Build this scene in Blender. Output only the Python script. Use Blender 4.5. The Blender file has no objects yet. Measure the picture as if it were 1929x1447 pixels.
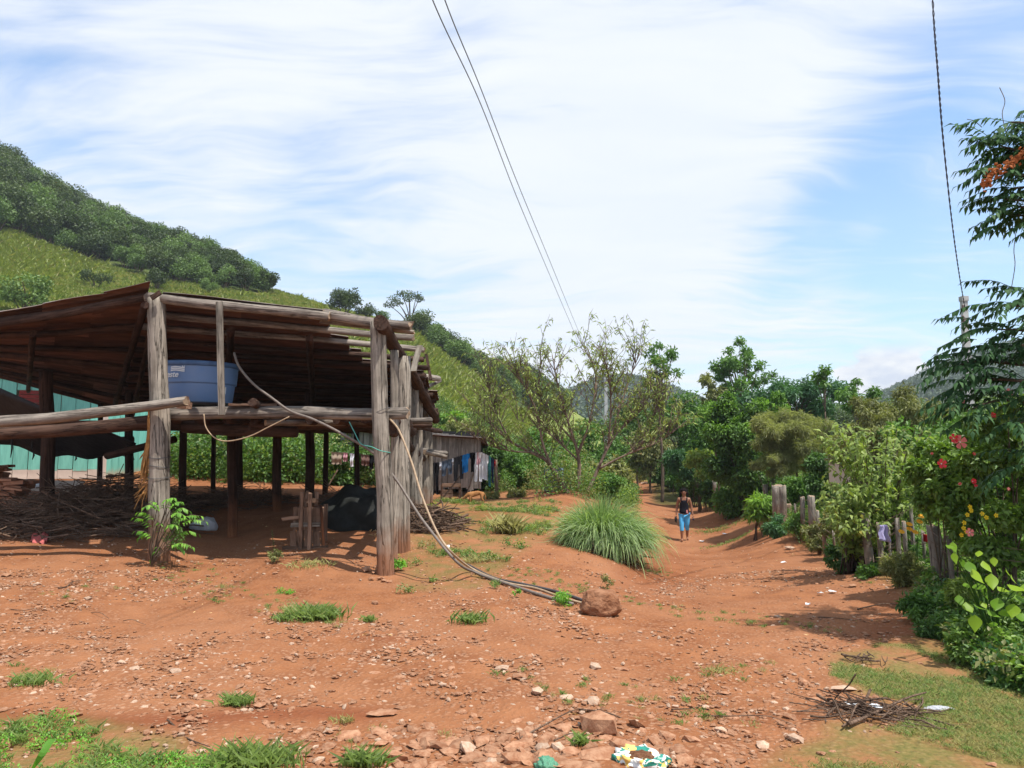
import bpy, math, random
import numpy as np
from mathutils import Vector, Matrix, noise as mn

SC = bpy.context.scene
COL = SC.collection
R = random.Random(11)
N = np.random.default_rng(5)

# ------------------------------------------------------------------ camera
EYE = 1.6
FOC, CX, CY, HY = 1403.0, 964.5, 723.5, 850.0
TILT = math.atan((HY - CY) / FOC)
cd = bpy.data.cameras.new("camera")
cd.sensor_width = 36.0
cd.lens = 36.0 * FOC / 1929.0
cd.clip_start = 0.05
cd.clip_end = 3000
cam = bpy.data.objects.new("camera", cd)
cam.location = (0, 0, EYE)
cam.rotation_euler = (math.pi / 2 + TILT, 0, 0)
COL.objects.link(cam)
SC.camera = cam

# ------------------------------------------------------------------ light
SUN_EL = math.radians(66)
SUN_AZ = math.radians(128)            # clockwise from +Y : to the right and behind the camera
sun_dir = Vector((math.sin(SUN_AZ) * math.cos(SUN_EL), math.cos(SUN_AZ) * math.cos(SUN_EL), math.sin(SUN_EL)))
sl = bpy.data.lights.new("sun", 'SUN')
sl.energy = 5.0
sl.angle = math.radians(0.55)
sl.color = (1.0, 0.95, 0.87)
so = bpy.data.objects.new("sun", sl)
so.rotation_euler = sun_dir.to_track_quat('Z', 'Y').to_euler()
so.location = (0, 0, 60)
COL.objects.link(so)

SC.view_settings.view_transform = 'Standard'
SC.view_settings.look = 'None'
SC.view_settings.gamma = 1.0
SC.view_settings.use_curve_mapping = False
SC.view_settings.exposure = 0.34
SC.cycles.max_bounces = 8
SC.cycles.diffuse_bounces = 3
SC.cycles.transmission_bounces = 4
SC.cycles.transparent_max_bounces = 6


def P(px, py, D):
    """world point seen at photo pixel (px,py) at distance D along +Y"""
    a, b = (px - CX) / FOC, (CY - py) / FOC
    c, s = math.cos(TILT), math.sin(TILT)
    d = Vector((a, c - b * s, s + b * c))
    return Vector((0, 0, EYE)) + d * (D / d.y)


def pix(v):
    c, s = math.cos(TILT), math.sin(TILT)
    x, y, z = v[0], v[1], v[2] - EYE
    f = y * c + z * s
    u = -y * s + z * c
    return CX + FOC * x / f, CY - FOC * u / f


# ------------------------------------------------------------------ world sky with clouds
W = bpy.data.worlds.new("World")
SC.world = W
W.use_nodes = True
nt = W.node_tree
nt.nodes.clear()


class NT:
    """tiny node helper"""
    def __init__(s, tree):
        s.t = tree

    def n(s, kind, **kw):
        nd = s.t.nodes.new(kind)
        for k, v in kw.items():
            setattr(nd, k, v)
        return nd

    def link(s, a, b):
        s.t.links.new(a, b)

    def _in(s, sock, v):
        if hasattr(v, 'is_output'):
            s.t.links.new(v, sock)
        elif v is not None:
            sock.default_value = v

    def math(s, op, a, b=None, c=None, clamp=False):
        nd = s.n('ShaderNodeMath', operation=op, use_clamp=clamp)
        s._in(nd.inputs[0], a)
        if b is not None: s._in(nd.inputs[1], b)
        if c is not None: s._in(nd.inputs[2], c)
        return nd.outputs[0]

    def vmath(s, op, a, b=None, out=0):
        nd = s.n('ShaderNodeVectorMath', operation=op)
        s._in(nd.inputs[0], a)
        if b is not None: s._in(nd.inputs[1], b)
        return nd.outputs[out]

    def noise(s, vec, scale, detail=4, rough=0.5, dist=0.0, out=0):
        nd = s.n('ShaderNodeTexNoise')
        if vec is not None: s._in(nd.inputs['Vector'], vec)
        nd.inputs['Scale'].default_value = scale
        nd.inputs['Detail'].default_value = detail
        nd.inputs['Roughness'].default_value = rough
        nd.inputs['Distortion'].default_value = dist
        return nd.outputs[out]

    def ramp(s, fac, stops):
        nd = s.n('ShaderNodeValToRGB')
        s._in(nd.inputs[0], fac)
        el = nd.color_ramp.elements
        while len(el) < len(stops): el.new(0.5)
        for e, (p, c) in zip(el, stops):
            e.position = p
            if not isinstance(c, (tuple, list)): c = (c, c, c)
            e.color = (c[0], c[1], c[2], 1)
        return nd.outputs[0]

    def mix(s, fac, a, b, mode='MIX'):
        nd = s.n('ShaderNodeMix', data_type='RGBA', blend_type=mode)
        s._in(nd.inputs[0], fac)
        for sock, v in ((nd.inputs[6], a), (nd.inputs[7], b)):
            if isinstance(v, (tuple, list)): v = (v[0], v[1], v[2], 1)
            s._in(sock, v)
        return nd.outputs[2]

    def maprange(s, v, a, b, c=0.0, d=1.0, smooth=False):
        nd = s.n('ShaderNodeMapRange')
        if smooth: nd.interpolation_type = 'SMOOTHSTEP'
        s._in(nd.inputs[0], v)
        for i, q in enumerate((a, b, c, d)): nd.inputs[i + 1].default_value = q
        return nd.outputs[0]

    def mapping(s, vec, scale=(1, 1, 1), rot=(0, 0, 0), loc=(0, 0, 0)):
        nd = s.n('ShaderNodeMapping')
        s._in(nd.inputs[0], vec)
        nd.inputs['Scale'].default_value = scale
        nd.inputs['Rotation'].default_value = rot
        nd.inputs['Location'].default_value = loc
        return nd.outputs[0]


h = NT(nt)
sky = h.n('ShaderNodeTexSky')
sky.sky_type = 'NISHITA'
sky.sun_disc = False
sky.sun_elevation = SUN_EL
sky.sun_rotation = SUN_AZ
sky.air_density = 1.0
sky.dust_density = 0.6
sky.ozone_density = 1.6
tc = h.n('ShaderNodeTexCoord').outputs['Generated']
dirn = h.vmath('NORMALIZE', tc)
sep = h.n('ShaderNodeSeparateXYZ')
h.link(dirn, sep.inputs[0])
zup = h.math('MAXIMUM', sep.outputs[2], 0.0)
den = h.math('ADD', zup, 0.16)
cxyz = h.n('ShaderNodeCombineXYZ')
h.link(h.math('DIVIDE', sep.outputs[0], den), cxyz.inputs[0])
h.link(h.math('DIVIDE', sep.outputs[1], den), cxyz.inputs[1])
plane = cxyz.outputs[0]
# fibrous high cloud: stretched, warped noise on the cloud layer
warp = h.noise(plane, 0.9, 3, 0.5, 0, out=1)
wv = h.vmath('ADD', plane, h.vmath('SCALE', h.vmath('SUBTRACT', warp, (0.5, 0.5, 0.5))))
wv.node.inputs[1].links[0].from_node.inputs['Scale'].default_value = 0.9
fib = h.noise(h.mapping(wv, (0.75, 2.6, 1), (0, 0, math.radians(-28))), 1.5, 8, 0.55)
big = h.noise(h.mapping(wv, (0.6, 1.0, 1), (0, 0, math.radians(-20)), (3.1, 1.2, 0)), 0.8, 5, 0.55)
fine = h.noise(h.mapping(wv, (1.2, 4.5, 1), (0, 0, math.radians(-40)), (1, 5, 0)), 3.2, 6, 0.55)


def blob(px, py, rad, amt):
    d = (P(px, py, 10) - Vector((0, 0, EYE))).normalized()
    dot = h.vmath('DOT_PRODUCT', dirn, tuple(d), out=1)
    ang = h.math('ARCCOSINE', h.math('MINIMUM', dot, 0.99999))
    return h.math('MULTIPLY', h.maprange(ang, math.radians(rad), 0.0, 0, 1, True), amt)


acc = h.math('ADD', h.math('MULTIPLY', fib, 1.1), h.math('MULTIPLY', big, 0.7))
acc = h.math('ADD', acc, h.math('MULTIPLY', fine, 0.75))
acc = h.math('SUBTRACT', acc, 0.67)
for b in [(1200, 200, 22, 0.40), (1300, 350, 10, 0.15), (1050, 560, 15, 0.20), (420, 110, 18, 0.20),
          (1600, 60, 9, 0.22), (1000, -500, 40, 0.1), (-100, 300, 14, 0.15), (60, 110, 7, -0.16), (600, 420, 11, -0.20),
          (1780, 380, 15, -0.52), (1610, 410, 6, -0.22), (1480, 480, 5, -0.20), (1700, 200, 9, -0.16), (1860, 580, 10, -0.12), (1780, 480, 5.5, 0.30), (1560, 530, 5, 0.16), (1640, 430, 2.2, 0.32), (1790, 315, 4, 0.26),
          (-1200, 300, 60, -0.1), (3000, 300, 50, -0.15)]:
    acc = h.math('ADD', acc, blob(*b))
cl = h.maprange(acc, 0.08, 0.92, 0.0, 1.0, True)
# low cumulus bank near the horizon
cn = h.noise(h.mapping(dirn, (1, 1, 1.6)), 14, 6, 0.55)
cu = h.math('MULTIPLY', h.maprange(h.math('ADD', cn, h.math('ADD', blob(1680, 712, 4.2, 0.34), blob(1900, 740, 8, 0.12))), 0.60, 0.68, 0, 1, True),
            h.maprange(sep.outputs[2], 0.135, 0.11, 0, 1, True))
skyc = h.mix(1.0, sky.outputs[0], (2.0, 2.4, 2.6), 'MULTIPLY')
skyc = h.mix(h.maprange(zup, 0.32, 0.0, 0.0, 0.55, True), skyc, (7.4, 9.0, 10.6))
c1 = h.mix(h.math('MULTIPLY', cl, 0.93), skyc, h.mix(h.maprange(fib, 0.3, 0.7), (9.6, 10.1, 11.0), (10.8, 11.0, 11.3)))
cum = h.mix(h.maprange(h.noise(h.mapping(dirn, (1, 1, 2)), 26, 4), 0.35, 0.6), (7.6, 8.3, 9.6), (10.4, 10.6, 10.8))
c2 = h.mix(cu, c1, cum)
bg = h.n('ShaderNodeBackground')
h.link(c2, bg.inputs[0])
bg.inputs[1].default_value = 0.077
wo = h.n('ShaderNodeOutputWorld')
h.link(bg.outputs[0], wo.inputs[0])
W.cycles.sampling_method = 'MANUAL'
W.cycles.sample_map_resolution = 512

# ------------------------------------------------------------------ materials
MATS = {}


def new_mat(name):
    m = bpy.data.materials.new(name)
    m.use_nodes = True
    m.node_tree.nodes.clear()
    t = NT(m.node_tree)
    out = t.n('ShaderNodeOutputMaterial')
    return m, t, out


def principled(t, col, rough=0.9, spec=0.2, normal=None):
    b = t.n('ShaderNodeBsdfPrincipled')
    if isinstance(col, (tuple, list)): col = (col[0], col[1], col[2], 1)
    t._in(b.inputs['Base Color'], col)
    t._in(b.inputs['Roughness'], rough)
    b.inputs['Specular IOR Level'].default_value = spec
    if normal is not None: t.link(normal, b.inputs['Normal'])
    return b


def bump(t, hgt, strength=0.5, dist=0.01):
    b = t.n('ShaderNodeBump')
    b.inputs['Strength'].default_value = strength
    b.inputs['Distance'].default_value = dist
    t.link(hgt, b.inputs['Height'])
    return b.outputs[0]


def leaf_mat(name, dark, light, dry=None, trans=0.35, gloss=0.35, rough=0.5, ow=0.14, boost=1.35):
    dark = tuple(c * boost for c in dark); light = tuple(c * boost * .93 for c in light)
    m, t, out = new_mat(name)
    at = t.n('ShaderNodeAttribute', attribute_name='rnd').outputs['Fac']
    oi = t.n('ShaderNodeObjectInfo').outputs['Random']
    v = t.math('ADD', t.math('MULTIPLY', at, 1 - ow), t.math('MULTIPLY', oi, ow))
    stops = [(0.0, dark), (0.8, light)]
    if dry: stops = [(0.0, dark), (0.72, light), (0.9, light), (0.97, dry)]
    c = t.ramp(v, stops)
    g = principled(t, c, rough, gloss)
    tr = t.n('ShaderNodeBsdfTranslucent')
    t.link(t.mix(1.0, c, (1.25, 1.35, 0.6), 'MULTIPLY'), tr.inputs[0])
    ms = t.n('ShaderNodeMixShader')
    ms.inputs[0].default_value = trans
    t.link(g.outputs[0], ms.inputs[1])
    t.link(tr.outputs[0], ms.inputs[2])
    t.link(ms.outputs[0], out.inputs[0])
    MATS[name] = m
    return m


def plain(name, col, rough=0.8, spec=0.2, var=0.0, scale=8.0, col2=None, bmp=0.0, bdist=0.005, metal=0.0, rnd=False, trans=0.0):
    m, t, out = new_mat(name)
    tcn = t.n('ShaderNodeTexCoord').outputs['Object']
    nz = t.noise(tcn, scale, 6, 0.6)
    c2 = col2 or tuple(c * (1 - var) for c in col)
    c = t.mix(t.maprange(nz, 0.35, 0.65), col, c2)
    if rnd:
        at = t.n('ShaderNodeAttribute', attribute_name='rnd').outputs['Fac']
        oi = t.n('ShaderNodeObjectInfo').outputs['Random']
        v = t.math('FRACT', t.math('ADD', at, oi))
        c = t.mix(1.0, c, t.ramp(v, [(0, 0.78), (1, 1.15)]), 'MULTIPLY')
    nrm = bump(t, t.noise(tcn, scale * 3, 5, 0.6), bmp, bdist) if bmp else None
    b = principled(t, c, rough, spec, nrm)
    b.inputs['Metallic'].default_value = metal
    if trans:
        tr = t.n('ShaderNodeBsdfTranslucent')
        t.link(c, tr.inputs[0])
        ms = t.n('ShaderNodeMixShader')
        ms.inputs[0].default_value = trans
        t.link(b.outputs[0], ms.inputs[1]); t.link(tr.outputs[0], ms.inputs[2])
        t.link(ms.outputs[0], out.inputs[0])
    else:
        t.link(b.outputs[0], out.inputs[0])
    MATS[name] = m
    return m


def wood_mat(name, light, dark, axis=2, scale=1.0, crack=0.6, soil=None):
    """weathered timber, grain along the local axis; cracks and knots; soil = (height, colour) splash"""
    m, t, out = new_mat(name)
    tcn = t.n('ShaderNodeTexCoord').outputs['Object']
    oi = t.n('ShaderNodeObjectInfo').outputs['Random']
    cmb = t.n('ShaderNodeCombineXYZ')
    for i in range(3): t.link(t.math('MULTIPLY', oi, 37.0), cmb.inputs[i])
    vec = t.vmath('ADD', tcn, cmb.outputs[0])
    s = [26 * scale] * 3; s[axis] = 1.3 * scale
    g = t.noise(t.mapping(vec, tuple(s)), 1.0, 8, 0.68, 0.25)
    s2 = [11 * scale] * 3; s2[axis] = 0.5 * scale
    ck = t.noise(t.mapping(vec, tuple(s2)), 1.0, 5, 0.6, 0.6)
    crk = t.maprange(t.math('ABSOLUTE', t.math('SUBTRACT', ck, 0.5)), 0.0, 0.022, 0.0, 1.0)
    blot = t.noise(vec, 2.6, 5, 0.62)
    c = t.ramp(g, [(0.3, dark), (0.62, light)])
    c = t.mix(t.maprange(blot, 0.42, 0.68, 0, 0.6), c, tuple(x * 0.55 for x in dark))
    c = t.mix(t.math('MULTIPLY', t.math('SUBTRACT', 1.0, crk), crack), c, tuple(x * 0.16 for x in dark))
    c = t.mix(1.0, c, t.ramp(oi, [(0, 0.75), (1, 1.15)]), 'MULTIPLY')
    if soil:
        geo = t.n('ShaderNodeNewGeometry').outputs['Position']
        sp = t.n('ShaderNodeSeparateXYZ'); t.link(geo, sp.inputs[0])
        f = t.maprange(t.math('ADD', sp.outputs[2], t.math('MULTIPLY', blot, -0.9)), soil[0] - 0.45, soil[0] - 0.95)
        c = t.mix(t.math('MULTIPLY', f, 0.8), c, soil[1])
    hgt = t.math('ADD', g, t.math('MULTIPLY', crk, 1.6))
    b = principled(t, c, 0.92, 0.12, bump(t, hgt, 0.75, 0.012))
    t.link(b.outputs[0], out.inputs[0])
    MATS[name] = m
    return m


SOIL = (0.25, 0.10, 0.045)
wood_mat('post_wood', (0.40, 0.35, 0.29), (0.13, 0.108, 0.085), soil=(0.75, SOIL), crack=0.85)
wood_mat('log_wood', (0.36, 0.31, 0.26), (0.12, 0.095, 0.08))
wood_mat('inner_wood_shaded', (0.085, 0.046, 0.032), (0.032, 0.020, 0.016), soil=(0.8, SOIL))  # timber darkened: the shade inside the shed is put into its colour
wood_mat('rafter_wood', (0.105, 0.062, 0.045), (0.045, 0.027, 0.02))  # also darkened, shade under the roof painted into the wood
wood_mat('plank_wood', (0.34, 0.30, 0.25), (0.17, 0.14, 0.11), scale=1.4, crack=0.4)
wood_mat('crate_wood', (0.30, 0.19, 0.13), (0.15, 0.09, 0.06), scale=1.4, crack=0.4)
wood_mat('shack_wood', (0.42, 0.39, 0.35), (0.22, 0.20, 0.175), scale=0.7, crack=0.3)
wood_mat('bark', (0.20, 0.15, 0.11), (0.08, 0.055, 0.04), scale=1.6, crack=0.3)
wood_mat('red_bark', (0.34, 0.25, 0.19), (0.14, 0.095, 0.07), scale=1.6, crack=0.3)
wood_mat('stick', (0.24, 0.16, 0.11), (0.09, 0.055, 0.04), scale=2.5, crack=0.2)
wood_mat('fence_wood', (0.36, 0.32, 0.27), (0.15, 0.125, 0.10), scale=1.5, soil=(0.35, SOIL))

leaf_mat('leaf_peach', (0.11, 0.145, 0.034), (0.29, 0.35, 0.10), (0.36, 0.21, 0.06), trans=0.3)
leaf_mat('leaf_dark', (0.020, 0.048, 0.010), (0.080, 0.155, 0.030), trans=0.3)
leaf_mat('leaf_new', (0.030, 0.080, 0.012), (0.20, 0.35, 0.045), trans=0.35)
leaf_mat('leaf_mid', (0.035, 0.085, 0.017), (0.115, 0.215, 0.045), trans=0.35)
leaf_mat('leaf_olive', (0.075, 0.085, 0.027), (0.20, 0.21, 0.075), (0.32, 0.22, 0.07), trans=0.3)
leaf_mat('leaf_feather', (0.12, 0.135, 0.05), (0.29, 0.30, 0.14), trans=0.4)
leaf_mat('leaf_blue', (0.030, 0.070, 0.018), (0.095, 0.18, 0.048), trans=0.3, gloss=0.3)
leaf_mat('leaf_umbrella', (0.025, 0.075, 0.030), (0.070, 0.160, 0.060), trans=0.3)
leaf_mat('leaf_shrub', (0.065, 0.110, 0.018), (0.23, 0.30, 0.070), (0.38, 0.33, 0.06), trans=0.4)
leaf_mat('leaf_hibiscus', (0.038, 0.082, 0.014), (0.16, 0.26, 0.042), (0.25, 0.25, 0.04), trans=0.3, gloss=0.5)
leaf_mat('leaf_compound', (0.012, 0.040, 0.014), (0.050, 0.110, 0.036), trans=0.18, gloss=0.15, rough=0.6, boost=1.25)
leaf_mat('leaf_heart', (0.12, 0.27, 0.012), (0.33, 0.50, 0.025), trans=0.45, boost=0.85)
leaf_mat('leaf_sapling', (0.07, 0.19, 0.022), (0.20, 0.40, 0.06), trans=0.45)
leaf_mat('grass_green', (0.055, 0.095, 0.018), (0.16, 0.23, 0.050), (0.36, 0.31, 0.13), trans=0.4)
leaf_mat('grass_dry', (0.15, 0.135, 0.045), (0.30, 0.285, 0.10), (0.45, 0.36, 0.17), trans=0.4)
leaf_mat('lemongrass', (0.095, 0.165, 0.055), (0.34, 0.45, 0.20), (0.45, 0.40, 0.22), trans=0.4, boost=1.15)
leaf_mat('lemongrass_old', (0.10, 0.085, 0.06), (0.26, 0.22, 0.14), trans=0.2)
leaf_mat('hill_leaf', (0.018, 0.038, 0.012), (0.085, 0.125, 0.034), (0.14, 0.125, 0.06), trans=0.25, ow=0.55, boost=1.0)
leaf_mat('hill_leaf_light', (0.045, 0.085, 0.020), (0.13, 0.20, 0.055), trans=0.25, ow=0.5)
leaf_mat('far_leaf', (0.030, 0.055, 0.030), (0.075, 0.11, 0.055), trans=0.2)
leaf_mat('corn', (0.13, 0.165, 0.035), (0.24, 0.27, 0.08), (0.34, 0.30, 0.12), trans=0.4, boost=1.4)
leaf_mat('dry_leaves', (0.25, 0.13, 0.06), (0.50, 0.33, 0.16), trans=0.2)

plain('rock', (0.40, 0.225, 0.135), 0.92, 0.15, col2=(0.26, 0.115, 0.06), scale=5, bmp=0.6, bdist=0.01, rnd=True)
plain('rock_pale', (0.50, 0.37, 0.27), 0.9, 0.2, col2=(0.38, 0.23, 0.15), scale=9, bmp=0.5, bdist=0.006, rnd=True)
plain('boulder', (0.34, 0.17, 0.095), 0.95, 0.1, col2=(0.20, 0.085, 0.042), scale=3.5, bmp=1.0, bdist=0.03)
plain('brick', (0.42, 0.20, 0.12), 0.92, 0.1, col2=(0.27, 0.13, 0.08), scale=12, bmp=0.3, rnd=True)
plain('black_plastic', (0.016, 0.016, 0.018), 0.55, 0.3, var=0.4, scale=3, bmp=0.5, bdist=0.03)
plain('tarp', (0.022, 0.024, 0.022), 0.7, 0.2, var=0.5, scale=4, bmp=0.5, bdist=0.03)
plain('tank_blue', (0.13, 0.24, 0.46), 0.5, 0.35, col2=(0.17, 0.26, 0.44), scale=3)
plain('tank_rim', (0.09, 0.17, 0.33), 0.6, 0.3, var=0.3)
plain('tank_dust', (0.20, 0.22, 0.26), 0.7, 0.2, var=0.2)
plain('white_paint', (0.75, 0.78, 0.80), 0.6, 0.3)
plain('hose_tan', (0.42, 0.30, 0.19), 0.6, 0.3, var=0.3, scale=20)
plain('hose_grey', (0.20, 0.165, 0.14), 0.6, 0.3, var=0.3, scale=20)
plain('hose_black', (0.05, 0.045, 0.045), 0.5, 0.4)
plain('teal_rope', (0.10, 0.33, 0.27), 0.8, 0.1)
plain('wire', (0.06, 0.06, 0.065), 0.6, 0.3)
plain('wire_purple', (0.035, 0.022, 0.05), 0.6, 0.3)
plain('rusty_wire', (0.16, 0.11, 0.08), 0.7, 0.2, metal=0.3)
plain('concrete', (0.46, 0.46, 0.45), 0.9, 0.2, var=0.25, scale=6, bmp=0.3)
plain('insulator', (0.10, 0.05, 0.035), 0.3, 0.5)
plain('barrel_blue', (0.14, 0.21, 0.28), 0.6, 0.3, col2=(0.045, 0.05, 0.06), scale=6)
plain('maroon', (0.20, 0.035, 0.03), 0.8, 0.2, var=0.3)
plain('beige_wall', (0.60, 0.50, 0.42), 0.9, 0.1, var=0.2, scale=3)
plain('stilt_concrete', (0.42, 0.30, 0.22), 0.9, 0.1, var=0.25, scale=6)
plain('white_sack', (0.55, 0.56, 0.60), 0.5, 0.4, var=0.2, scale=10, bmp=0.4, bdist=0.02, trans=0.15)
plain('skin_brown', (0.26, 0.115, 0.065), 0.55, 0.4)
plain('hair_black', (0.010, 0.008, 0.008), 0.85, 0.1)
plain('shirt_black', (0.012, 0.012, 0.018), 0.85, 0.1)
plain('leggings_blue', (0.10, 0.46, 0.85), 0.8, 0.15)
plain('print_pink', (0.65, 0.25, 0.25), 0.8, 0.1)
plain('print_white', (0.65, 0.62, 0.60), 0.8, 0.1)
plain('dog_tan', (0.40, 0.20, 0.08), 0.9, 0.1, col2=(0.25, 0.11, 0.04), scale=7)
plain('dark_nose', (0.015, 0.012, 0.012), 0.5, 0.3)
plain('petal_red', (0.75, 0.05, 0.07), 0.6, 0.2, trans=0.35)
plain('petal_white', (0.85, 0.60, 0.60), 0.6, 0.2)
plain('petal_pink', (0.78, 0.22, 0.20), 0.6, 0.2, trans=0.35)
plain('petal_yellow', (0.78, 0.55, 0.02), 0.6, 0.2, trans=0.3)
plain('petal_orange', (0.80, 0.40, 0.02), 0.6, 0.2, trans=0.3)
plain('seed_orange', (0.40, 0.14, 0.05), 0.8, 0.1, trans=0.25, rnd=True)
plain('cut_wood', (0.36, 0.26, 0.18), 0.9, 0.1, var=0.35, scale=20)
plain('fibre', (0.42, 0.22, 0.08), 0.9, 0.1, var=0.5, scale=14)
for nm, c in dict(black=(0.012, 0.012, 0.014), navy=(0.025, 0.04, 0.09), blue=(0.03, 0.24, 0.62), white=(0.78, 0.78, 0.82),
                  pink=(0.62, 0.34, 0.38), denim=(0.09, 0.115, 0.16), teal=(0.08, 0.30, 0.30), brown=(0.20, 0.12, 0.10),
                  red=(0.45, 0.03, 0.04), beige=(0.42, 0.33, 0.25), lilac=(0.55, 0.50, 0.78), darkgrey=(0.05, 0.05, 0.055)).items():
    plain('cloth_' + nm, c, 0.9, 0.1, var=0.15, scale=6, trans=0.2)


def roof_mat():
    m, t, out = new_mat('roof_sheet')
    tcn = t.n('ShaderNodeTexCoord').outputs['Object']
    oi = t.n('ShaderNodeObjectInfo').outputs['Random']
    n1 = t.noise(t.mapping(tcn, (0.6, 5, 5)), 1.5, 6, 0.6)
    n2 = t.noise(tcn, 1.6, 5, 0.6)
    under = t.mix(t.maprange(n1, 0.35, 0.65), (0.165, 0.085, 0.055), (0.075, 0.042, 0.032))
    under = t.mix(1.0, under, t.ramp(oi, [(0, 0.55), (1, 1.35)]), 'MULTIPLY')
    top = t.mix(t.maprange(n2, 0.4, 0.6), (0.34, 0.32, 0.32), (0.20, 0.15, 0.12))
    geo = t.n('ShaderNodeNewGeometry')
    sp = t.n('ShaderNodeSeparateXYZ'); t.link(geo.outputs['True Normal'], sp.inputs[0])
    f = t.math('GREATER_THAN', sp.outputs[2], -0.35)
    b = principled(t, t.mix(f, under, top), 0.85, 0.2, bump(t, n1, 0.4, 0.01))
    t.link(b.outputs[0], out.inputs[0])
    MATS['roof_sheet'] = m


roof_mat()


def paint_board_mat():
    m, t, out = new_mat('green_board')
    geo = t.n('ShaderNodeNewGeometry').outputs['Position']
    tcn = t.n('ShaderNodeTexCoord').outputs['Object']
    oi = t.n('ShaderNodeObjectInfo').outputs['Random']
    sp = t.n('ShaderNodeSeparateXYZ'); t.link(geo, sp.inputs[0])
    n1 = t.noise(t.mapping(tcn, (9, 9, 1.1)), 1.5, 6, 0.65)
    c = t.mix(t.maprange(n1, 0.35, 0.7), (0.20, 0.52, 0.42), (0.13, 0.38, 0.31))
    c = t.mix(1.0, c, t.ramp(oi, [(0, 0.82), (1, 1.15)]), 'MULTIPLY')
    f = t.maprange(t.math('ADD', sp.outputs[2], t.math('MULTIPLY', n1, -0.3)), 0.98, 0.82)
    c = t.mix(t.math('MULTIPLY', f, 0.8), c, (0.45, 0.33, 0.24))
    b = principled(t, c, 0.8, 0.2, bump(t, n1, 0.3, 0.006))
    t.link(b.outputs[0], out.inputs[0])
    MATS['green_board'] = m


paint_board_mat()


def bag_mat():
    m, t, out = new_mat('bag_print')
    tcn = t.n('ShaderNodeTexCoord').outputs['Object']
    n1 = t.noise(tcn, 2.2, 2, 0.4, 0.6)
    n2 = t.noise(t.mapping(tcn, (1, 1, 1), (0, 0, 0), (4, 2, 1)), 1.7, 2, 0.4)
    c = t.mix(t.math('GREATER_THAN', n1, 0.53), (0.78, 0.78, 0.74), (0.02, 0.22, 0.16))
    c = t.mix(t.math('GREATER_THAN', n2, 0.57), c, (0.80, 0.52, 0.14))
    b = principled(t, c, 0.35, 0.5)
    t.link(b.outputs[0], out.inputs[0])
    MATS['bag_print'] = m


bag_mat()
plain('bag_green', (0.06, 0.26, 0.14), 0.35, 0.5, col2=(0.16, 0.40, 0.26), scale=9, bmp=0.4, bdist=0.01, trans=0.2)


def ground_mat():
    m, t, out = new_mat('ground_soil')
    pos = t.n('ShaderNodeNewGeometry').outputs['Position']
    z = t.n('ShaderNodeAttribute', attribute_name='zone').outputs['Color']
    sp = t.n('ShaderNodeSeparateColor'); t.link(z, sp.inputs[0])
    z2 = t.n('ShaderNodeAttribute', attribute_name='zone2').outputs['Color']
    sq = t.n('ShaderNodeSeparateColor'); t.link(z2, sq.inputs[0])
    nb = t.noise(pos, 0.55, 5, 0.6)
    nm = t.noise(pos, 3.2, 6, 0.62)
    nf = t.noise(pos, 24, 5, 0.65)
    ng = t.noise(pos, 85, 3, 0.6)
    v = t.n('ShaderNodeTexVoronoi'); v.inputs['Scale'].default_value = 26; t.link(pos, v.inputs['Vector'])
    soil = t.mix(t.maprange(nm, 0.36, 0.64), (0.285, 0.118, 0.052), (0.182, 0.068, 0.030))
    soil = t.mix(t.maprange(nb, 0.40, 0.66, 0, 0.7), soil, (0.31, 0.145, 0.075))
    # stony pale speckle
    peb = t.mix(t.maprange(v.outputs['Color'], 0.0, 1.0), (0.42, 0.235, 0.14), (0.25, 0.115, 0.058))
    pf = t.math('MULTIPLY', t.maprange(v.outputs['Distance'], 0.50, 0.30), t.maprange(nm, 0.42, 0.6, 0.15, 0.85))
    soil = t.mix(t.math('MULTIPLY', pf, sq.outputs[0]), soil, peb)
    soil = t.mix(t.maprange(ng, 0.62, 0.72, 0, 0.5), soil, (0.46, 0.31, 0.21))
    soil = t.mix(sq.outputs[1], soil, (0.17, 0.050, 0.022))          # damp deep red ruts; broader deep red patches
    weeds = t.mix(t.maprange(nf, 0.35, 0.65), (0.19, 0.16, 0.055), (0.085, 0.115, 0.03))
    wf = t.math('MULTIPLY', sp.outputs[0], t.maprange(nm, 0.35, 0.62), clamp=True)
    c = t.mix(t.math('MULTIPLY', wf, 0.85), soil, weeds)
    n3 = t.noise(pos, 0.11, 7, 0.65)
    n4 = t.noise(pos, 0.9, 4, 0.6)
    field = t.mix(t.maprange(n3, 0.38, 0.62), (0.17, 0.225, 0.055), (0.24, 0.255, 0.08))
    field = t.mix(t.maprange(n4, 0.5, 0.75, 0, 0.6), field, (0.075, 0.12, 0.03))
    c = t.mix(sp.outputs[1], c, field)
    dry = t.mix(t.maprange(n4, 0.4, 0.65), (0.25, 0.195, 0.09), (0.17, 0.155, 0.06))
    c = t.mix(sq.outputs[2], c, dry)
    wood = t.mix(t.maprange(n4, 0.4, 0.65), (0.028, 0.05, 0.016), (0.055, 0.085, 0.025))
    c = t.mix(sp.outputs[2], c, wood)
    hg = t.math('ADD', t.math('MULTIPLY', nf, 0.6), t.math('MULTIPLY', ng, 0.25))
    hg = t.math('ADD', hg, t.math('MULTIPLY', t.math('MULTIPLY', t.maprange(v.outputs['Distance'], 0.55, 0.1), sq.outputs[0]), 0.6))
    b = principled(t, c, 0.97, 0.05, bump(t, hg, 0.55, 0.03))
    t.link(b.outputs[0], out.inputs[0])
    MATS['ground_soil'] = m


ground_mat()

# ------------------------------------------------------------------ object helpers
WM = {}


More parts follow.
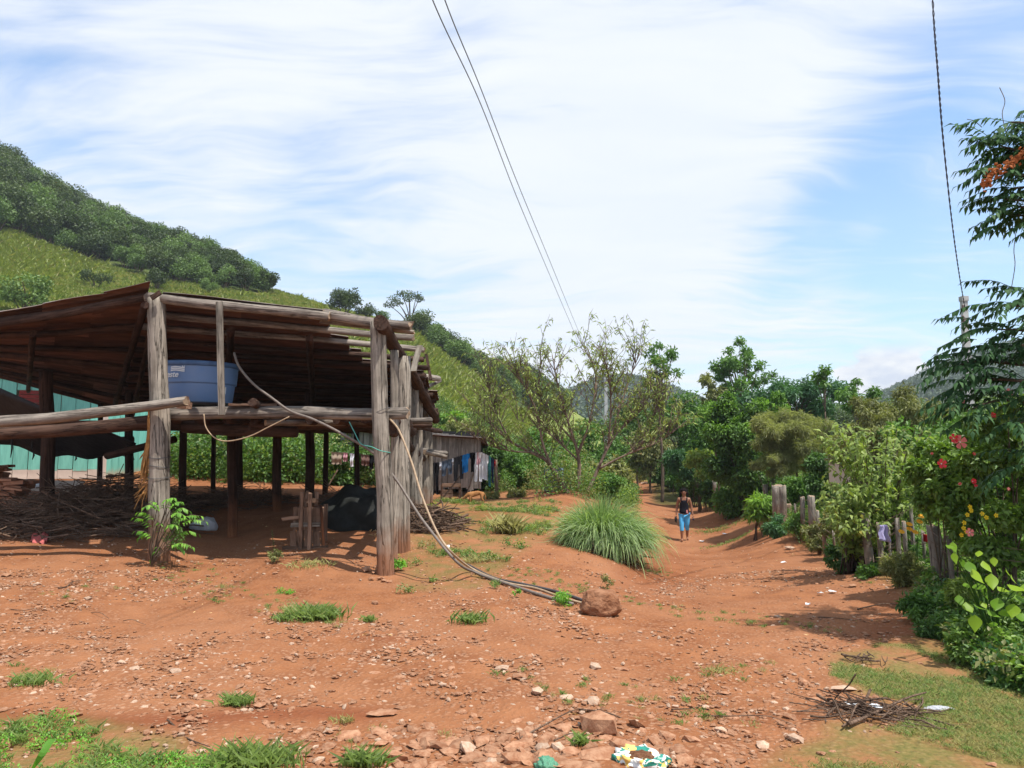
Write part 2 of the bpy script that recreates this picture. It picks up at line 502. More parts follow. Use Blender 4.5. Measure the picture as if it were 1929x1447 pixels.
def link(o, parent=None, world=None):
    COL.objects.link(o)
    w = world if world is not None else Matrix.Identity(4)
    if parent is not None:
        o.parent = parent
        o.matrix_basis = WM[parent.name].inverted() @ w
    else:
        o.matrix_basis = w
    WM[o.name] = w
    return o


def tag(o, label=None, cat=None, group=None, kind=None):
    if label: o['label'] = label
    if cat: o['category'] = cat
    if group: o['group'] = group
    if kind: o['kind'] = kind
    return o


def thing(name, label, cat, loc=(0, 0, 0), group=None):
    o = bpy.data.objects.new(name, None)
    o.empty_display_size = 0.2
    link(o, None, Matrix.Translation(Vector(loc)))
    return tag(o, label, cat, group)


class MB:
    def __init__(s):
        s.v = []; s.f = []; s.mi = []

    def add(s, vs, fs, mi=0):
        o = len(s.v)
        s.v.extend([tuple(p) for p in vs])
        s.f.extend([tuple(i + o for i in q) for q in fs])
        s.mi.extend([mi] * len(fs))
        return s

    def box(s, c, sz, rot=None, mi=0, jit=0.0):
        c = Vector(c); hx, hy, hz = sz[0] / 2, sz[1] / 2, sz[2] / 2
        vs = []
        for z in (-hz, hz):
            for y in (-hy, hy):
                for x in (-hx, hx):
                    p = Vector((x, y, z))
                    if jit: p += Vector((R.uniform(-jit, jit), R.uniform(-jit, jit), R.uniform(-jit, jit)))
                    if rot is not None: p = rot @ p
                    vs.append(c + p)
        return s.add(vs, [(0, 2, 3, 1), (4, 5, 7, 6), (0, 1, 5, 4), (2, 6, 7, 3), (0, 4, 6, 2), (1, 3, 7, 5)], mi)

    def tube(s, pts, rad, n=6, mi=0, cap=True):
        pts = [Vector(p) for p in pts]
        if not isinstance(rad, (list, tuple)): rad = [rad] * len(pts)
        vs = []; fs = []
        up = None
        for i, p in enumerate(pts):
            d = (pts[min(i + 1, len(pts) - 1)] - pts[max(i - 1, 0)])
            if d.length < 1e-9: d = Vector((0, 0, 1))
            d.normalize()
            if up is None:
                up = d.orthogonal().normalized()
            else:
                up = (up - d * up.dot(d))
                up = up.normalized() if up.length > 1e-6 else d.orthogonal().normalized()
            sd = d.cross(up)
            for k in range(n):
                a = 2 * math.pi * k / n
                vs.append(p + (up * math.cos(a) + sd * math.sin(a)) * rad[i])
        for i in range(len(pts) - 1):
            for k in range(n):
                a = i * n + k; b = i * n + (k + 1) % n
                fs.append((a, b, b + n, a + n))
        if cap:
            fs.append(tuple(range(n - 1, -1, -1)))
            o = (len(pts) - 1) * n
            fs.append(tuple(range(o, o + n)))
        return s.add(vs, fs, mi)

    def mesh(s, name, mats, smooth=False):
        me = bpy.data.meshes.new(name)
        me.from_pydata(s.v, [], s.f)
        for m in ([mats] if isinstance(mats, str) else mats): me.materials.append(MATS[m])
        if len(set(s.mi)) > 1: me.polygons.foreach_set('material_index', s.mi)
        if smooth: me.polygons.foreach_set('use_smooth', [True] * len(me.polygons))
        me.update()
        return me

    def build(s, name, mats, parent=None, smooth=False, world=None):
        """vertices are world coordinates; the object origin goes to world (or the parent's place)"""
        if world is None:
            if parent is not None: world = WM[parent.name]
            else:
                a = np.array(s.v); c = (a.min(0) + a.max(0)) / 2; c[2] = a[:, 2].min()
                world = Matrix.Translation(Vector(c))
        inv = world.inverted()
        s.v = [tuple(inv @ Vector(p)) for p in s.v]
        o = bpy.data.objects.new(name, s.mesh(name, mats, smooth))
        return link(o, parent, world)


def tri_mesh(name, V, F, mat, rnd=None, smooth=False):
    V = np.asarray(V, dtype=np.float32); F = np.asarray(F, dtype=np.int32)
    me = bpy.data.meshes.new(name)
    me.vertices.add(len(V)); me.vertices.foreach_set('co', V.ravel())
    k = F.shape[1]
    me.loops.add(F.size); me.loops.foreach_set('vertex_index', F.ravel())
    me.polygons.add(len(F)); me.polygons.foreach_set('loop_start', np.arange(0, F.size, k, dtype=np.int32))
    if rnd is not None:
        at = me.attributes.new('rnd', 'FLOAT', 'FACE')
        at.data.foreach_set('value', np.asarray(rnd, dtype=np.float32))
    for m in ([mat] if isinstance(mat, str) else mat): me.materials.append(MATS[m])
    if smooth: me.polygons.foreach_set('use_smooth', np.ones(len(F), dtype=bool))
    me.update()
    me.validate()
    return me


def nrmz(a):
    return a / np.maximum(np.linalg.norm(a, axis=1, keepdims=True), 1e-9)


def leaves_np(pos, dr, up, L, Wd, fold=0.25, droop=0.15, fine=True):
    n = len(pos)
    L = np.broadcast_to(np.asarray(L, float), (n,))[:, None]
    Wd = np.broadcast_to(np.asarray(Wd, float), (n,))[:, None]
    dr = nrmz(dr)
    sd = nrmz(np.cross(dr, up + 1e-4))
    nr = np.cross(sd, dr)
    b = pos
    t = pos + dr * L - nr * L * droop
    m = pos + dr * L * 0.45 + nr * L * droop * 0.3
    l = pos + dr * L * 0.4 - sd * Wd / 2 + nr * Wd * fold
    r = pos + dr * L * 0.4 + sd * Wd / 2 + nr * Wd * fold
    if fine:
        V = np.stack([b, l, r, t, m], 1).reshape(-1, 3)
        F = np.array([[0, 2, 4], [2, 3, 4], [0, 4, 1], [4, 3, 1]])
        k = 5
    else:
        V = np.stack([b, l, r, t], 1).reshape(-1, 3)
        F = np.array([[0, 2, 3], [0, 3, 1]])
        k = 4
    FF = (F[None] + (np.arange(n) * k)[:, None, None]).reshape(-1, 3)
    return V, FF, len(F)


def rand_dirs(n):
    return nrmz(N.normal(size=(n, 3)))


def merge(parts):
    Vs, Fs, Rs = [], [], []
    o = 0
    for V, F, r in parts:
        Vs.append(V); Fs.append(F + o); Rs.append(r); o += len(V)
    return np.concatenate(Vs), np.concatenate(Fs), np.concatenate(Rs)

# ------------------------------------------------------------------ terrain
CTRL = [  # photo pixel of a ground point and its distance
    (-400, 1447, 3.75), (0, 1447, 3.75), (500, 1447, 3.75), (964, 1447, 3.75), (1450, 1447, 3.75), (2000, 1447, 3.75), (2500, 1447, 3.8),
    (-200, 1300, 5.0), (300, 1300, 5.0), (964, 1300, 5.0), (1600, 1305, 4.95), (1960, 1300, 5.0), (2300, 1300, 5.0),
    (0, 1180, 6.9), (400, 1190, 6.7), (800, 1190, 6.7), (1300, 1185, 6.9), (1650, 1195, 6.6), (1929, 1180, 6.8), (2400, 1190, 6.8),
    (1135, 1163, 7.3), (1000, 1130, 7.9), (1200, 1140, 8.2), (880, 1110, 8.5), (-200, 1080, 9.5),
    (500, 1100, 8.9), (300, 1110, 8.9), (728, 1085, 9.4), (500, 1066, 9.9), (100, 1045, 10.2), (300, 1055, 10.0),
    (1250, 1100, 10.6), (1400, 1085, 11.0), (1550, 1100, 9.6), (1330, 1058, 15.0), (1250, 1052, 15.5), (1290, 1022, 22), (1400, 1020, 21), (1230, 1020, 21),
    (1300, 960, 32), (1240, 935, 42), (1205, 910, 58), (1340, 965, 29), (1190, 890, 75),
    (1760, 1115, 8.2), (1690, 1092, 9.5), (1632, 1082, 10.5), (1551, 1050, 13), (1528, 1035, 14.5), (1475, 1005, 18.5), (1430, 985, 22), (1347, 955, 30),
    (1929, 1090, 8.7), (1800, 1045, 12), (1800, 950, 22), (1650, 930, 28), (1700, 880, 45), (1450, 900, 45), (2200, 1050, 10),
    (800, 1000, 12.5), (850, 1050, 10.5), (960, 1050, 10.4), (800, 955, 17), (900, 945, 19.5), (1000, 938, 20), (1100, 1020, 12.3), (1040, 1000, 13), (1060, 950, 17.5), (1150, 1040, 11.8),
    (1178, 1075, 10.8), (1212, 1098, 10.6), (1195, 1035, 14), (1180, 985, 19), (1190, 950, 28),
    (500, 985, 13), (437, 1005, 12.5), (300, 975, 14), (100, 955, 15), (-200, 960, 15), (380, 905, 20), (200, 905, 20), (0, 905, 20), (-300, 900, 22), (600, 930, 17.5), (740, 935, 19),
    (850, 935, 22), (950, 915, 26), (1080, 925, 20), (1050, 900, 30), (900, 885, 38), (1000, 885, 45),
    (-300, 800, 38), (-300, 480, 90), (-300, 180, 160), (-700, 800, 40), (-700, 100, 160),
    (0, 740, 38), (0, 585, 60), (0, 520, 78), (0, 445, 100), (0, 325, 150), (0, 330, 190), (0, 390, 260),
    (200, 770, 38), (200, 585, 70), (200, 525, 95), (200, 435, 140), (200, 440, 180), (200, 500, 260),
    (400, 790, 38), (400, 605, 70), (400, 550, 95), (400, 495, 128), (400, 515, 180), (400, 580, 260),
    (510, 552, 102), (510, 560, 140), (510, 620, 240), (500, 800, 38), (500, 620, 68),
    (650, 830, 38), (650, 640, 75), (650, 592, 100), (650, 620, 150), (650, 680, 240),
    (780, 830, 42), (780, 680, 78), (780, 625, 115), (780, 640, 170), (780, 700, 250),
    (870, 845, 45), (870, 760, 70), (870, 685, 125), (870, 690, 170), (870, 720, 250),
    (1000, 870, 55), (1000, 790, 100), (1000, 722, 165), (1000, 728, 210), (1000, 790, 320),
    (1080, 885, 60), (1080, 830, 110), (1060, 790, 200), (1050, 800, 320),
    (1180, 728, 600), (1100, 742, 600), (1000, 800, 600), (1300, 765, 600), (1180, 820, 380), (1400, 800, 600),
    (1300, 880, 60), (1300, 850, 130), (1300, 835, 300), (1600, 870, 60), (1600, 840, 150), (1600, 825, 300), (1600, 790, 600),
    (1760, 715, 620), (1900, 668, 620), (2300, 650, 620), (1850, 800, 320), (2300, 870, 60), (2300, 830, 150), (2300, 800, 320),
    (-300, 500, 600), (300, 650, 600), (650, 760, 600), (-300, 600, 900), (600, 800, 900), (1180, 800, 900), (1900, 760, 900), (2500, 760, 900),
]


def _uv(x, y):
    return np.stack([x / y * 2.2, np.log(y)], -1)


_cp = np.array([tuple(P(*c)) for c in CTRL])
_cu = _uv(_cp[:, 0], _cp[:, 1])
_cs = (_cp[:, 2] - EYE) / _cp[:, 1]


def _ker(r2):
    return 0.5 * r2 * np.log(r2 + 1e-12)


def _solve():
    n = len(_cu)
    d = ((_cu[:, None] - _cu[None]) ** 2).sum(-1)
    A = np.zeros((n + 3, n + 3))
    A[:n, :n] = _ker(d) + np.eye(n) * 3e-4
    A[:n, n] = 1; A[:n, n + 1:] = _cu
    A[n, :n] = 1; A[n + 1:, :n] = _cu.T
    return np.linalg.solve(A, np.concatenate([_cs, np.zeros(3)]))


_w = _solve()


def ground_np(x, y):
    x = np.asarray(x, float); y = np.asarray(y, float)
    yc = np.clip(y, 3.2, 950)
    uu = np.clip(x / yc, -1.35, 1.35)
    q = np.stack([uu * 2.2, np.log(yc)], -1)
    res = np.empty(x.shape)
    qf = q.reshape(-1, 2); rf = res.reshape(-1)
    for i in range(0, len(qf), 20000):
        s = qf[i:i + 20000]
        d = ((s[:, None] - _cu[None]) ** 2).sum(-1)
        rf[i:i + 20000] = _ker(d) @ _w[:-3] + _w[-3] + s @ _w[-2:]
    z = rf.reshape(x.shape) * yc + EYE
    # gentle lumps and ruts
    amp = np.clip(y / 10, 0.6, 1.6)
    z = z + 0.020 * amp * (np.sin(x * 2.1 + 1.3 * np.sin(y * 0.9)) * np.cos(y * 1.7 + 0.6 * np.sin(x * 1.4))) \
        + 0.010 * (np.sin(x * 5.3 + y * 1.1) * np.sin(y * 6.1 - x * 0.7))
    # hummocks along the right-hand edge of the lane
    for hx, hy, r, a in HUMPS:
        z = z + a * np.exp(-(((x - hx) / r) ** 2 + ((y - hy) / (r * 0.8)) ** 2))
    return np.where(y < 1.0, np.where(y < 1.0, z, z), z)


HUMPS = []
for px, py, D, r, a in [(1420, 985, 20.5, 0.9, 0.22), (1490, 1015, 16.5, 0.8, 0.16), (1370, 960, 26, 1.2, 0.28), (1270, 930, 38, 1.5, 0.35), (1250, 915, 46, 1.6, 0.4),
                        (1640, 1085, 9.8, 0.5, 0.08), (1730, 1120, 8.2, 0.4, 0.07), (560, 1060, 10, 0.7, 0.05), (1130, 1060, 10.5, 0.5, 0.05)]:
    p = P(px, py, D)
    HUMPS.append((p.x, p.y, r, a))


def gz(x, y):
    return float(ground_np(np.array([x]), np.array([y]))[0])


def gd(px, D):
    """ground point in the photo's column px at distance D"""
    p = P(px, 900, D)
    return Vector((p.x, p.y, gz(p.x, p.y)))


_DS = np.exp(np.linspace(math.log(2.6), math.log(300), 700))


def gp(px, py):
    """first ground point met through photo pixel (px,py)"""
    a = np.array([tuple(P(px, py, D)) for D in (1.0,)])[0]
    dx, dz = a[0], a[2] - EYE
    z = EYE + dz * _DS
    g = ground_np(dx * _DS, _DS)
    k = np.argmax(g >= z)
    if not (g >= z).any(): k = 300
    k = max(k, 1)
    f0, f1 = z[k - 1] - g[k - 1], z[k] - g[k]
    t = f0 / (f0 - f1) if f0 != f1 else 0.5
    D = _DS[k - 1] + (_DS[k] - _DS[k - 1]) * t
    return Vector((dx * D, D, EYE + dz * D))


def in_poly(px, py, poly):
    px = np.asarray(px); py = np.asarray(py)
    c = np.zeros(px.shape, bool)
    j = len(poly) - 1
    for i in range(len(poly)):
        xi, yi = poly[i]; xj, yj = poly[j]
        if yi != yj:
            c ^= ((yi > py) != (yj > py)) & (px < (xj - xi) * (py - yi) / (yj - yi) + xi)
        j = i
    return c


def pix_np(x, y, z):
    c, s = math.cos(TILT), math.sin(TILT)
    zz = z - EYE
    f = np.maximum(y * c + zz * s, 0.01)
    u = -y * s + zz * c
    return CX + FOC * x / f, CY - FOC * u / f


FOREST1 = [(-900, -300), (-100, 240), (0, 270), (150, 330), (300, 420), (450, 480), (530, 540), (490, 556), (330, 530), (230, 508), (180, 492), (60, 450), (-100, 430), (-900, 300)]
FOREST2 = [(600, 560), (700, 560), (780, 590), (900, 650), (1010, 680), (1075, 745), (1060, 790), (985, 770), (940, 738), (880, 700), (820, 655), (775, 620), (700, 590), (620, 580)]
DRY = [(300, 545), (420, 530), (520, 540), (640, 575), (760, 600), (860, 690), (700, 660), (520, 600), (300, 600), (240, 545), (270, 530)]


def build_ground():
    ys = [-6.0]
    while ys[-1] < 940:
        y = ys[-1]
        st = 0.5 if y < 2.6 else (0.035 if y < 5 else 0.035 * (y / 5) ** 1.45)
        ys.append(y + min(st, 14))
    xs = [0.0]
    while xs[-1] < 1100:
        x = xs[-1]
        xs.append(x + (0.05 if x < 5 else min(0.05 * (x / 5) ** 1.55, 25)))
    xs = np.array([-v for v in xs[:0:-1]] + xs); ys = np.array(ys)
    X, Y = np.meshgrid(xs, ys)
    Z = ground_np(X, Y)
    nx, ny = len(xs), len(ys)
    # small roughness that the light can catch
    rough = np.zeros_like(Z)
    rr = np.random.default_rng(3)
    for k in range(26):
        f = rr.uniform(6, 26); a = rr.uniform(0, math.tau); ph = rr.uniform(0, 6.28)
        rough += np.sin((X * math.cos(a) + Y * math.sin(a)) * f + ph + 1.5 * np.sin(X * rr.uniform(1, 4) + Y * rr.uniform(1, 4))) / f
    Z = Z + rough * 0.017 * (Y < 14)
    px, py = pix_np(X, np.maximum(Y, 1), Z)
    far = np.clip((Y - 24) / 10, 0, 1)
    # lane and yard stay bare
    lane = in_poly(px, py, [(1130, 1200), (1190, 1060), (1215, 1000), (1195, 940), (1180, 905), (1235, 905), (1345, 960), (1480, 1010), (1700, 1110), (2000, 1300), (2000, 1500), (-500, 1500), (-500, 1040), (700, 1050)])
    f1 = in_poly(px, py, FOREST1) & (Y > 60); f2 = in_poly(px, py, FOREST2) & (Y > 60)
    farhill = (Y > 330)
    zone = np.zeros(X.shape + (4,)); zone[..., 3] = 1
    z2 = np.zeros(X.shape + (4,)); z2[..., 3] = 1
    # sparse weeds on the yard, the lawn bottom right, the verge bottom left
    w = 0.9 * in_poly(px, py, [(780, 940), (1060, 940), (1030, 1000), (960, 1060), (900, 1110), (760, 1110)]) * 0.8
    w = np.maximum(w, 0.95 * in_poly(px, py, [(1560, 1235), (1700, 1200), (2100, 1200), (2100, 1500), (1400, 1500), (1500, 1400), (1640, 1330)]))
    w = np.maximum(w, 0.8 * in_poly(px, py, [(-600, 1310), (60, 1335), (330, 1385), (430, 1500), (-600, 1500)]))
    w = np.maximum(w, 0.85 * ((px > 1500) & (Y < 30) & (Y > 6) & ~lane))
    w = np.maximum(w, np.clip((Y - 20) / 8, 0, 1) * (~lane) * 0.9)
    zone[..., 0] = w
    zone[..., 1] = far * (~lane)
    zone[..., 2] = ((f1 | f2 | farhill) & (Y > 60)) * 1.0
    zone[..., 2] = np.maximum(zone[..., 2], 0.8 * ((px > 1230) & (Y > 34) & (Y < 340)))
    z2[..., 0] = np.clip(1.25 - Y / 14, 0.25, 1)
    rut = 0.75 * np.exp(-((py - (1350 + 12 * np.sin(px / 130) + 0.02 * (px - 300))) / 16) ** 2) * (px < 720)
    rut += 0.6 * np.exp(-((py - (1200 + (px - 700) * 0.05)) / 7) ** 2) * np.clip(1 - abs(px - 730) / 90, 0, 1)
    rut += 0.5 * np.exp(-(((px - 1690) / 90) ** 2 + ((py - 1190) / 30) ** 2))  # broad deep red patch at the right edge of the lane
    rut += 0.45 * ((px > 1150) & (px < 1500)) * np.exp(-((py - (1085 + (px - 1200) * 0.02)) / 40) ** 2) * np.exp(-((px - 1230) / 80) ** 2)  # deep red patch below the tussock bank
    z2[..., 1] = np.clip(rut, 0, 0.8) * (Y < 20)
    z2[..., 2] = in_poly(px, py, DRY) * (Y > 60) * (~(f1 | f2))
    # soften the zone edges
    def blur(a, n):
        for _ in range(n):
            b = a.copy()
            b[1:-1, 1:-1] = (a[1:-1, 1:-1] * 2 + a[:-2, 1:-1] + a[2:, 1:-1] + a[1:-1, :-2] + a[1:-1, 2:]) / 6
            a = b
        return a
    zone[..., :3] = blur(zone[..., :3], 5); z2[..., :3] = blur(z2[..., :3], 4)
    V = np.stack([X, Y, Z], -1).reshape(-1, 3)
    i = np.arange(ny - 1)[:, None] * nx + np.arange(nx - 1)[None]
    Fq = np.stack([i, i + 1, i + nx + 1, i + nx], -1).reshape(-1, 4)
    me = tri_mesh('ground', V, Fq, 'ground_soil', smooth=True)
    for nm, a in (('zone', zone), ('zone2', z2)):
        at = me.color_attributes.new(nm, 'FLOAT_COLOR', 'POINT')
        at.data.foreach_set('color', a.reshape(-1).astype(np.float32))
    o = bpy.data.objects.new('ground', me)
    link(o)
    tag(o, 'red stony earth yard and lane rising into green hills', kind='structure')
    print('ground verts', len(V))


build_ground()

# ------------------------------------------------------------------ timber helpers
def frame(p0, p1):
    p0, p1 = Vector(p0), Vector(p1)
    z = (p1 - p0).normalized()
    m = z.to_track_quat('Z', 'Y').to_matrix().to_4x4()
    return Matrix.Translation(p0) @ m, (p1 - p0).length


def log(name, p0, p1, r0, r1=None, mat='log_wood', parent=None, bend=0.0, sides=12, knob=0.07, segs=None, flat=1.0, split=0.0):
    """a rough round timber as its own object, grain along local Z"""
    r1 = r0 if r1 is None else r1
    Wm, L = frame(p0, p1)
    n = segs or max(5, min(26, int(L / 0.22)))
    ph = [R.uniform(0, 6.28) for _ in range(5)]
    bx, by = R.uniform(-bend, bend), R.uniform(-bend, bend)
    vs = []; fs = []
    for i in range(n + 1):
        t = i / n
        rad = r0 + (r1 - r0) * t
        ox = bx * math.sin(math.pi * t) + 0.12 * rad * math.sin(3.1 * t * L + ph[0])
        oy = by * math.sin(math.pi * t) + 0.12 * rad * math.sin(2.3 * t * L + ph[1])
        for k in range(sides):
            a = math.tau * k / sides
            w = 1 + knob * (math.sin(2 * a + ph[2] + t * 0.8) + 0.7 * math.sin(3 * a + ph[3]) + 0.6 * math.sin(4.7 * t * L + ph[4] + a)) + R.uniform(-0.03, 0.03)
            e = 0
            if split and i in (0, n): e = R.uniform(-split, split)
            vs.append((ox + rad * w * math.cos(a), oy + rad * w * math.sin(a) * flat, t * L + e))
    for i in range(n):
        for k in range(sides):
            a = i * sides + k; b = i * sides + (k + 1) % sides
            fs.append((a, b, b + sides, a + sides))
    fs.append(tuple(range(sides - 1, -1, -1))); fs.append(tuple(range(n * sides, n * sides + sides)))
    me = bpy.data.meshes.new(name)
    me.from_pydata(vs, [], fs)
    me.materials.append(MATS[mat])
    me.materials.append(MATS[mat if mat in ('inner_wood_shaded', 'rafter_wood') else 'cut_wood'])
    me.polygons.foreach_set('use_smooth', [True] * (len(fs) - 2) + [False, False])
    me.polygons.foreach_set('material_index', [0] * (len(fs) - 2) + [1, 1])
    me.update()
    o = bpy.data.objects.new(name, me)
    return link(o, parent, Wm)


def plank(name, p0, p1, w, t, mat='plank_wood', parent=None, face=None, jit=0.01, taper=1.0):
    """a sawn board from p0 to p1; face = direction its wide side looks to"""
    p0, p1 = Vector(p0), Vector(p1)
    z = (p1 - p0).normalized()
    f = Vector(face or (0, -1, 0)); f = (f - z * f.dot(z)).normalized()
    x = f.cross(z)
    m = Matrix((x, f, z)).transposed().to_4x4()
    Wm = Matrix.Translation(p0) @ m
    L = (p1 - p0).length
    n = max(2, int(L / 0.35))
    vs = []; fs = []
    for i in range(n + 1):
        q = i / n; ww = w / 2 * (1 + (taper - 1) * q)
        wob = R.uniform(-jit, jit) * 0.5; wob2 = R.uniform(-jit, jit) * 0.4
        for sx, sy in ((-1, -1), (1, -1), (1, 1), (-1, 1)):
            vs.append((sx * (ww + R.uniform(-jit, jit) * 0.3) + wob, sy * t / 2 + wob2, q * L + (R.uniform(-jit, jit) if i in (0, n) else 0)))
    for i in range(n):
        for k in range(4):
            a = i * 4 + k; b = i * 4 + (k + 1) % 4
            fs.append((a, b, b + 4, a + 4))
    fs.append((3, 2, 1, 0)); fs.append(tuple(n * 4 + k for k in range(4)))
    me = bpy.data.meshes.new(name)
    me.from_pydata(vs, [], fs); me.materials.append(MATS[mat]); me.update()
    return link(bpy.data.objects.new(name, me), parent, Wm)


def spline(pts, n=8):
    """Catmull-Rom through world points"""
    pts = [Vector(p) for p in pts]
    q = [pts[0] * 2 - pts[1]] + pts + [pts[-1] * 2 - pts[-2]]
    out = []
    for i in range(1, len(q) - 2):
        for k in range(n):
            t = k / n
            a, b, c, d = q[i - 1], q[i], q[i + 1], q[i + 2]
            out.append(0.5 * ((2 * b) + (c - a) * t + (2 * a - 5 * b + 4 * c - d) * t * t + (3 * b - a - 3 * c + d) * t ** 3))
    out.append(pts[-1])
    return out


# ------------------------------------------------------------------ the open shed
shed = thing('open_shed', 'long open timber shed with a sagging sheet roof on rough grey posts', 'shed', P(520, 1000, 11.5))


def postat(px, py, D, tpx, tpy, r, r2=None, mat='post_wood', dD=0.0, **k):
    b = P(px, py, D); t = P(tpx, tpy, D + dD)
    g = gz(b.x, b.y) - 0.25
    b2 = b + (b - t) * ((b.z - g) / max(0.1, (t.z - b.z)))
    return log('post', b2, t, r, r2 or r * 0.9, mat, shed, **k)


postat(301, 1055, 10.0, 297, 562, 0.142, 0.118, knob=0.05, sides=18, segs=34)
postat(728, 1085, 9.4, 712, 607, 0.110, 0.096, knob=0.07, sides=18, segs=34, split=0.01)
# right-hand side wall posts
postat(755, 1023, 10.9, 758, 672, 0.14, 0.115, knob=0.09)
postat(778, 985, 13.4, 776, 700, 0.12, 0.115)
postat(796, 950, 16.6, 797, 745, 0.145, 0.13)
postat(809, 942, 17.6, 806, 760, 0.09, 0.085)
postat(767, 1000, 12.0, 770, 708, 0.035, 0.03, mat='plank_wood')
postat(742, 1035, 10.3, 744, 660, 0.06, 0.055, knob=0.09)
postat(788, 968, 14.8, 787, 722, 0.09, 0.085)
postat(803, 944, 17.2, 801, 752, 0.08, 0.075)
# inner and rear posts
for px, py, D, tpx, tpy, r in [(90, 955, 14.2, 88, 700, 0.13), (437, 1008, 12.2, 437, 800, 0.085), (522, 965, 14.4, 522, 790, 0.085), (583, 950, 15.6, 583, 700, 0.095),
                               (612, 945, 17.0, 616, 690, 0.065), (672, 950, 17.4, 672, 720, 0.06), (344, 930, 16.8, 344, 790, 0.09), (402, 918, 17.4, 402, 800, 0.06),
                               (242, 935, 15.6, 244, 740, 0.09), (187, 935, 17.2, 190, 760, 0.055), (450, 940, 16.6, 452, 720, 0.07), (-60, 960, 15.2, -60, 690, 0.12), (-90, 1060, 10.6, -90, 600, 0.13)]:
    postat(px, py, D, tpx, tpy, r, mat='inner_wood_shaded')

# loft rails and joists
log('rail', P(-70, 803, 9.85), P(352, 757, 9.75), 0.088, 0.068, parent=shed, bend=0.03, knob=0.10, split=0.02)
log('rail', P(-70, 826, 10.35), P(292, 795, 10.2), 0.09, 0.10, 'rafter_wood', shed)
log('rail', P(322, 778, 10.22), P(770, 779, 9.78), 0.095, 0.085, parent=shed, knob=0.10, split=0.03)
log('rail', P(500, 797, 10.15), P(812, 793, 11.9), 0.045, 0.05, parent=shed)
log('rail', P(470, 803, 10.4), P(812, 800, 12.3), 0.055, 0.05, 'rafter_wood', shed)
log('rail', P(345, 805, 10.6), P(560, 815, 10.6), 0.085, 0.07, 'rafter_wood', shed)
log('rail', P(200, 858, 15.0), P(330, 828, 14.6), 0.075, 0.07, 'inner_wood_shaded', shed)
log('rail', P(60, 838, 16.8), P(250, 828, 16.8), 0.09, 0.09, 'inner_wood_shaded', shed)
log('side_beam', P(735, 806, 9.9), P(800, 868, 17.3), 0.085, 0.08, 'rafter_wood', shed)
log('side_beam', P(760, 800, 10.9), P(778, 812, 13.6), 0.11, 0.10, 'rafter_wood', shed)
for k in range(9):                                     # joists running back under the loft floor
    x = 322 + k * 52
    a = P(x, 792, 10.3); b = a + Vector((0.05, 6.6, 0.02))
    log('joist', a, b, 0.055, 0.05, 'inner_wood_shaded', shed, sides=8)
for k in range(15):                                    # loft floor boards, laid across
    y = 10.45 + k * 0.46
    za = P(330, 786, 10.3).z + 0.075
    plank('floor_board', (-4.35 + R.uniform(-.1, .1), y, za + R.uniform(0, .012)), (-1.95 + R.uniform(-.1, .15), y, za + R.uniform(0, .012)), 0.34, 0.03, 'inner_wood_shaded', shed, face=(0, 0, 1))
for k in range(7):                                     # cross logs of the rear bay, hiding the far hedge
    plank('floor_board', (-7.6, 11.2 + k * 0.62, 2.02), (-4.6, 11.2 + k * 0.62, 2.05), 0.5, 0.03, 'inner_wood_shaded', shed, face=(0, 0, 1))
# log ends sticking out behind the right corner
for a, b, r in [((775, 846, 15.5), (840, 854, 17.2), 0.055), ((800, 851, 15.9), (840, 861, 17.2), 0.045), ((780, 742, 14.2), (829, 717, 15.8), 0.035), ((770, 705, 14.2), (826, 714, 15.4), 0.06)]:
    log('log_end', P(*a), P(*b), r, r, parent=shed)

# roof frame ------------------------------------------------
QL = [P(-95, 622, 11.0), P(277, 560, 10.0), P(232, 772, 18.0), P(-95, 686, 17.5)]   # front-left, front-right, rear-right, rear-left
QR = [P(281, 562, 10.0), P(776, 613, 9.5), P(818, 780, 17.6), P(232, 772, 18.0)]


def bil(q, s, t):
    return (q[0] * (1 - s) + q[1] * s) * (1 - t) + (q[3] * (1 - s) + q[2] * s) * t


NP = 13
for i in range(NP):
    t = i / (NP - 1)
    a, b = bil(QR, 0.0, t), bil(QR, 1.0, t)
    if i == 0:
        log('purlin', a + Vector((-0.02, 0, 0.02)), a + (b - a) * 0.70, 0.070, 0.066, parent=shed, bend=0.01, split=0.02)
        log('purlin', a + (b - a) * 0.68 + Vector((0, .03, 0.03)), b, 0.070, 0.060, parent=shed, bend=0.03, knob=0.12, split=0.03)
        log('purlin', a + (b - a) * 0.66 + Vector((0, .12, -0.06)), b + Vector((0, .1, -.07)), 0.028, 0.03, parent=shed, knob=0.12, split=0.03)
    else:
        log('purlin', a, b + (b - a).normalized() * R.uniform(-0.05, 0.12), 0.050, 0.045, 'log_wood' if i < 3 else 'rafter_wood', shed, bend=0.03, knob=0.10, split=0.02)  # purlins behind the front ones take the wood with painted shade
    if i % 2: continue
    a, b = bil(QL, 0.0, t), bil(QL, 1.0, t)
    log('purlin', a, b, 0.075 if i == 0 else 0.055, 0.05, 'rafter_wood', shed, bend=0.03)
dn = Vector((0, 0, -0.15))
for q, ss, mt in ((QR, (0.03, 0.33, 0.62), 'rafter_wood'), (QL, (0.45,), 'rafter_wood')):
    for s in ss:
        log('rafter', bil(q, s, 0.07) + dn, bil(q, s, 1.0) + dn, 0.05, 0.05, 'inner_wood_shaded', shed)
ra, rb = P(716, 606, 9.15), P(822, 792, 17.6)
log('rafter', ra, ra.lerp(rb, 0.36), 0.098, 0.09, 'rafter_wood', shed, knob=0.05)
log('rafter', ra.lerp(rb, 0.30) + Vector((0.03, 0, 0)), rb, 0.10, 0.085, 'rafter_wood', shed, knob=0.08)
log('rafter', P(274, 574, 9.85), P(215, 768, 17.8), 0.05, 0.05, 'inner_wood_shaded', shed)


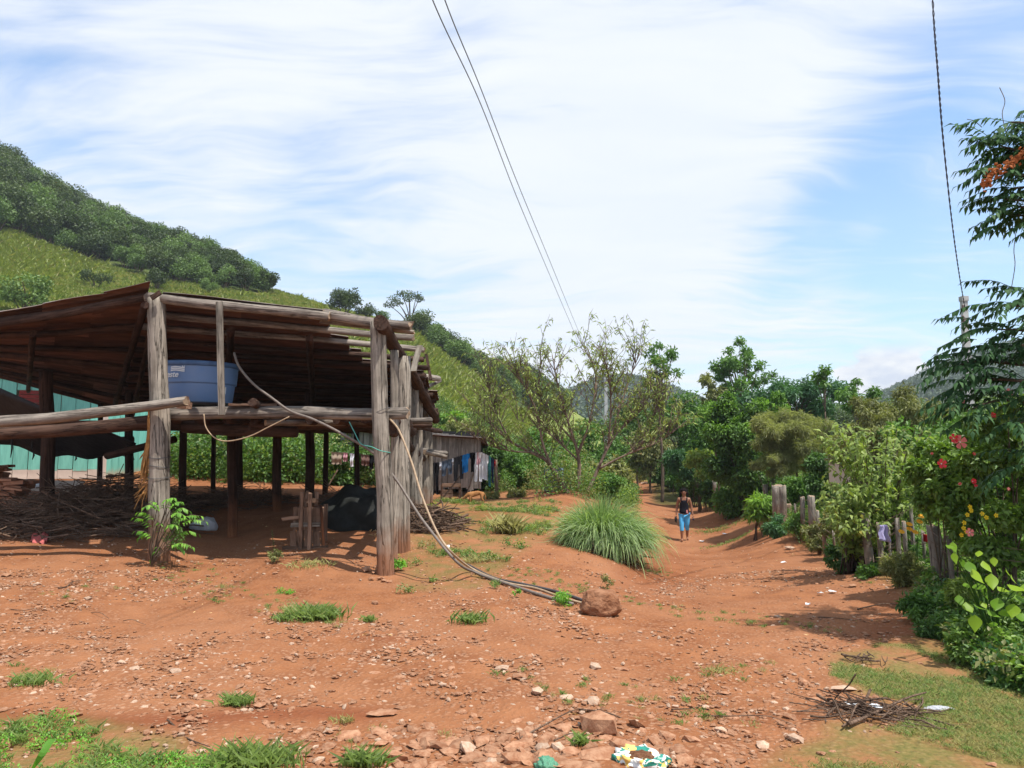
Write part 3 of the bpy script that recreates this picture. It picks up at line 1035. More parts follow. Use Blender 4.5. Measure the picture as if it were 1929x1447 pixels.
def sheet(name, q, s0, s1, t0, t1, lift, mat='roof_sheet'):
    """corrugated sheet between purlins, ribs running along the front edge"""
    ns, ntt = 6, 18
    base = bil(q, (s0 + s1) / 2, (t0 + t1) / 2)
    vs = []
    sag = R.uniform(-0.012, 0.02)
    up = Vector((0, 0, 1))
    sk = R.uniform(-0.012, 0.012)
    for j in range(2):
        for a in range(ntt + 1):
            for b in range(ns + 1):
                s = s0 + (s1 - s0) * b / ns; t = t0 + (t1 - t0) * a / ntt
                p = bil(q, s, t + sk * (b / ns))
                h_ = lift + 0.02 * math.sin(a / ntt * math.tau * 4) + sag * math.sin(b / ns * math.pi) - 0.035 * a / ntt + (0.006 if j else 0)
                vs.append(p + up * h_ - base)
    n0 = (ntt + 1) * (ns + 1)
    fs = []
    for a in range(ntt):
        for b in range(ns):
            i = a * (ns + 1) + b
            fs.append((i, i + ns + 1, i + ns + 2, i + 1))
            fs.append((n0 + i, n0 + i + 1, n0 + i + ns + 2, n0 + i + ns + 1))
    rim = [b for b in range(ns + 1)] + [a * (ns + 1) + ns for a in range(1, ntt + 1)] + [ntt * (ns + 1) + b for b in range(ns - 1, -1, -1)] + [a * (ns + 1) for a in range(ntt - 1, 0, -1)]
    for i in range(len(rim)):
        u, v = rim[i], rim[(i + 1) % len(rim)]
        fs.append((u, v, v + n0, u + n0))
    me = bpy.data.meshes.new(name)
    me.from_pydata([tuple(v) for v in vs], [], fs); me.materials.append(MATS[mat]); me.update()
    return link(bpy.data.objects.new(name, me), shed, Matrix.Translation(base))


ends = [0.685, 0.70, 0.755, 0.80, 0.93, 1.0, 1.01, 1.0, 1.02, 1.0, 1.01, 1.0]
for i in range(NP - 1):
    t0, t1 = i / (NP - 1) - 0.012 + (0.006 if i == 0 else 0), (i + 1) / (NP - 1) + 0.022
    e = ends[i] + R.uniform(-0.006, 0.006)
    cuts = [0.06 + R.uniform(-0.02, 0.03) if i == 0 else -0.01]
    while cuts[-1] < e - 0.36: cuts.append(cuts[-1] + 0.30 + R.uniform(-0.03, 0.04))
    cuts.append(e)
    for a, b in zip(cuts[:-1], cuts[1:]):
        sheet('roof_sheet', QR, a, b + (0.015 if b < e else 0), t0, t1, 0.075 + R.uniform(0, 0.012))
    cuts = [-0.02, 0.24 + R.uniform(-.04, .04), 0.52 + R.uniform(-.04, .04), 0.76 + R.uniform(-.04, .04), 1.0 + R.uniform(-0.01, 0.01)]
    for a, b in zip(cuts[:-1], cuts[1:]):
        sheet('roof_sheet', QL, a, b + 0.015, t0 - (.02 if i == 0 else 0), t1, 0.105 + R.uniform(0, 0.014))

# loose boards nailed on
plank('standing_slat', P(418, 783, 9.62), P(413, 568, 9.75), 0.078, 0.035, parent=shed)
plank('hanging_board', P(778, 700, 9.9), P(790, 652, 10.3), 0.075, 0.03, parent=shed)
plank('hanging_board', P(803, 668, 13.2), P(812, 716, 13.0), 0.05, 0.04, 'rafter_wood', shed)
plank('wedge', P(285, 562, 9.8), P(302, 550, 9.8), 0.06, 0.03, 'rafter_wood', shed)
plank('wedge', P(340, 764, 10.0), P(356, 764, 9.9), 0.09, 0.09, 'crate_wood', shed)
log('beam_stub', P(476, 757, 9.7), P(500, 770, 10.6), 0.055, 0.05, 'rafter_wood', shed)
for a in ((430, 763, 428), (455, 762, 480)):
    plank('scrap_board', P(a[0], a[1], 10.0), P(a[2] + 40, a[1] + 1, 10.1), 0.12, 0.03, 'crate_wood', shed, face=(0, 0, 1))
# wires round the post and the bark fibres hanging beside it
for y in (862, 879, 900):
    p = P(301, y, 10.0); mb = MB()
    mb.tube([p + Vector((math.cos(a) * 0.150, math.sin(a) * 0.150, 0.012 * math.sin(a * 2 + y))) for a in np.linspace(0, math.tau, 17)], 0.004, 4)
    mb.build('binding_wire', 'wire', shed)
p = P(718, 775, 9.4); mb = MB()
mb.tube([p + Vector((math.cos(a) * 0.112, math.sin(a) * 0.112, 0.05 * math.cos(a))) for a in np.linspace(0, math.tau, 17)], 0.004, 4)
mb.build('binding_wire', 'wire', shed)
mb = MB()
for k in range(46):
    a = P(279 + R.uniform(-1, 4), 772 + R.uniform(0, 60), 9.95 + R.uniform(-.05, .12)); e = P(266 + R.uniform(-4, 13), 888 + R.uniform(-25, 20), 9.95 + R.uniform(-.08, .15))
    mb.tube(spline([a, a.lerp(e, 0.45) + Vector((0.02, 0, 0.0)), e], 4), [0.010] * 8 + [0.003], 4)
mb.build('hanging_fibre', 'fibre', shed)
mb = MB()
for k in range(16):
    a = P(277 + R.uniform(-2, 3), 895 + R.uniform(-10, 30), 9.95); e = a + Vector((R.uniform(-.18, .02), R.uniform(-.05, .05), R.uniform(-.30, -.1)))
    mb.tube([a, a.lerp(e, .5) + Vector((R.uniform(-.03, .03), 0, 0)), e], [0.006, 0.005, 0.002], 4)
mb.build('hanging_fibre', 'fibre', shed)

# ------------------------------------------------------------------ water tank
tp = P(372, 762, 10.95)
tank = thing('water_tank', 'round blue plastic water tank with white lettering on the shed loft', 'water tank', tp)


def lathe(name, prof, mat, parent, c, n=48, smooth=True):
    mb = MB(); vs = []; fs = []
    for r, z in prof:
        for k in range(n):
            a = math.tau * k / n
            vs.append(c + Vector((r * math.cos(a), r * math.sin(a), z)))
    for i in range(len(prof) - 1):
        for k in range(n):
            a = i * n + k; b = i * n + (k + 1) % n
            fs.append((a, b, b + n, a + n))
    mb.add(vs, fs)
    return mb.build(name, mat, parent, smooth=smooth)


TR = 0.555
lathe('lower_wall', [(0.0, 0.01), (TR - 0.085, 0.01), (TR - 0.075, 0.02), (TR - 0.045, 0.275)], 'tank_blue', tank, tp)
lathe('upper_wall', [(TR - 0.045, 0.275), (TR - 0.022, 0.285), (TR - 0.02, 0.30), (TR - 0.004, 0.52)], 'tank_blue', tank, tp)
lathe('rim', [(TR - 0.004, 0.52), (TR + 0.016, 0.525), (TR + 0.018, 0.585), (TR - 0.01, 0.595), (TR - 0.03, 0.585), (TR - 0.14, 0.1), (0, 0.1)], 'tank_rim', tank, tp)


def on_tank(name, me, ang, z, mat, rad):
    """wrap a flat XY mesh round the tank wall"""
    for v in me.vertices:
        a = ang + v.co.x / rad
        d = rad + v.co.z
        v.co = Vector((tp.x + d * math.sin(a), tp.y - d * math.cos(a), tp.z + z + v.co.y)) - tp
    me.materials.clear(); me.materials.append(MATS[mat])
    return link(bpy.data.objects.new(name, me), tank, Matrix.Translation(tp))


def text_mesh(body, size, shear=0.0):
    c = bpy.data.curves.new('text', 'FONT'); c.body = body; c.size = size; c.extrude = 0.0015; c.offset = size * 0.02; c.resolution_u = 3; c.shear = shear
    o = bpy.data.objects.new('text', c); COL.objects.link(o)
    dg = bpy.context.evaluated_depsgraph_get()
    me = bpy.data.meshes.new_from_object(o.evaluated_get(dg))
    bpy.data.objects.remove(o); bpy.data.curves.remove(c)
    return me


on_tank('lettering', text_mesh('este', 0.115, 0.25), math.radians(-26), 0.355, 'white_paint', TR - 0.004)
on_tank('lettering', text_mesh('N', 0.055, 0.2), math.radians(-1), 0.475, 'white_paint', TR + 0.001)
for k in range(3):
    mb = MB()
    for i in range(8):
        x0, x1 = -0.02 + i * 0.026, -0.02 + (i + 1) * 0.026
        f = lambda x: 0.008 * math.sin(x * 22 + 0.5)
        mb.add([(x0, f(x0), 0.002), (x1, f(x1), 0.002), (x1, f(x1) + 0.017, 0.002), (x0, f(x0) + 0.017, 0.002)], [(0, 1, 2, 3)])
    on_tank('wave_stripe', mb.mesh('wave_stripe', 'white_paint'), math.radians(-16), 0.435 + k * 0.024 - 0.0, 'white_paint', TR - 0.004)
mb = MB(); mb.add([(0, 0, .002), (.085, 0, .002), (.07, .10, .002), (.035, .11, .002)], [(0, 1, 2, 3)]); mb.add([(.10, 0, .002), (.135, -.01, .002), (.14, .1, .002), (.118, .1, .002)], [(0, 1, 2, 3)])
on_tank('sticker', mb.mesh('sticker', 'white_paint'), math.radians(55), 0.145, 'white_paint', TR - 0.052)

# ------------------------------------------------------------------ hoses and ropes
def hose(name, label, pts, r, mat, n=7, cat='hose', taper=None):
    mb = MB(); sp = spline(pts, n)
    mb.tube(sp, r, 7)
    return tag(mb.build(name, mat, smooth=True), label, cat)


def onG(px, py, lift=0.02):
    p = gp(px, py); p.z += lift; return p


hose('hose', 'pale brown hose sagging from inside the shed roof down past the right post',
     [P(441, 665, 10.2), P(450, 690, 10.1), P(476, 722, 10.0), P(515, 752, 9.9), P(548, 775, 9.85), P(590, 790, 9.7), P(640, 815, 9.6), P(705, 855, 9.66), P(745, 902, 9.62), P(770, 940, 9.5), P(800, 985, 9.2), P(860, 1058, 8.9),
      onG(900, 1085, .03), onG(960, 1105), onG(1020, 1125), onG(1080, 1142)], 0.017, 'hose_grey')
hose('hose', 'yellowish hose running from the rail end to the ground in front of the shed',
     [P(735, 790, 9.75), P(752, 812, 9.5), P(775, 870, 9.3), P(795, 935, 9.1), P(822, 1000, 8.9), P(850, 1040, 8.8), onG(890, 1078, .04), onG(950, 1100), onG(1010, 1112), onG(1060, 1130), onG(1105, 1142)], 0.014, 'hose_tan')
hose('hose', 'black hose lying across the red earth up to the boulder', [onG(880, 1068, .03), onG(930, 1092), onG(980, 1103), onG(1040, 1116), onG(1085, 1130), onG(1108, 1140)], 0.017, 'hose_black')
hose('cable', 'thin cable drooping in a loop below the loft rail beside the tank', [P(384, 780, 9.7), P(388, 805, 9.7), P(405, 825, 9.7), P(430, 831, 9.7), P(470, 822, 9.7), P(505, 805, 9.7), P(545, 785, 9.7)], 0.008, 'hose_tan', cat='cable')
hose('rope', 'thin green rope tied to the right post and the loft rail', [P(658, 795, 9.7), P(668, 815, 9.6), P(680, 836, 9.5), P(700, 842, 9.25), P(716, 849, 9.2), P(735, 853, 9.35)], 0.006, 'teal_rope', cat='rope')

# ------------------------------------------------------------------ green boarded house behind the shed
gh = thing('wooden_house', 'turquoise boarded wooden house on stilts behind the shed', 'house', P(60, 890, 20.0))
a = P(-330, 800, 19.0); b = P(197, 800, 20.2)
zf = P(100, 885, 20).z; zt = P(100, 640, 20).z
dirw = Vector((b.x - a.x, b.y - a.y, 0)); Lw = dirw.length; dirw.normalize()
nrmw = Vector((dirw.y, -dirw.x, 0))
nb = int(Lw / 0.36)
wx0, wx1 = P(48, 750, 20).x, P(77, 750, 20).x
wz0, wz1 = P(60, 768, 20).z, P(60, 736, 20).z
for i in range(nb):
    p = Vector((a.x, a.y, 0)) + dirw * ((i + 0.5) * Lw / nb)
    inwin = wx0 - 0.12 < p.x < wx1 + 0.12
    off = nrmw * R.uniform(0, 0.012)
    if inwin:
        plank('board', (p.x, p.y, zf), (p.x, p.y, wz0), Lw / nb - 0.02, 0.03, 'green_board', gh, face=nrmw)
        plank('board', (p.x, p.y, wz1), (p.x, p.y, zt), Lw / nb - 0.02, 0.03, 'green_board', gh, face=nrmw)
    else:
        q = p + off
        plank('board', (q.x, q.y, zf + R.uniform(-.04, .02)), (q.x, q.y, zt), Lw / nb - 0.02, 0.03, 'green_board', gh, face=nrmw)
for i in range(nb):                                      # bare skirting boards under the painted ones
    p = Vector((a.x, a.y, 0)) + dirw * ((i + 0.5) * Lw / nb) + nrmw * 0.005
    plank('skirt_board', (p.x, p.y, zf - 0.24), (p.x, p.y, zf + 0.0), Lw / nb - 0.015, 0.03, 'beige_wall', gh, face=nrmw)
w = thing('shutter', None, None, P(62, 752, 20.0)); w.parent = gh; w.matrix_basis = WM[gh.name].inverted() @ WM[w.name]
for k in range(4):
    z = wz0 + (wz1 - wz0) * (k + 0.5) / 4
    q0 = Vector((wx0 - 0.05, a.y + (wx0 - a.x) * dirw.y / dirw.x, z)) + nrmw * 0.02; q1 = q0 + dirw * (wx1 - wx0 + 0.1)
    plank('slat', q0, q1, (wz1 - wz0) / 4 - 0.015, 0.025, 'maroon', w, face=nrmw)
zr = P(100, 712, 20).z
q0 = Vector((a.x, a.y, zr)) + nrmw * 0.05; plank('rail', q0, q0 + dirw * Lw, 0.08, 0.04, 'green_board', gh, face=nrmw)
mb = MB()
e1 = b + Vector((0.0, 6.0, 0)); 
mb.box(((a.x + b.x) / 2, b.y + 2.75, (zf + zt) / 2), (Lw - 0.3, 4.9, zt - zf - 0.1))
mb.build('inner_wall', 'beige_wall', gh)
for i in range(13):                                      # side wall, in shade
    p = Vector((b.x, b.y, 0)) + Vector((0.02, 0.2 + i * 0.36, 0))
    plank('board', (p.x, p.y, zf - 0.15), (p.x, p.y, zt), 0.34, 0.03, 'green_board', gh, face=(1, 0, 0))
mb = MB(); rz = zt
for sgn in (0, 1):
    pass
A0 = Vector((a.x - .5, a.y - .6, zt - .05)); B0 = Vector((b.x + .5, b.y - .6, zt - .05)); up = Vector((0, 3.4, 1.1))
mb.add([A0, B0, B0 + up, A0 + up, A0 + Vector((0, 0, .04)), B0 + Vector((0, 0, .04)), B0 + up + Vector((0, 0, .04)), A0 + up + Vector((0, 0, .04))], [(0, 1, 2, 3), (7, 6, 5, 4), (0, 4, 5, 1), (1, 5, 6, 2)])
A1 = A0 + Vector((0, 6.8, 0)); B1 = B0 + Vector((0, 6.8, 0))
mb.add([A0 + up + Vector((0, 0, .002)), B0 + up + Vector((0, 0, .002)), B1, A1], [(0, 1, 2, 3)])
mb.build('roof', 'roof_sheet', gh)
for px in (-120, 20, 183):
    p = gd(px, 20.3 if px > 100 else 20.0)
    log('stilt', (p.x, p.y + .1, p.z - .2), (p.x, p.y + .1, zf - .1), 0.16, 0.14, 'stilt_concrete', gh, knob=0.02)
for px in (140,):
    p = gd(px, 20.4); mb = MB(); mb.box((p.x, p.y, zf - .35), (0.28, .2, .25)); mb.build('block', 'stilt_concrete', gh)
plank('corner_board', (b.x + .04, b.y - .02, zf - 0.5), (b.x + .04, b.y - .02, zt), 0.09, 0.09, 'beige_wall', gh)

# black sheeting hung behind the left bay
def cloth_grid(name, quad, nu, nv, fn, mat, parent=None, thick=0.004):
    """a thin sheet over a quad: quad = [top-left, top-right, bottom-right, bottom-left]"""
    mb = MB(); vs = []
    for j in range(nv + 1):
        for i in range(nu + 1):
            s, t = i / nu, j / nv
            p = (quad[0] * (1 - s) + quad[1] * s) * (1 - t) + (quad[3] * (1 - s) + quad[2] * s) * t
            vs.append(p + Vector(fn(s, t)))
    n0 = len(vs)
    vs += [v + Vector((0, thick, thick * .3)) for v in vs]
    fs = []
    for j in range(nv):
        for i in range(nu):
            a_ = j * (nu + 1) + i
            fs.append((a_, a_ + nu + 1, a_ + nu + 2, a_ + 1)); fs.append((a_ + n0, a_ + 1 + n0, a_ + nu + 2 + n0, a_ + nu + 1 + n0))
    rim = list(range(nu + 1)) + [j * (nu + 1) + nu for j in range(1, nv + 1)] + [nv * (nu + 1) + i for i in range(nu - 1, -1, -1)] + [j * (nu + 1) for j in range(nv - 1, 0, -1)]
    for i in range(len(rim)):
        u, v = rim[i], rim[(i + 1) % len(rim)]; fs.append((u, v, v + n0, u + n0))
    mb.add(vs, fs)
    return mb.build(name, mat, parent, smooth=True)


def sagf(s, t): return (0, 0.08 * math.sin(s * 9 + t * 3), 0.10 * math.sin(s * 7 + 1) * t + 0.05 * math.sin(s * 23) * t)


tag(cloth_grid('plastic_sheet', [P(-80, 700, 15.0), P(255, 835, 15.2), P(255, 872, 16.2), P(-80, 828, 16.2)], 26, 8, sagf, 'black_plastic'),
    'black plastic sheet slung under the left bay of the shed', 'plastic sheet')
mb = MB()
for x0, y0, y1 in ((22, 826, 862), (60, 832, 850), (63, 850, 866), (143, 860, 868)):
    p = P(x0, y0, 15.9); q = P(x0 - 2, y1, 15.9)
    mb.tube([p, p.lerp(q, .5) + Vector((.02, 0, 0)), q], [0.012, 0.02, 0.008], 5)
tag(mb.build('plastic_strips', 'black_plastic'), 'torn black strips dangling below the plastic sheet', 'strips')

# ------------------------------------------------------------------ grey plank shack by the washing line
sh = thing('plank_shack', 'grey weathered plank shack behind the washing line', 'shack', gd(860, 22.5))
sa, sb = P(640, 900, 23.5), P(905, 900, 22.0)
dv = Vector((sb.x - sa.x, sb.y - sa.y, 0)); Ls = dv.length; dv.normalize(); nv_ = Vector((dv.y, -dv.x, 0))
zb = P(860, 922, 22.2).z
nb = int(Ls / 0.20)
for i in range(nb):
    s = (i + .5) / nb
    p = Vector((sa.x, sa.y, 0)) + dv * (Ls * s)
    top = P(830, 812, 22.4).z - (s - .65) * 0.75 if s > .4 else P(830, 812, 22.4).z + .1
    if abs(s - 0.955) < 0.02: continue
    plank('board', (p.x, p.y, zb + R.uniform(-.06, .06)), (p.x, p.y, top), Ls / nb - 0.018, 0.022, 'shack_wood', sh, face=nv_)
    if i % 2 == 0:
        q = p + dv * (Ls / nb / 2) + nv_ * 0.02
        plank('batten', (q.x, q.y, zb + .02), (q.x, q.y, top), 0.035, 0.018, 'shack_wood', sh, face=nv_)
mb = MB(); c0 = Vector((sa.x, sa.y, P(830, 806, 22).z)) + nv_ * .35
c1 = c0 + dv * (Ls + .3); c1.z = P(905, 826, 22).z
mb.add([c0, c1, c1 + Vector((0, 3, -.3)), c0 + Vector((0, 3, -.3))] + [v + Vector((0, 0, .03)) for v in (c0, c1, c1 + Vector((0, 3, -.3)), c0 + Vector((0, 3, -.3)))], [(0, 3, 2, 1), (4, 5, 6, 7), (0, 1, 5, 4), (1, 2, 6, 5), (2, 3, 7, 6)])
mb.build('roof', 'roof_sheet', sh)
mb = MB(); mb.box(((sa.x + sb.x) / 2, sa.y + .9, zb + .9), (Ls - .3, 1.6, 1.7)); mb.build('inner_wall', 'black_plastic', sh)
for px in (835, 868, 885, 700):
    p = gd(px, 22.3); log('stilt', (p.x, p.y, p.z - .2), (p.x, p.y, zb + .05), 0.05, 0.05, 'log_wood', sh)

# ------------------------------------------------------------------ foliage helpers
def clump_leaves(Cc, Rc, n, L, Wd, hang=0.3, out=0.6, fine=False, flat=0.85, droop=0.2, fold=0.2, jl=0.35, power=0.6, contrast=0.6, crn=None):
    Cc = np.asarray(Cc, float); Rc = np.asarray(Rc, float)
    w = Rc ** 2; w = w / w.sum()
    idx = N.choice(len(Cc), n, p=w)
    d = rand_dirs(n)
    rad = N.random(n) ** power
    pos = Cc[idx] + d * (Rc[idx] * rad)[:, None] * np.array([1, 1, flat])
    dr = nrmz(d * out + rand_dirs(n) * 0.8 + np.array([0, 0, -hang]))
    up = nrmz(rand_dirs(n) * 0.7 + d * 0.5 + np.array([0, 0, 0.7]))
    LL = L * (1 + N.uniform(-jl, jl, n))
    V, F, k = leaves_np(pos, dr, up, LL, Wd * LL / L, fold, droop, fine)
    cr = N.random(len(Cc)) if crn is None else crn
    rn = np.clip(contrast * cr[idx] + (1 - contrast) * N.random(n), 0, 1)
    rn = np.where(N.random(n) < 0.03, 0.99, rn * 0.93)
    return V, F, np.repeat(rn, k)


def set_mesh(name, V, F, mat, rn, parent=None, world=None, smooth=False):
    world = world or (WM[parent.name] if parent else Matrix.Identity(4))
    off = np.array(world.translation)
    o = bpy.data.objects.new(name, tri_mesh(name, V - off, F, mat, rn, smooth))
    return link(o, parent, Matrix.Translation(world.translation))


def stem_tubes(mb, base, targets, r, n=5, spread=0.3):
    base = Vector(base)
    for t in targets:
        t = Vector(t)
        b = base + Vector((R.uniform(-spread, spread) * .4, R.uniform(-spread, spread) * .4, 0))
        m = b.lerp(t, 0.45); m += Vector(((b.x - t.x) * 0.12 + R.uniform(-.05, .05), R.uniform(-.05, .05), (t.z - b.z) * 0.10))
        sp = spline([b, m, t], 5)
        mb.tube(sp, [r * (1 - 0.75 * i / (len(sp) - 1)) for i in range(len(sp))], n)


def bush(name, label, cat, cx, cy, rx, ry, D, n, L, Wd, mat, k=16, cr=0.38, stems=7, sr=0.02, stemmat='bark', base=None, group=None, trunk=None, dy=None, part='foliage', clump_seed=None, **kw):
    c = P(cx, cy, D); s = D / FOC
    RX, RZ = rx * s, ry * s; RY = dy if dy else (RX + RZ) / 2 * 0.9
    b = base if base is not None else Vector((c.x, c.y, gz(c.x, c.y)))
    t = thing(name, label, cat, b, group)
    pts = []; rr = []
    while len(pts) < k:
        d = rand_dirs(1)[0] * (N.random() ** 0.33) * (1 - cr * 0.45)
        pts.append((c.x + d[0] * RX, c.y + d[1] * RY, c.z + d[2] * RZ)); rr.append(cr * (RX * RZ) ** .5 * R.uniform(0.75, 1.25))
    V, F, rn = clump_leaves(pts, rr, int(n * 1.45), L, Wd, **kw)
    set_mesh(part, V, F, mat, rn, t)
    mb = MB()
    if trunk:
        tr, tz = trunk
        fork = Vector((c.x, c.y, b.z + (c.z - b.z) * tz))
        sp = spline([b - Vector((0, 0, .15)), b.lerp(fork, .5) + Vector((R.uniform(-.08, .08) * tr * 8, 0, 0)), fork], 5)
        mb.tube(sp, [tr * (1 - 0.35 * i / (len(sp) - 1)) for i in range(len(sp))], 8)
        stem_tubes(mb, fork, pts[:stems * 2], tr * 0.42, 5, tr)
        mb.build('trunk', stemmat, t, smooth=True)
    elif stems:
        stem_tubes(mb, b - Vector((0, 0, .05)), pts[:stems], sr)
        mb.build('stems', stemmat, t, smooth=True)
    return t, pts


# ------------------------------------------------------------------ scattered stuff through geometry nodes
_src = {}


def proto_collection(key, meshes):
    c = bpy.data.collections.new(key)
    for i, me in enumerate(meshes):
        o = bpy.data.objects.new('%s_%02d' % (key, i), me)
        c.objects.link(o)
    return c


def gn_scatter(name, label, cat, pts, scale, rot, meshes, kind='stuff'):
    pts = np.asarray(pts, dtype=np.float32); n = len(pts)
    me = bpy.data.meshes.new(name + '_points')
    me.vertices.add(n); me.vertices.foreach_set('co', pts.ravel())
    a = me.attributes.new('sc', 'FLOAT', 'POINT'); a.data.foreach_set('value', np.asarray(scale, dtype=np.float32))
    a = me.attributes.new('rt', 'FLOAT_VECTOR', 'POINT'); a.data.foreach_set('vector', np.asarray(rot, dtype=np.float32).ravel())
    a = me.attributes.new('pk', 'INT', 'POINT'); a.data.foreach_set('value', N.integers(0, len(meshes), n).astype(np.int32))
    o = bpy.data.objects.new(name, me)
    g = bpy.data.node_groups.new(name, 'GeometryNodeTree')
    g.interface.new_socket('Geometry', in_out='INPUT', socket_type='NodeSocketGeometry')
    g.interface.new_socket('Geometry', in_out='OUTPUT', socket_type='NodeSocketGeometry')
    gi = g.nodes.new('NodeGroupInput'); go = g.nodes.new('NodeGroupOutput')
    ip = g.nodes.new('GeometryNodeInstanceOnPoints')
    ci = g.nodes.new('GeometryNodeCollectionInfo')
    ci.inputs['Collection'].default_value = proto_collection(name + '_kinds', meshes)
    ci.inputs['Separate Children'].default_value = True
    ci.inputs['Reset Children'].default_value = True

    def attr(nm, ty):
        q = g.nodes.new('GeometryNodeInputNamedAttribute'); q.data_type = ty; q.inputs['Name'].default_value = nm
        return q.outputs['Attribute']
    g.links.new(gi.outputs[0], ip.inputs['Points'])
    g.links.new(ci.outputs[0], ip.inputs['Instance'])
    ip.inputs['Pick Instance'].default_value = True
    g.links.new(attr('pk', 'INT'), ip.inputs['Instance Index'])
    g.links.new(attr('rt', 'FLOAT_VECTOR'), ip.inputs['Rotation'])
    g.links.new(attr('sc', 'FLOAT'), ip.inputs['Scale'])
    g.links.new(ip.outputs[0], go.inputs[0])
    md = o.modifiers.new('scatter', 'NODES'); md.node_group = g
    link(o)
    return tag(o, label, cat, kind=kind)


def wedge(n, y0, y1, u0, u1):
    y = np.sqrt(N.uniform(y0 * y0, y1 * y1, n)); x = y * N.uniform(u0, u1, n)
    return x, y


def hill_proto(n, mat, spiky=0.0, leaf=0.10, k=12, trunk=True, flat=0.6, wide=0.5):
    """a crown about 1 m high (scaled on use) with a short trunk"""
    pts = []; rr = []
    for i in range(k):
        d = rand_dirs(1)[0] * N.random() ** 0.4
        pts.append((d[0] * wide * .7, d[1] * wide * .7, 0.58 + d[2] * 0.3 * flat / 0.6)); rr.append(R.uniform(0.15, 0.27))
    V, F, rn = clump_leaves(pts, rr, n, leaf, leaf * 0.75, hang=0.1, out=0.5, flat=0.8, power=0.35)
    mb = MB()
    if trunk: stem_tubes(mb, (0, 0, -0.15), pts[:5], 0.028, 4, 0.02)
    return V, F, rn, mb


def proto_mesh(name, *a, mat='hill_leaf', **k):
    V, F, rn, mb = hill_proto(*a, mat=mat, **k)
    if mb.v:
        F2 = []
        for f in mb.f:
            for i in range(1, len(f) - 1): F2.append((f[0], f[i], f[i + 1]))
        me = tri_mesh(name, np.concatenate([V, np.array(mb.v)]), np.concatenate([F, np.array(F2) + len(V)]), [mat, 'bark'], np.concatenate([rn, np.zeros(len(F2))]))
        me.polygons.foreach_set('material_index', [0] * len(F) + [1] * len(F2))
        return me
    return tri_mesh(name, V, F, mat, rn)


HK = [proto_mesh('hill_tree', 2200, mat='hill_leaf', leaf=0.058, k=22) for _ in range(4)] + [proto_mesh('hill_tree', 2200, mat='hill_leaf_light', leaf=0.058, k=20) for _ in range(3)]
x, y = wedge(14000, 62, 185, -0.95, 0.12)
z = ground_np(x, y)
px, py = pix_np(x, y, z)
okf = (in_poly(px, py, FOREST1) & (y > 80) & (y < 178)) | (in_poly(px, py, FOREST2) & (y > 62) & (y < 178))
idx = np.where(okf)[0]
keep = []
cell = {}
for i in idx:                                    # keep neighbours apart
    kx, ky = int(x[i] / 2.7), int(y[i] / 2.7)
    if (kx, ky) in cell: continue
    cell[(kx, ky)] = 1; keep.append(i)
keep = np.array(keep)
print('forest trees', len(keep))
sc = N.uniform(.62, 1.3, len(keep)) * np.interp(px[keep], [-100, 200, 420, 540], [5.4, 4.6, 3.4, 2.6]) * np.where(px[keep] > 560, 1.35, 1.0)
rot = np.stack([N.uniform(-.1, .1, len(keep)), N.uniform(-.1, .1, len(keep)), N.uniform(0, 6.28, len(keep))], 1)
# the ones along the open edges and the skyline stand as trees of their own
edge = (y[keep] > 150) | (np.array([not in_poly(np.array([px[i]]), np.array([py[i] + 26]), FOREST1 if px[i] < 560 else FOREST2)[0] for i in keep]))
ei = np.where(edge)[0]; ei = ei[np.argsort(N.random(len(ei)))][:110]
mask = np.ones(len(keep), bool); mask[ei] = False
gn_scatter('hillside_wood', 'dense dark green wood covering the upper slope of the hill', 'wood', np.stack([x[keep], y[keep], z[keep] - .2], 1)[mask], sc[mask], rot[mask], HK)
for i in ei:
    k = keep[i]
    o = bpy.data.objects.new('hill_tree', HK[i % len(HK)])
    link(o, None, Matrix.Translation((x[k], y[k], z[k] - .2)) @ Matrix.Rotation(rot[i][2], 4, 'Z') @ Matrix.Scale(sc[i], 4))
    lt = (i % len(HK)) >= 4
    if px[k] < 560: tag(o, ('pale green' if lt else 'dark green') + ' tree at the rim of the wood on the high left hill', 'tree', ('pale' if lt else 'dark') + ' trees at the rim of the high wood')
    else: tag(o, ('light green' if lt else 'dark') + ' small tree in the belt along the lower ridge', 'tree', ('light' if lt else 'dark') + ' trees of the lower ridge belt')

# trees that stand alone on the slope and ridge
def lone(px, py, D, h, mat, label, wide=0.5, n=1500, leaf=0.07, flat=0.6, k=14, name='hill_tree', cat='tree', trunk=True):
    me = proto_mesh(name, n, mat=mat, leaf=leaf, flat=flat, wide=wide, k=k, trunk=trunk)
    p = gd(px, D)
    o = bpy.data.objects.new(name, me)
    link(o, None, Matrix.Translation(p - Vector((0, 0, 0.05 * h))) @ Matrix.Rotation(R.uniform(0, 6), 4, 'Z') @ Matrix.Scale(h, 4))
    return tag(o, label, cat)


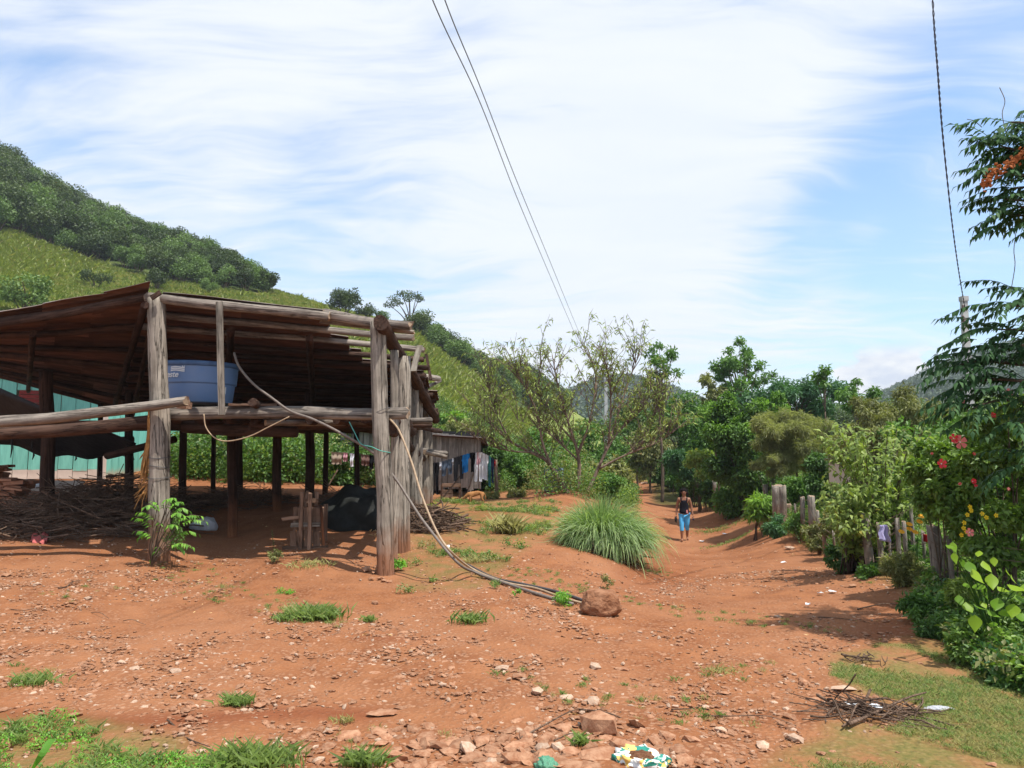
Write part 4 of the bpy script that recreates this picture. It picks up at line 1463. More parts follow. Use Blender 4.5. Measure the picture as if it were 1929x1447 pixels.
lone(490, 560, 100, 3.6, 'hill_leaf', 'round dark tree standing alone at the end of the wooded ridge', 0.55)
lone(642, 585, 98, 3.9, 'hill_leaf', 'broad dome-shaped tree on the bare ridge above the shed roof', 0.72, n=2400, k=22)
lone(688, 595, 99, 2.6, 'hill_leaf', 'low dark bush beside the dome-shaped ridge tree', 0.7, n=1500)
lone(715, 603, 100, 2.0, 'hill_leaf_light', 'pale low bush right of the ridge tree', 0.8)
lone(380, 548, 92, 2.2, 'hill_leaf_light', 'round bright bush on the dry grass behind the shed ridge', 0.7, name='hill_bush', cat='bush')
lone(280, 528, 92, 3.2, 'hill_leaf', 'small tree with pale trunk on the dry grass below the wood', 0.5)
lone(160, 520, 85, 2.4, 'hill_leaf', 'dark bush between the corn field and the green meadow', 0.9, name='hill_bush', cat='bush')
lone(25, 575, 60, 3.6, 'hill_leaf_light', 'grey green bush at the foot of the corn field', 0.7, name='hill_bush', cat='bush')
# flat-topped tree on the ridge
p = gd(770, 112)
um = thing('flat_topped_tree', 'flat-topped tree with bare forked limbs on the ridge skyline', 'tree', p)
tips = [P(742, 562, 112), P(757, 553, 112), P(771, 552, 113), P(785, 556, 112), P(750, 570, 111), P(733, 574, 112), P(790, 562, 112), P(770, 562, 111)]
V, F, rn = clump_leaves([tuple(t) for t in tips], [0.95] * len(tips), 900, 0.28, 0.18, flat=0.5)
set_mesh('crown', V, F, 'hill_leaf', rn, um)
mb = MB(); stem_tubes(mb, p - Vector((0, 0, .3)), tips, 0.13, 5, .2); mb.build('trunk', 'bark', um, smooth=True)

# corn and rough grass on the open slope
def blades_mesh(name, n, L, Wd, mat, spread, hang=0.1, droop=0.35, lean=0.5, fine=True, dry=0.04, pos=None):
    pos = np.stack([N.normal(0, spread, n), N.normal(0, spread, n), np.zeros(n)], 1) if pos is None else pos
    d = rand_dirs(n); d[:, 2] = 0
    dr = nrmz(d * lean * N.random((n, 1)) + np.array([0, 0, 1.0]))
    up = nrmz(-d + np.array([0, 0, 0.4]) + rand_dirs(n) * .3)
    V, F, k = leaves_np(pos, dr, up, L * N.uniform(.6, 1.2, n), Wd, 0.1, droop, fine)
    rn = np.where(N.random(n) < dry, 0.99, N.random(n) * .9)
    return tri_mesh(name, V, F, mat, np.repeat(rn, k))


CN = [blades_mesh('corn_plant', 14, 0.95, 0.16, 'corn', 0.20, lean=0.9, droop=0.5, dry=0.1, fine=False) for _ in range(4)]
x, y = wedge(26000, 40, 150, -0.8, 0.12)
z = ground_np(x, y); px, py = pix_np(x, y, z)
corn = in_poly(px, py, [(-300, 380), (0, 430), (190, 500), (160, 520), (60, 530), (-300, 560)]) | in_poly(px, py, [(770, 630), (830, 670), (900, 715), (990, 790), (1040, 850), (900, 860), (790, 800), (720, 700), (620, 640)])
corn |= (N.random(len(x)) < 0.03) & ~in_poly(px, py, FOREST1) & ~in_poly(px, py, FOREST2)
k = np.where(corn & (N.random(len(x)) < 0.8))[0]
print('corn', len(k))
gn_scatter('corn_field', 'yellowing corn rows covering the open hillside', 'corn', np.stack([x[k], y[k], z[k] - .05], 1), N.uniform(.6, 1.35, len(k)), np.stack([0 * k, 0 * k, N.uniform(0, 6.28, len(k))], 1), CN)

GH = [blades_mesh('rough_grass', 22, .42, .055, m_, .24, lean=1.0, droop=.4, fine=False) for m_ in ('corn', 'corn', 'grass_dry', 'grass_green')]
x, y = wedge(30000, 45, 125, -0.8, 0.12)
z = ground_np(x, y); px, py = pix_np(x, y, z)
k = np.where(~in_poly(px, py, FOREST1) & ~in_poly(px, py, FOREST2) & (py < 720))[0]
print('rough grass', len(k))
gn_scatter('hillside_grass', 'rough pasture grass on the open hillside', 'grass', np.stack([x[k], y[k], z[k] - .03], 1), N.uniform(.4, 1.2, len(k)), np.stack([0 * k, 0 * k, N.uniform(0, 6.28, len(k))], 1), GH)

# far wooded hills
FK = [proto_mesh('far_tree', 160, mat='far_leaf', leaf=0.20, trunk=False) for _ in range(4)]
x, y = wedge(26000, 330, 640, -0.3, 0.95)
z = ground_np(x, y); px, py = pix_np(x, y, z)
k = np.where((px > 980) & (py < 860))[0][:7500]
gn_scatter('far_wood', 'distant blue green wood on the far hills', 'wood', np.stack([x[k], y[k], z[k] - 1], 1), N.uniform(7, 12, len(k)), np.stack([0 * k, 0 * k, N.uniform(0, 6.28, len(k))], 1), FK)
# valley trees beyond the lane
x, y = wedge(1500, 62, 300, 0.14, 0.95)
z = ground_np(x, y)
k = np.arange(len(x))[:700]
gn_scatter('valley_wood', 'mass of mixed trees filling the valley beyond the lane', 'wood', np.stack([x[k], y[k], z[k] - .3], 1), N.uniform(4.0, 7.0, len(k)) * np.clip(y[k] / 100, .8, 1.5), np.stack([0 * k, 0 * k, N.uniform(0, 6.28, len(k))], 1), HK)

# ------------------------------------------------------------------ twiggy drooping trees (peach)
def twig_tree(root, D, limbs, n_twig, tw_len, leafn, L, Wd, mat, barkmat, up=(0.0, 0.0, 0.9), dspread=0.7, sub=4, radii=None, levels=(0.30, 1.0), box=None, hang=0.9):
    mb = MB(); LP = []; LD = []
    for li, pl in enumerate(limbs):
        r0 = radii[li] if radii else 0.06
        dy = R.uniform(-dspread, dspread)
        pts = []
        for i, (a, b) in enumerate(pl):
            pts.append(P(a, b, D + dy * (i / max(1, len(pl) - 1)) ** 1.3))
        sp = spline(pts, 6)
        rad = [r0 * (1 - 0.82 * i / (len(sp) - 1)) for i in range(len(sp))]
        mb.tube(sp, rad, 7)
        i0 = int(len(sp) * levels[0])
        for q in range(n_twig):
            i = R.randrange(i0, len(sp))
            b = sp[i]; t = (i / len(sp))
            tang = (sp[min(i + 1, len(sp) - 1)] - sp[i - 1]).normalized()
            d = (tang * R.uniform(.2, .9) + Vector(up) * R.uniform(.3, 1.0) + Vector((R.uniform(-1, 1), R.uniform(-1, 1), R.uniform(-.3, .4))) * 0.75).normalized()
            ln = tw_len * R.uniform(0.6, 1.25)
            m = b + d * ln * .5 + Vector((0, 0, 0.04)); e = b + d * ln + Vector((R.uniform(-.1, .1), R.uniform(-.1, .1), R.uniform(-.05, .08)))
            s2 = spline([b, m, e], 4)
            mb.tube(s2, [0.016 * (1 - .7 * j / 8) for j in range(len(s2))], 4, cap=False)
            for s in range(sub):
                j = R.randrange(2, len(s2)); b3 = s2[j]
                d3 = (d * .6 + Vector((R.uniform(-1, 1), R.uniform(-1, 1), R.uniform(-.2, 1.0)))).normalized()
                e3 = b3 + d3 * ln * R.uniform(.3, .6)
                mb.tube([b3, b3.lerp(e3, .5) + Vector((0, 0, .02)), e3], [0.007, 0.005, 0.003], 3, cap=False)
                for w in range(leafn):
                    f = R.uniform(0.15, 1.0); LP.append(tuple(b3.lerp(e3, f))); LD.append(tuple(d3 * .4 + Vector((R.uniform(-1, 1), R.uniform(-1, 1), -hang * R.uniform(.3, 1.5))) * .8))
    LP = np.array(LP); LD = np.array(LD); n = len(LP)
    V, F, k = leaves_np(LP, LD, nrmz(rand_dirs(n) + np.array([0, 0, .8])), L * N.uniform(.6, 1.25, n), Wd, 0.25, 0.3, False)
    rn = np.where(N.random(n) < 0.05, 0.98, N.random(n) * .92)
    set_mesh('crown', V, F, mat, np.repeat(rn, k), root)
    mb.build('trunk', barkmat, root, smooth=True)
    print('twig tree leaves', n)


pt = thing('peach_tree', 'sparse peach tree with reddish forked trunks and long drooping leaves behind the grass tussock', 'tree', gd(1088, 19.5))
twig_tree(pt, 19.5, [
    [(1072, 935), (1048, 895), (1030, 868), (1000, 852), (962, 832), (925, 800), (888, 768)],
    [(1040, 882), (1022, 835), (1012, 780), (992, 735), (975, 705)],
    [(1000, 852), (965, 850), (930, 842), (895, 825)],
    [(962, 832), (940, 790), (925, 750), (915, 715)],
    [(1088, 925), (1091, 880), (1086, 845), (1070, 795), (1052, 730), (1040, 668)],
    [(1088, 858), (1106, 810), (1118, 755), (1122, 700), (1100, 650)],
    [(1080, 830), (1045, 790), (1015, 740), (1020, 680)],
    [(1106, 930), (1128, 880), (1146, 835), (1162, 785), (1184, 720), (1200, 678)],
    [(1130, 882), (1168, 862), (1202, 848), (1245, 830), (1285, 800)],
    [(1146, 835), (1150, 780), (1150, 730), (1140, 680)],
    [(1202, 848), (1225, 800), (1242, 755)],
    [(1092, 870), (1060, 840), (1030, 815), (975, 790)],
    [(1128, 880), (1160, 820), (1205, 775), (1230, 725)],
], 24, 0.85, 4, 0.145, 0.030, 'leaf_peach', 'red_bark', sub=4,
    radii=[.075, .04, .025, .025, .06, .035, .028, .05, .032, .028, .022, .028, .028])

# ------------------------------------------------------------------ background trees on the right, far to near
bush('tall_tree', 'tall sparse tree with clumped leaves against the sky beyond the lane', 'tree', 1396, 702, 62, 72, 46, 2600, 0.24, 0.11, 'leaf_mid', k=34, cr=0.19, trunk=(0.14, 0.35), stems=17, flat=.7, contrast=.8, power=.8)
bush('tall_tree', 'thin upright tree with a ragged crown right of the peach tree', 'tree', 1243, 700, 36, 62, 36, 1100, 0.17, 0.08, 'leaf_mid', k=24, cr=0.19, trunk=(0.09, 0.5), stems=9, contrast=.7)
bush('branching_tree', 'lower leafy side tree joined below the tall sparse one', 'tree', 1345, 738, 30, 35, 45, 700, 0.24, 0.12, 'leaf_olive', k=9, cr=0.3, trunk=(0.09, 0.5), stems=4)
bush('spreading_tree', 'wide flat bluish green crown spreading behind the olive tree', 'tree', 1500, 752, 112, 40, 40, 6500, 0.22, 0.08, 'leaf_umbrella', k=34, cr=0.28, trunk=(0.16, 0.6), stems=12, dy=2.5, contrast=.75)
bush('young_tree', 'slender tree with few big leaves poking above the spreading crown', 'tree', 1552, 712, 26, 24, 30, 170, 0.20, 0.10, 'leaf_mid', k=9, cr=0.3, trunk=(0.04, 0.7), stems=8)
bush('young_tree', 'pale leafy treetop next to the white cumulus cloud', 'tree', 1618, 745, 40, 34, 27, 900, 0.17, 0.06, 'leaf_mid', k=12, cr=0.3, trunk=(0.05, 0.6), stems=10, hang=.8)
for i, (a, b, c, d, D, m, n, lb) in enumerate([
    (1285, 800, 62, 62, 40, 'leaf_mid', 4200, 'rounded green tree behind the bend of the lane'),
    (1225, 850, 50, 52, 44, 'leaf_olive', 2600, 'olive green bush overhanging the far end of the lane'),
    (1200, 800, 50, 60, 50, 'leaf_dark', 2600, 'dark tree in the gap between the peach tree and the lane'),
    (1335, 820, 50, 60, 36, 'leaf_mid', 3200, 'green tree leaning over the lane left of the dark tree'),
    (1120, 840, 70, 60, 42, 'leaf_mid', 2600, 'soft green tree seen through the peach tree twigs'),
    (1040, 850, 60, 50, 36, 'leaf_mid', 2600, 'green bush mass behind the peach tree limbs'),
    (1150, 893, 42, 26, 29, 'leaf_olive', 1800, 'yellow green bush above the tussock tips'),
]):
    bush('background_tree', lb, 'tree', a, b, c, d, D, n, 0.20, 0.10, m, k=16, cr=0.42, trunk=(0.08, 0.4), stems=5)
bush('acacia_bush', 'feathery bluish green bush hanging over the lane bank', 'bush', 1292, 872, 42, 32, 33, 2600, 0.20, 0.05, 'leaf_umbrella', k=14, cr=.33, contrast=.8, stems=6)
bush('yellow_bush', 'yellow green bush right of the acacia by the lane', 'bush', 1318, 872, 26, 34, 30, 1400, 0.13, 0.07, 'leaf_shrub', k=10)
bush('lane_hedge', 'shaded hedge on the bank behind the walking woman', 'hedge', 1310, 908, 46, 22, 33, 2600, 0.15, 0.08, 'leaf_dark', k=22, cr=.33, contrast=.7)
bush('lane_hedge', 'low hedge on the bank further up the lane', 'hedge', 1248, 884, 30, 16, 46, 1200, 0.18, 0.09, 'leaf_mid', k=14, cr=.4)
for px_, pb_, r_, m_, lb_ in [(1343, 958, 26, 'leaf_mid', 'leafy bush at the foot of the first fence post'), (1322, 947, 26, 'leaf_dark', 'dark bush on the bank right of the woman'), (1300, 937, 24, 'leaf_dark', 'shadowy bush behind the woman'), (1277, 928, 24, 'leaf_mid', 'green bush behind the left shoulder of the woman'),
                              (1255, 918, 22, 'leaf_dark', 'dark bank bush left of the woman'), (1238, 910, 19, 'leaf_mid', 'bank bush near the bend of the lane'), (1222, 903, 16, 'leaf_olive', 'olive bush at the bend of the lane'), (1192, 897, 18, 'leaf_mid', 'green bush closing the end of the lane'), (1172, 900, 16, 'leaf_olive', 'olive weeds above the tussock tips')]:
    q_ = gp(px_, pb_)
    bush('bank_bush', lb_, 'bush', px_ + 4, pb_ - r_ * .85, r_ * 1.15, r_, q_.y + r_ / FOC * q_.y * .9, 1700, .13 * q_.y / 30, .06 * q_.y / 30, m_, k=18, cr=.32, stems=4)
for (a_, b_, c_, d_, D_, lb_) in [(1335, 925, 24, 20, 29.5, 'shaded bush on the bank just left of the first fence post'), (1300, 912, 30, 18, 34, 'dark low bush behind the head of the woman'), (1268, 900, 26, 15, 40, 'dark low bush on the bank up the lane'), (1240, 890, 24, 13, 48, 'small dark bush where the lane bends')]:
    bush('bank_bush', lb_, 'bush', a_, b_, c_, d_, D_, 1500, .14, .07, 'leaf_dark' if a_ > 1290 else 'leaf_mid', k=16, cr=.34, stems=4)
bush('pale_bush', 'pale dry tuft beside the far end of the lane', 'bush', 1205, 897, 14, 7, 58, 260, 0.22, 0.04, 'grass_dry', k=6, cr=.5)
# dark tree with lime new growth
t, pts = bush('dark_leafy_tree', 'dense dark green tree with lime green new leaves on top', 'tree', 1392, 838, 72, 92, 25, 9500, 0.135, 0.07, 'leaf_dark', k=36, cr=.27, trunk=(0.10, 0.3), stems=8, contrast=.8)
hi = sorted(pts, key=lambda q: -q[2] + .25 * q[1])[:15]
V, F, rn = clump_leaves([(q[0], q[1] - .12, q[2] + .22) for q in hi], [0.30] * len(hi), 3000, 0.11, 0.06, hang=.5, power=.6)
set_mesh('new_leaves', V, F, 'leaf_new', rn, t)
bush('lime_tree', 'bright lime green treetop behind the dark tree', 'tree', 1450, 765, 36, 30, 29, 2000, 0.13, 0.07, 'leaf_new', k=14, cr=.34, trunk=(0.06, 0.6), stems=6)
bush('lime_tree', 'yellow green tree between the dark tree and the lane', 'tree', 1350, 800, 34, 50, 29, 2400, 0.13, 0.065, 'leaf_new', k=16, cr=.34, trunk=(0.06, 0.5), stems=6)
bush('feathery_tree', 'rounded olive tree with fine feathery foliage on a thin bare trunk', 'tree', 1494, 828, 84, 62, 21, 26000, 0.13, 0.013, 'leaf_feather', k=60, cr=.22, trunk=(0.045, 0.72), stems=18, base=gd(1517, 21), contrast=.6, hang=.5, power=.95)
bush('feathery_tree', 'drooping left limb of fine olive foliage below the rounded crown', 'tree', 1452, 872, 42, 26, 20.6, 6000, 0.10, 0.012, 'leaf_feather', k=14, cr=.34, stems=6, contrast=.5, hang=.7, power=.9)
bush('dark_shrub', 'deep green shrub in the garden behind the fence posts', 'shrub', 1545, 905, 34, 50, 18.5, 3400, 0.085, 0.045, 'leaf_blue', k=16, cr=.33)
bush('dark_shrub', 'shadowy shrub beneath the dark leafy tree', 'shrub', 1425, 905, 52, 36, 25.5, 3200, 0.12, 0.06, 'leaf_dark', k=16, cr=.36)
bush('dark_shrub', 'leafy garden shrub left of the yellow leaved bush', 'shrub', 1500, 920, 30, 34, 20, 2000, 0.09, 0.05, 'leaf_mid', k=12)
bush('broad_leaf_plant', 'bright green long-leaved plant at the foot of the fence', 'plant', 1428, 955, 36, 26, 19.5, 900, 0.20, 0.05, 'leaf_new', k=10, cr=.4, stems=5, fine=True)
bush('bank_bush', 'dull green bush on the red bank beside the first fence post', 'bush', 1372, 945, 26, 32, 25, 1700, 0.11, 0.05, 'leaf_mid', k=12)
bush('bank_bush', 'grey green weeds at the base of the wide dark post', 'bush', 1462, 990, 26, 26, 17, 1500, 0.08, 0.03, 'leaf_umbrella', k=10)
bush('twiggy_shrub', 'mottled brown and green shrub mass behind the flowering hedge', 'shrub', 1690, 790, 118, 62, 17, 9000, 0.095, 0.030, 'leaf_olive', k=50, cr=.20, stems=26, sr=.022, hang=.7, contrast=.55)
bush('twiggy_shrub', 'olive shrub below the twiggy crown filling the garden', 'shrub', 1650, 850, 120, 50, 15.5, 7000, 0.085, 0.030, 'leaf_olive', k=44, cr=.22, stems=12, hang=.6)
bush('garden_mass', 'dense greenery at the back of the garden on the right', 'bush', 1800, 880, 170, 110, 14, 8000, 0.11, 0.055, 'leaf_mid', k=50, cr=.25, stems=10)
# pale house glimpsed through the leaves
hp = gd(1740, 13.4)
ho = thing('pale_house', 'pale plastered house wall glimpsed through the hedge leaves', 'house', hp)
mb = MB(); c = P(1700, 893, 15.5)
mb.box((c.x, c.y + 1, c.z), (1.35, 2.0, .5)); mb.build('wall', 'beige_wall', ho)
mb = MB(); mb.box((c.x, c.y + 1, c.z + .28), (1.45, 2.2, .04)); mb.build('roof', 'roof_sheet', ho)

# yellow-green shrub over the fence with arching stems
def arching(name, label, cat, base, tips, nleaf, L, Wd, mat, r=.01, fine=True, group=None, hang=.4):
    t = thing(name, label, cat, base, group)
    mb = MB(); LP = []; LD = []
    for tp_ in tips:
        e = Vector(tp_); b = Vector(base) + Vector((R.uniform(-.15, .15), R.uniform(-.15, .15), 0))
        m = b.lerp(e, .5) + Vector((0, 0, (e - b).length * .16))
        sp = spline([b, m, e], 8)
        mb.tube(sp, [r * (1 - .7 * i / 16) for i in range(len(sp))], 4)
        for q in range(nleaf):
            i = R.randrange(4, len(sp)); f = sp[i]
            tang = (sp[i] - sp[i - 1]).normalized()
            LP.append(tuple(f + Vector((R.gauss(0, .03), R.gauss(0, .03), R.gauss(0, .03)))))
            LD.append(tuple(tang * .5 + Vector((R.uniform(-1, 1), R.uniform(-1, 1), R.uniform(-1, .5) - hang)) * .8))
    LP = np.array(LP); LD = np.array(LD); n = len(LP)
    V, F, k = leaves_np(LP, LD, nrmz(rand_dirs(n) * .6 + np.array([0, -.2, .9])), L * N.uniform(.55, 1.2, n), Wd, .2, .3, fine)
    rn = np.where(N.random(n) < .05, .98, N.random(n) * .92)
    set_mesh('foliage', V, F, mat, np.repeat(rn, k), t)
    mb.build('stems', 'bark', t, smooth=True)
    return t


b = gd(1650, 10.4)
tips = [P(R.uniform(1548, 1760), R.uniform(800, 1000), 10.1 + R.uniform(-.8, .8)) for _ in range(84)] + [P(1545, 812, 9.9), P(1560, 830, 9.9), P(1575, 850, 9.8), P(1600, 825, 9.9), P(1640, 820, 9.9)]
arching('yellow_leaved_shrub', 'tall shrub with glossy yellow green leaves spilling over the fence', 'shrub', b, tips, 52, 0.105, 0.045, 'leaf_shrub')
arching('yellow_leaved_shrub', 'low branches of yellowish leaves hanging beside the second pair of fence posts', 'shrub', gd(1600, 10.4), [P(R.uniform(1552, 1680), R.uniform(925, 1010), 9.9 + R.uniform(-.5, .5)) for _ in range(34)], 44, 0.10, 0.045, 'leaf_shrub')

# hibiscus hedge with red flowers
hb, hpts = bush('hibiscus_hedge', 'dark glossy hibiscus hedge with red flowers at the right edge', 'hedge', 1885, 890, 118, 185, 7.3, 15000, 0.062, 0.034, 'leaf_hibiscus', k=80, cr=.15, stems=20, sr=.012, dy=.7, contrast=.5, fine=False)
bush('hibiscus_hedge', 'leafy lower flank of the flowering hedge above the fence post', 'hedge', 1775, 900, 60, 90, 7.8, 4500, 0.06, 0.032, 'leaf_hibiscus', k=34, cr=.22, stems=8, sr=.01, dy=.4, contrast=.5)


def flower(px, py, D, r, mat, group, label, petals=5, face=(0, -1, .15), parent=None, centre='petal_white', open_=1.0, name='flower'):
    c = P(px, py, D); f = Vector(face).normalized(); sx = f.orthogonal().normalized(); sy = f.cross(sx)
    mb = MB()
    for k in range(petals):
        a = math.tau * k / petals + .3
        d = sx * math.cos(a) + sy * math.sin(a); q = f.cross(d)
        d2 = (d * open_ + f * (1.05 - open_)).normalized()
        pts = [c + d2 * r * .08, c + d2 * r * .5 - q * r * .30 + f * r * .1, c + d2 * r * .9 - q * r * .36 + f * r * .14, c + d2 * r + f * r * .05, c + d2 * r * .9 + q * r * .36 + f * r * .14, c + d2 * r * .5 + q * r * .30 + f * r * .1]
        mb.add(pts, [(0, 1, 2, 3), (0, 3, 4, 5)])
    for k in range(5):
        a = math.tau * k / 5; b_ = math.tau * (k + 1) / 5
        mb.add([c + f * r * .22, c + (sx * math.cos(a) + sy * math.sin(a)) * r * .16 + f * r * .1, c + (sx * math.cos(b_) + sy * math.sin(b_)) * r * .16 + f * r * .1], [(0, 1, 2)], 1)
    o = mb.build(name, [mat, centre], parent)
    return o


for px, py, r, m, op in [(1808, 833, .082, 'petal_pink', 1), (1796, 826, .055, 'petal_red', .9), (1773, 874, .06, 'petal_red', .8), (1753, 855, .035, 'petal_pink', .3), (1805, 912, .04, 'petal_pink', .3), (1832, 907, .04, 'petal_red', .6),
                     (1836, 916, .03, 'petal_red', .5), (1900, 740, .05, 'petal_pink', .9), (1893, 748, .035, 'petal_red', .9), (1814, 757, .035, 'petal_pink', .8), (1869, 783, .04, 'petal_red', .7), (1900, 921, .02, 'petal_pink', 1), (1826, 1003, .05, 'petal_pink', .9), (1835, 855, .02, 'petal_red', 1)]:
    flower(px, py, 6.35, r * .75, m, None, None, parent=hb, open_=op)
for px, py in [(1827, 955), (1829, 962), (1858, 975), (1822, 970), (1815, 995), (1820, 1002), (1811, 1008), (1876, 971), (1816, 985), (1850, 968)]:
    flower(px, py, 6.4, .020, 'petal_yellow', None, None, parent=hb, centre='petal_orange')
mg = thing('marigold_plant', 'garden plant with small orange flowers behind the fence wire', 'plant', gd(1725, 8.6))
mb = MB(); ends_ = []
for px, py in [(1713, 988), (1713, 997), (1724, 1003), (1732, 983), (1735, 973), (1698, 1002)]:
    flower(px, py, 8.3, .034, 'petal_orange', None, None, parent=mg, centre='petal_yellow', petals=8, face=(0, -.6, .8)); ends_.append(P(px, py + 2, 8.3))
stem_tubes(mb, gd(1722, 8.4), ends_, .006); mb.build('stems', 'leaf_mid', mg)

# ------------------------------------------------------------------ dark compound-leaved tree at the right edge
ct = thing('compound_leaf_tree', 'tall tree with dark feather-shaped compound leaves reaching in from the right edge', 'tree', gd(2080, 6.4))
LP = []; LD = []; LU = []; mbr = MB()


def frond(b, e, n=9, L=.085):
    b = Vector(b); e = Vector(e)
    m = b.lerp(e, .5) + Vector((0, 0, (e - b).length * .12))
    sp = spline([b, m, e], 8)
    mbr.tube(sp[::3] + [sp[-1]], .0028, 3, cap=False)
    tl = len(sp) - 1
    for i in range(n):
        f = 0.14 + 0.86 * (i + .5) / n; p = sp[min(tl, int(f * tl))]
        tang = (sp[min(tl, int(f * tl) + 1)] - sp[max(0, int(f * tl) - 1)]).normalized()
        side = tang.cross(Vector((0, 0, 1))).normalized()
        for s in (-1, 1):
            LP.append(tuple(p)); LD.append(tuple(side * s * .95 + tang * .75 + Vector((0, 0, -.42 + R.uniform(-.12, .12))))); LU.append((R.uniform(-.2, .2), R.uniform(-.2, .2), 1))
    LP.append(tuple(sp[-1])); LD.append(tuple(tang + Vector((0, 0, -.2)))); LU.append((0, 0, 1))


D0 = 6.1
tr = spline([gd(2080, 6.4) - Vector((0, 0, .2)), P(2070, 800, 6.4), P(2060, 500, 6.3), P(2050, 250, 6.2)], 8)
mbt = MB(); mbt.tube(tr, [.09 - .0018 * i for i in range(len(tr))], 9)


def spray(path, nfr, flen, droopy=.25, spread=.9):
    """a leafy branch: path of (px,py) from the trunk outwards, fronds along its outer part"""
    pts = [P(a, b, D0 + R.uniform(-.25, .25)) for a, b in path]
    sp = spline(pts, 7)
    mbt.tube(sp, [.022 - .016 * i / (len(sp) - 1) for i in range(len(sp))], 5)
    for k in range(nfr):
        f = .3 + .7 * (k / max(1, nfr - 1)); i = min(len(sp) - 1, int(f * (len(sp) - 1)))
        tang = (sp[i] - sp[max(0, i - 2)]).normalized()
        sd = (-1 if k % 2 else 1)
        side = tang.cross(Vector((0, 0, 1))).normalized() * sd
        d = (tang * R.uniform(.5, 1.0) + side * R.uniform(.2, spread) + Vector((0, 0, R.uniform(-droopy * 1.5, .25)))).normalized()
        frond(sp[i], sp[i] + d * flen * R.uniform(.75, 1.15))


for path, nf in [([(2040, 290), (1980, 280), (1915, 300)], 12), ([(2045, 380), (1990, 350), (1910, 355)], 12), ([(2045, 250), (1980, 262), (1900, 262)], 12), ([(2050, 400), (1980, 392), (1920, 390)], 12), ([(2040, 260), (1960, 235), (1905, 230)], 9), ([(2040, 300), (1950, 290), (1885, 275)], 10), ([(2050, 350), (1960, 335), (1880, 325)], 10), ([(2045, 380), (1960, 380), (1890, 375)], 9),
                 ([(2050, 420), (1970, 410), (1905, 405)], 8), ([(2040, 330), (1980, 300), (1930, 250)], 8),
                 ([(2050, 600), (1960, 580), (1885, 575)], 11), ([(2050, 640), (1960, 625), (1870, 620)], 12), ([(2050, 650), (1950, 650), (1845, 655)], 13), ([(2055, 700), (1950, 690), (1850, 680), (1800, 690)], 14),
                 ([(2055, 730), (1950, 720), (1860, 715), (1810, 735)], 14), ([(2055, 780), (1960, 760), (1880, 755), (1820, 775)], 13), ([(2055, 760), (1990, 690), (1925, 650)], 10), ([(2055, 820), (1980, 790), (1900, 800)], 10),
                 ([(2050, 560), (1980, 560), (1925, 550)], 8), ([(2055, 880), (1990, 860), (1915, 880)], 9), ([(2055, 740), (1990, 740), (1940, 720)], 10)]:
    spray(path, nf, .40)
for e in [((1870, 325), (1806, 322)), ((1880, 425), (1836, 446)), ((1880, 300), (1835, 258)), ((1800, 690), (1735, 722)), ((1830, 725), (1755, 790)), ((1840, 640), (1775, 652)), ((1800, 680), (1770, 668)), ((1870, 620), (1805, 635)), ((1860, 745), (1760, 775)), ((1870, 780), (1780, 812))]:
    frond(P(*e[0], D0), P(*e[1], D0), 10)
n = len(LP)
V, F, k = leaves_np(np.array(LP), np.array(LD), np.array(LU), 0.088 * N.uniform(.75, 1.15, n), .033, .15, .3, True)
set_mesh('crown', V, F, 'leaf_compound', np.repeat(N.random(n), k), ct)
mbr.build('leaf_stalks', 'leaf_compound', ct)['kind'] = 'stuff'
mbt.build('trunk', 'bark', ct, smooth=True)
mb = MB()
for k in range(150):
    px = 1845 + 90 * R.random(); py = 352 - (px - 1845) * .75 + R.gauss(0, 7)
    mb.box(P(px, py, 5.85 + R.uniform(-.15, .1)), (.020, .008, .020), Matrix.Rotation(R.uniform(0, 6), 3, (R.random(), R.random(), R.random())))
sd = mb.build('seed_clusters', 'seed_orange', ct)
mb = MB()
for pl in ([(1895, 250, ), (1888, 215), (1893, 190), (1883, 165)], [(1915, 430), (1910, 470), (1912, 500), (1905, 545)], [(1850, 240), (1835, 228), (1822, 225)]):
    mb.tube(spline([P(a, b, D0) for a, b in pl], 5), .003, 4)
mb.build('tendrils', 'bark', ct)
print('compound leaves', n)

# ------------------------------------------------------------------ heart-leaved plant, every leaf its own part
hl = thing('heart_leaved_plant', 'plant with large bright lime heart-shaped leaves before the hedge', 'plant', gd(1860, 5.9))


def heart_mesh():
    nseg = 8; vs = []; fs = []; c_ = R.random()
    prof = [0.0, .34, .46, .47, .42, .33, .21, .10, 0.0]
    for i in range(nseg + 1):
        t = i / nseg
        w = prof[i]; zc = -.16 * t * t * 1.6
        y = t - (0.08 if i == 0 else 0)
        vs += [(-w, y, zc + .10 * w + R.uniform(-.01, .01)), (0, t, zc - .03), (w, y, zc + .10 * w + R.uniform(-.01, .01))]
    for i in range(nseg):
        a = i * 3
        fs += [(a, a + 1, a + 4, a + 3), (a + 1, a + 2, a + 5, a + 4)]
    me = bpy.data.meshes.new('leaf'); me.from_pydata(vs, [], fs); me.materials.append(MATS['leaf_heart'])
    me.polygons.foreach_set('use_smooth', [True] * len(fs))
    at = me.attributes.new('rnd', 'FLOAT', 'FACE'); at.data.foreach_set('value', [c_] * len(fs))
    me.update(); return me


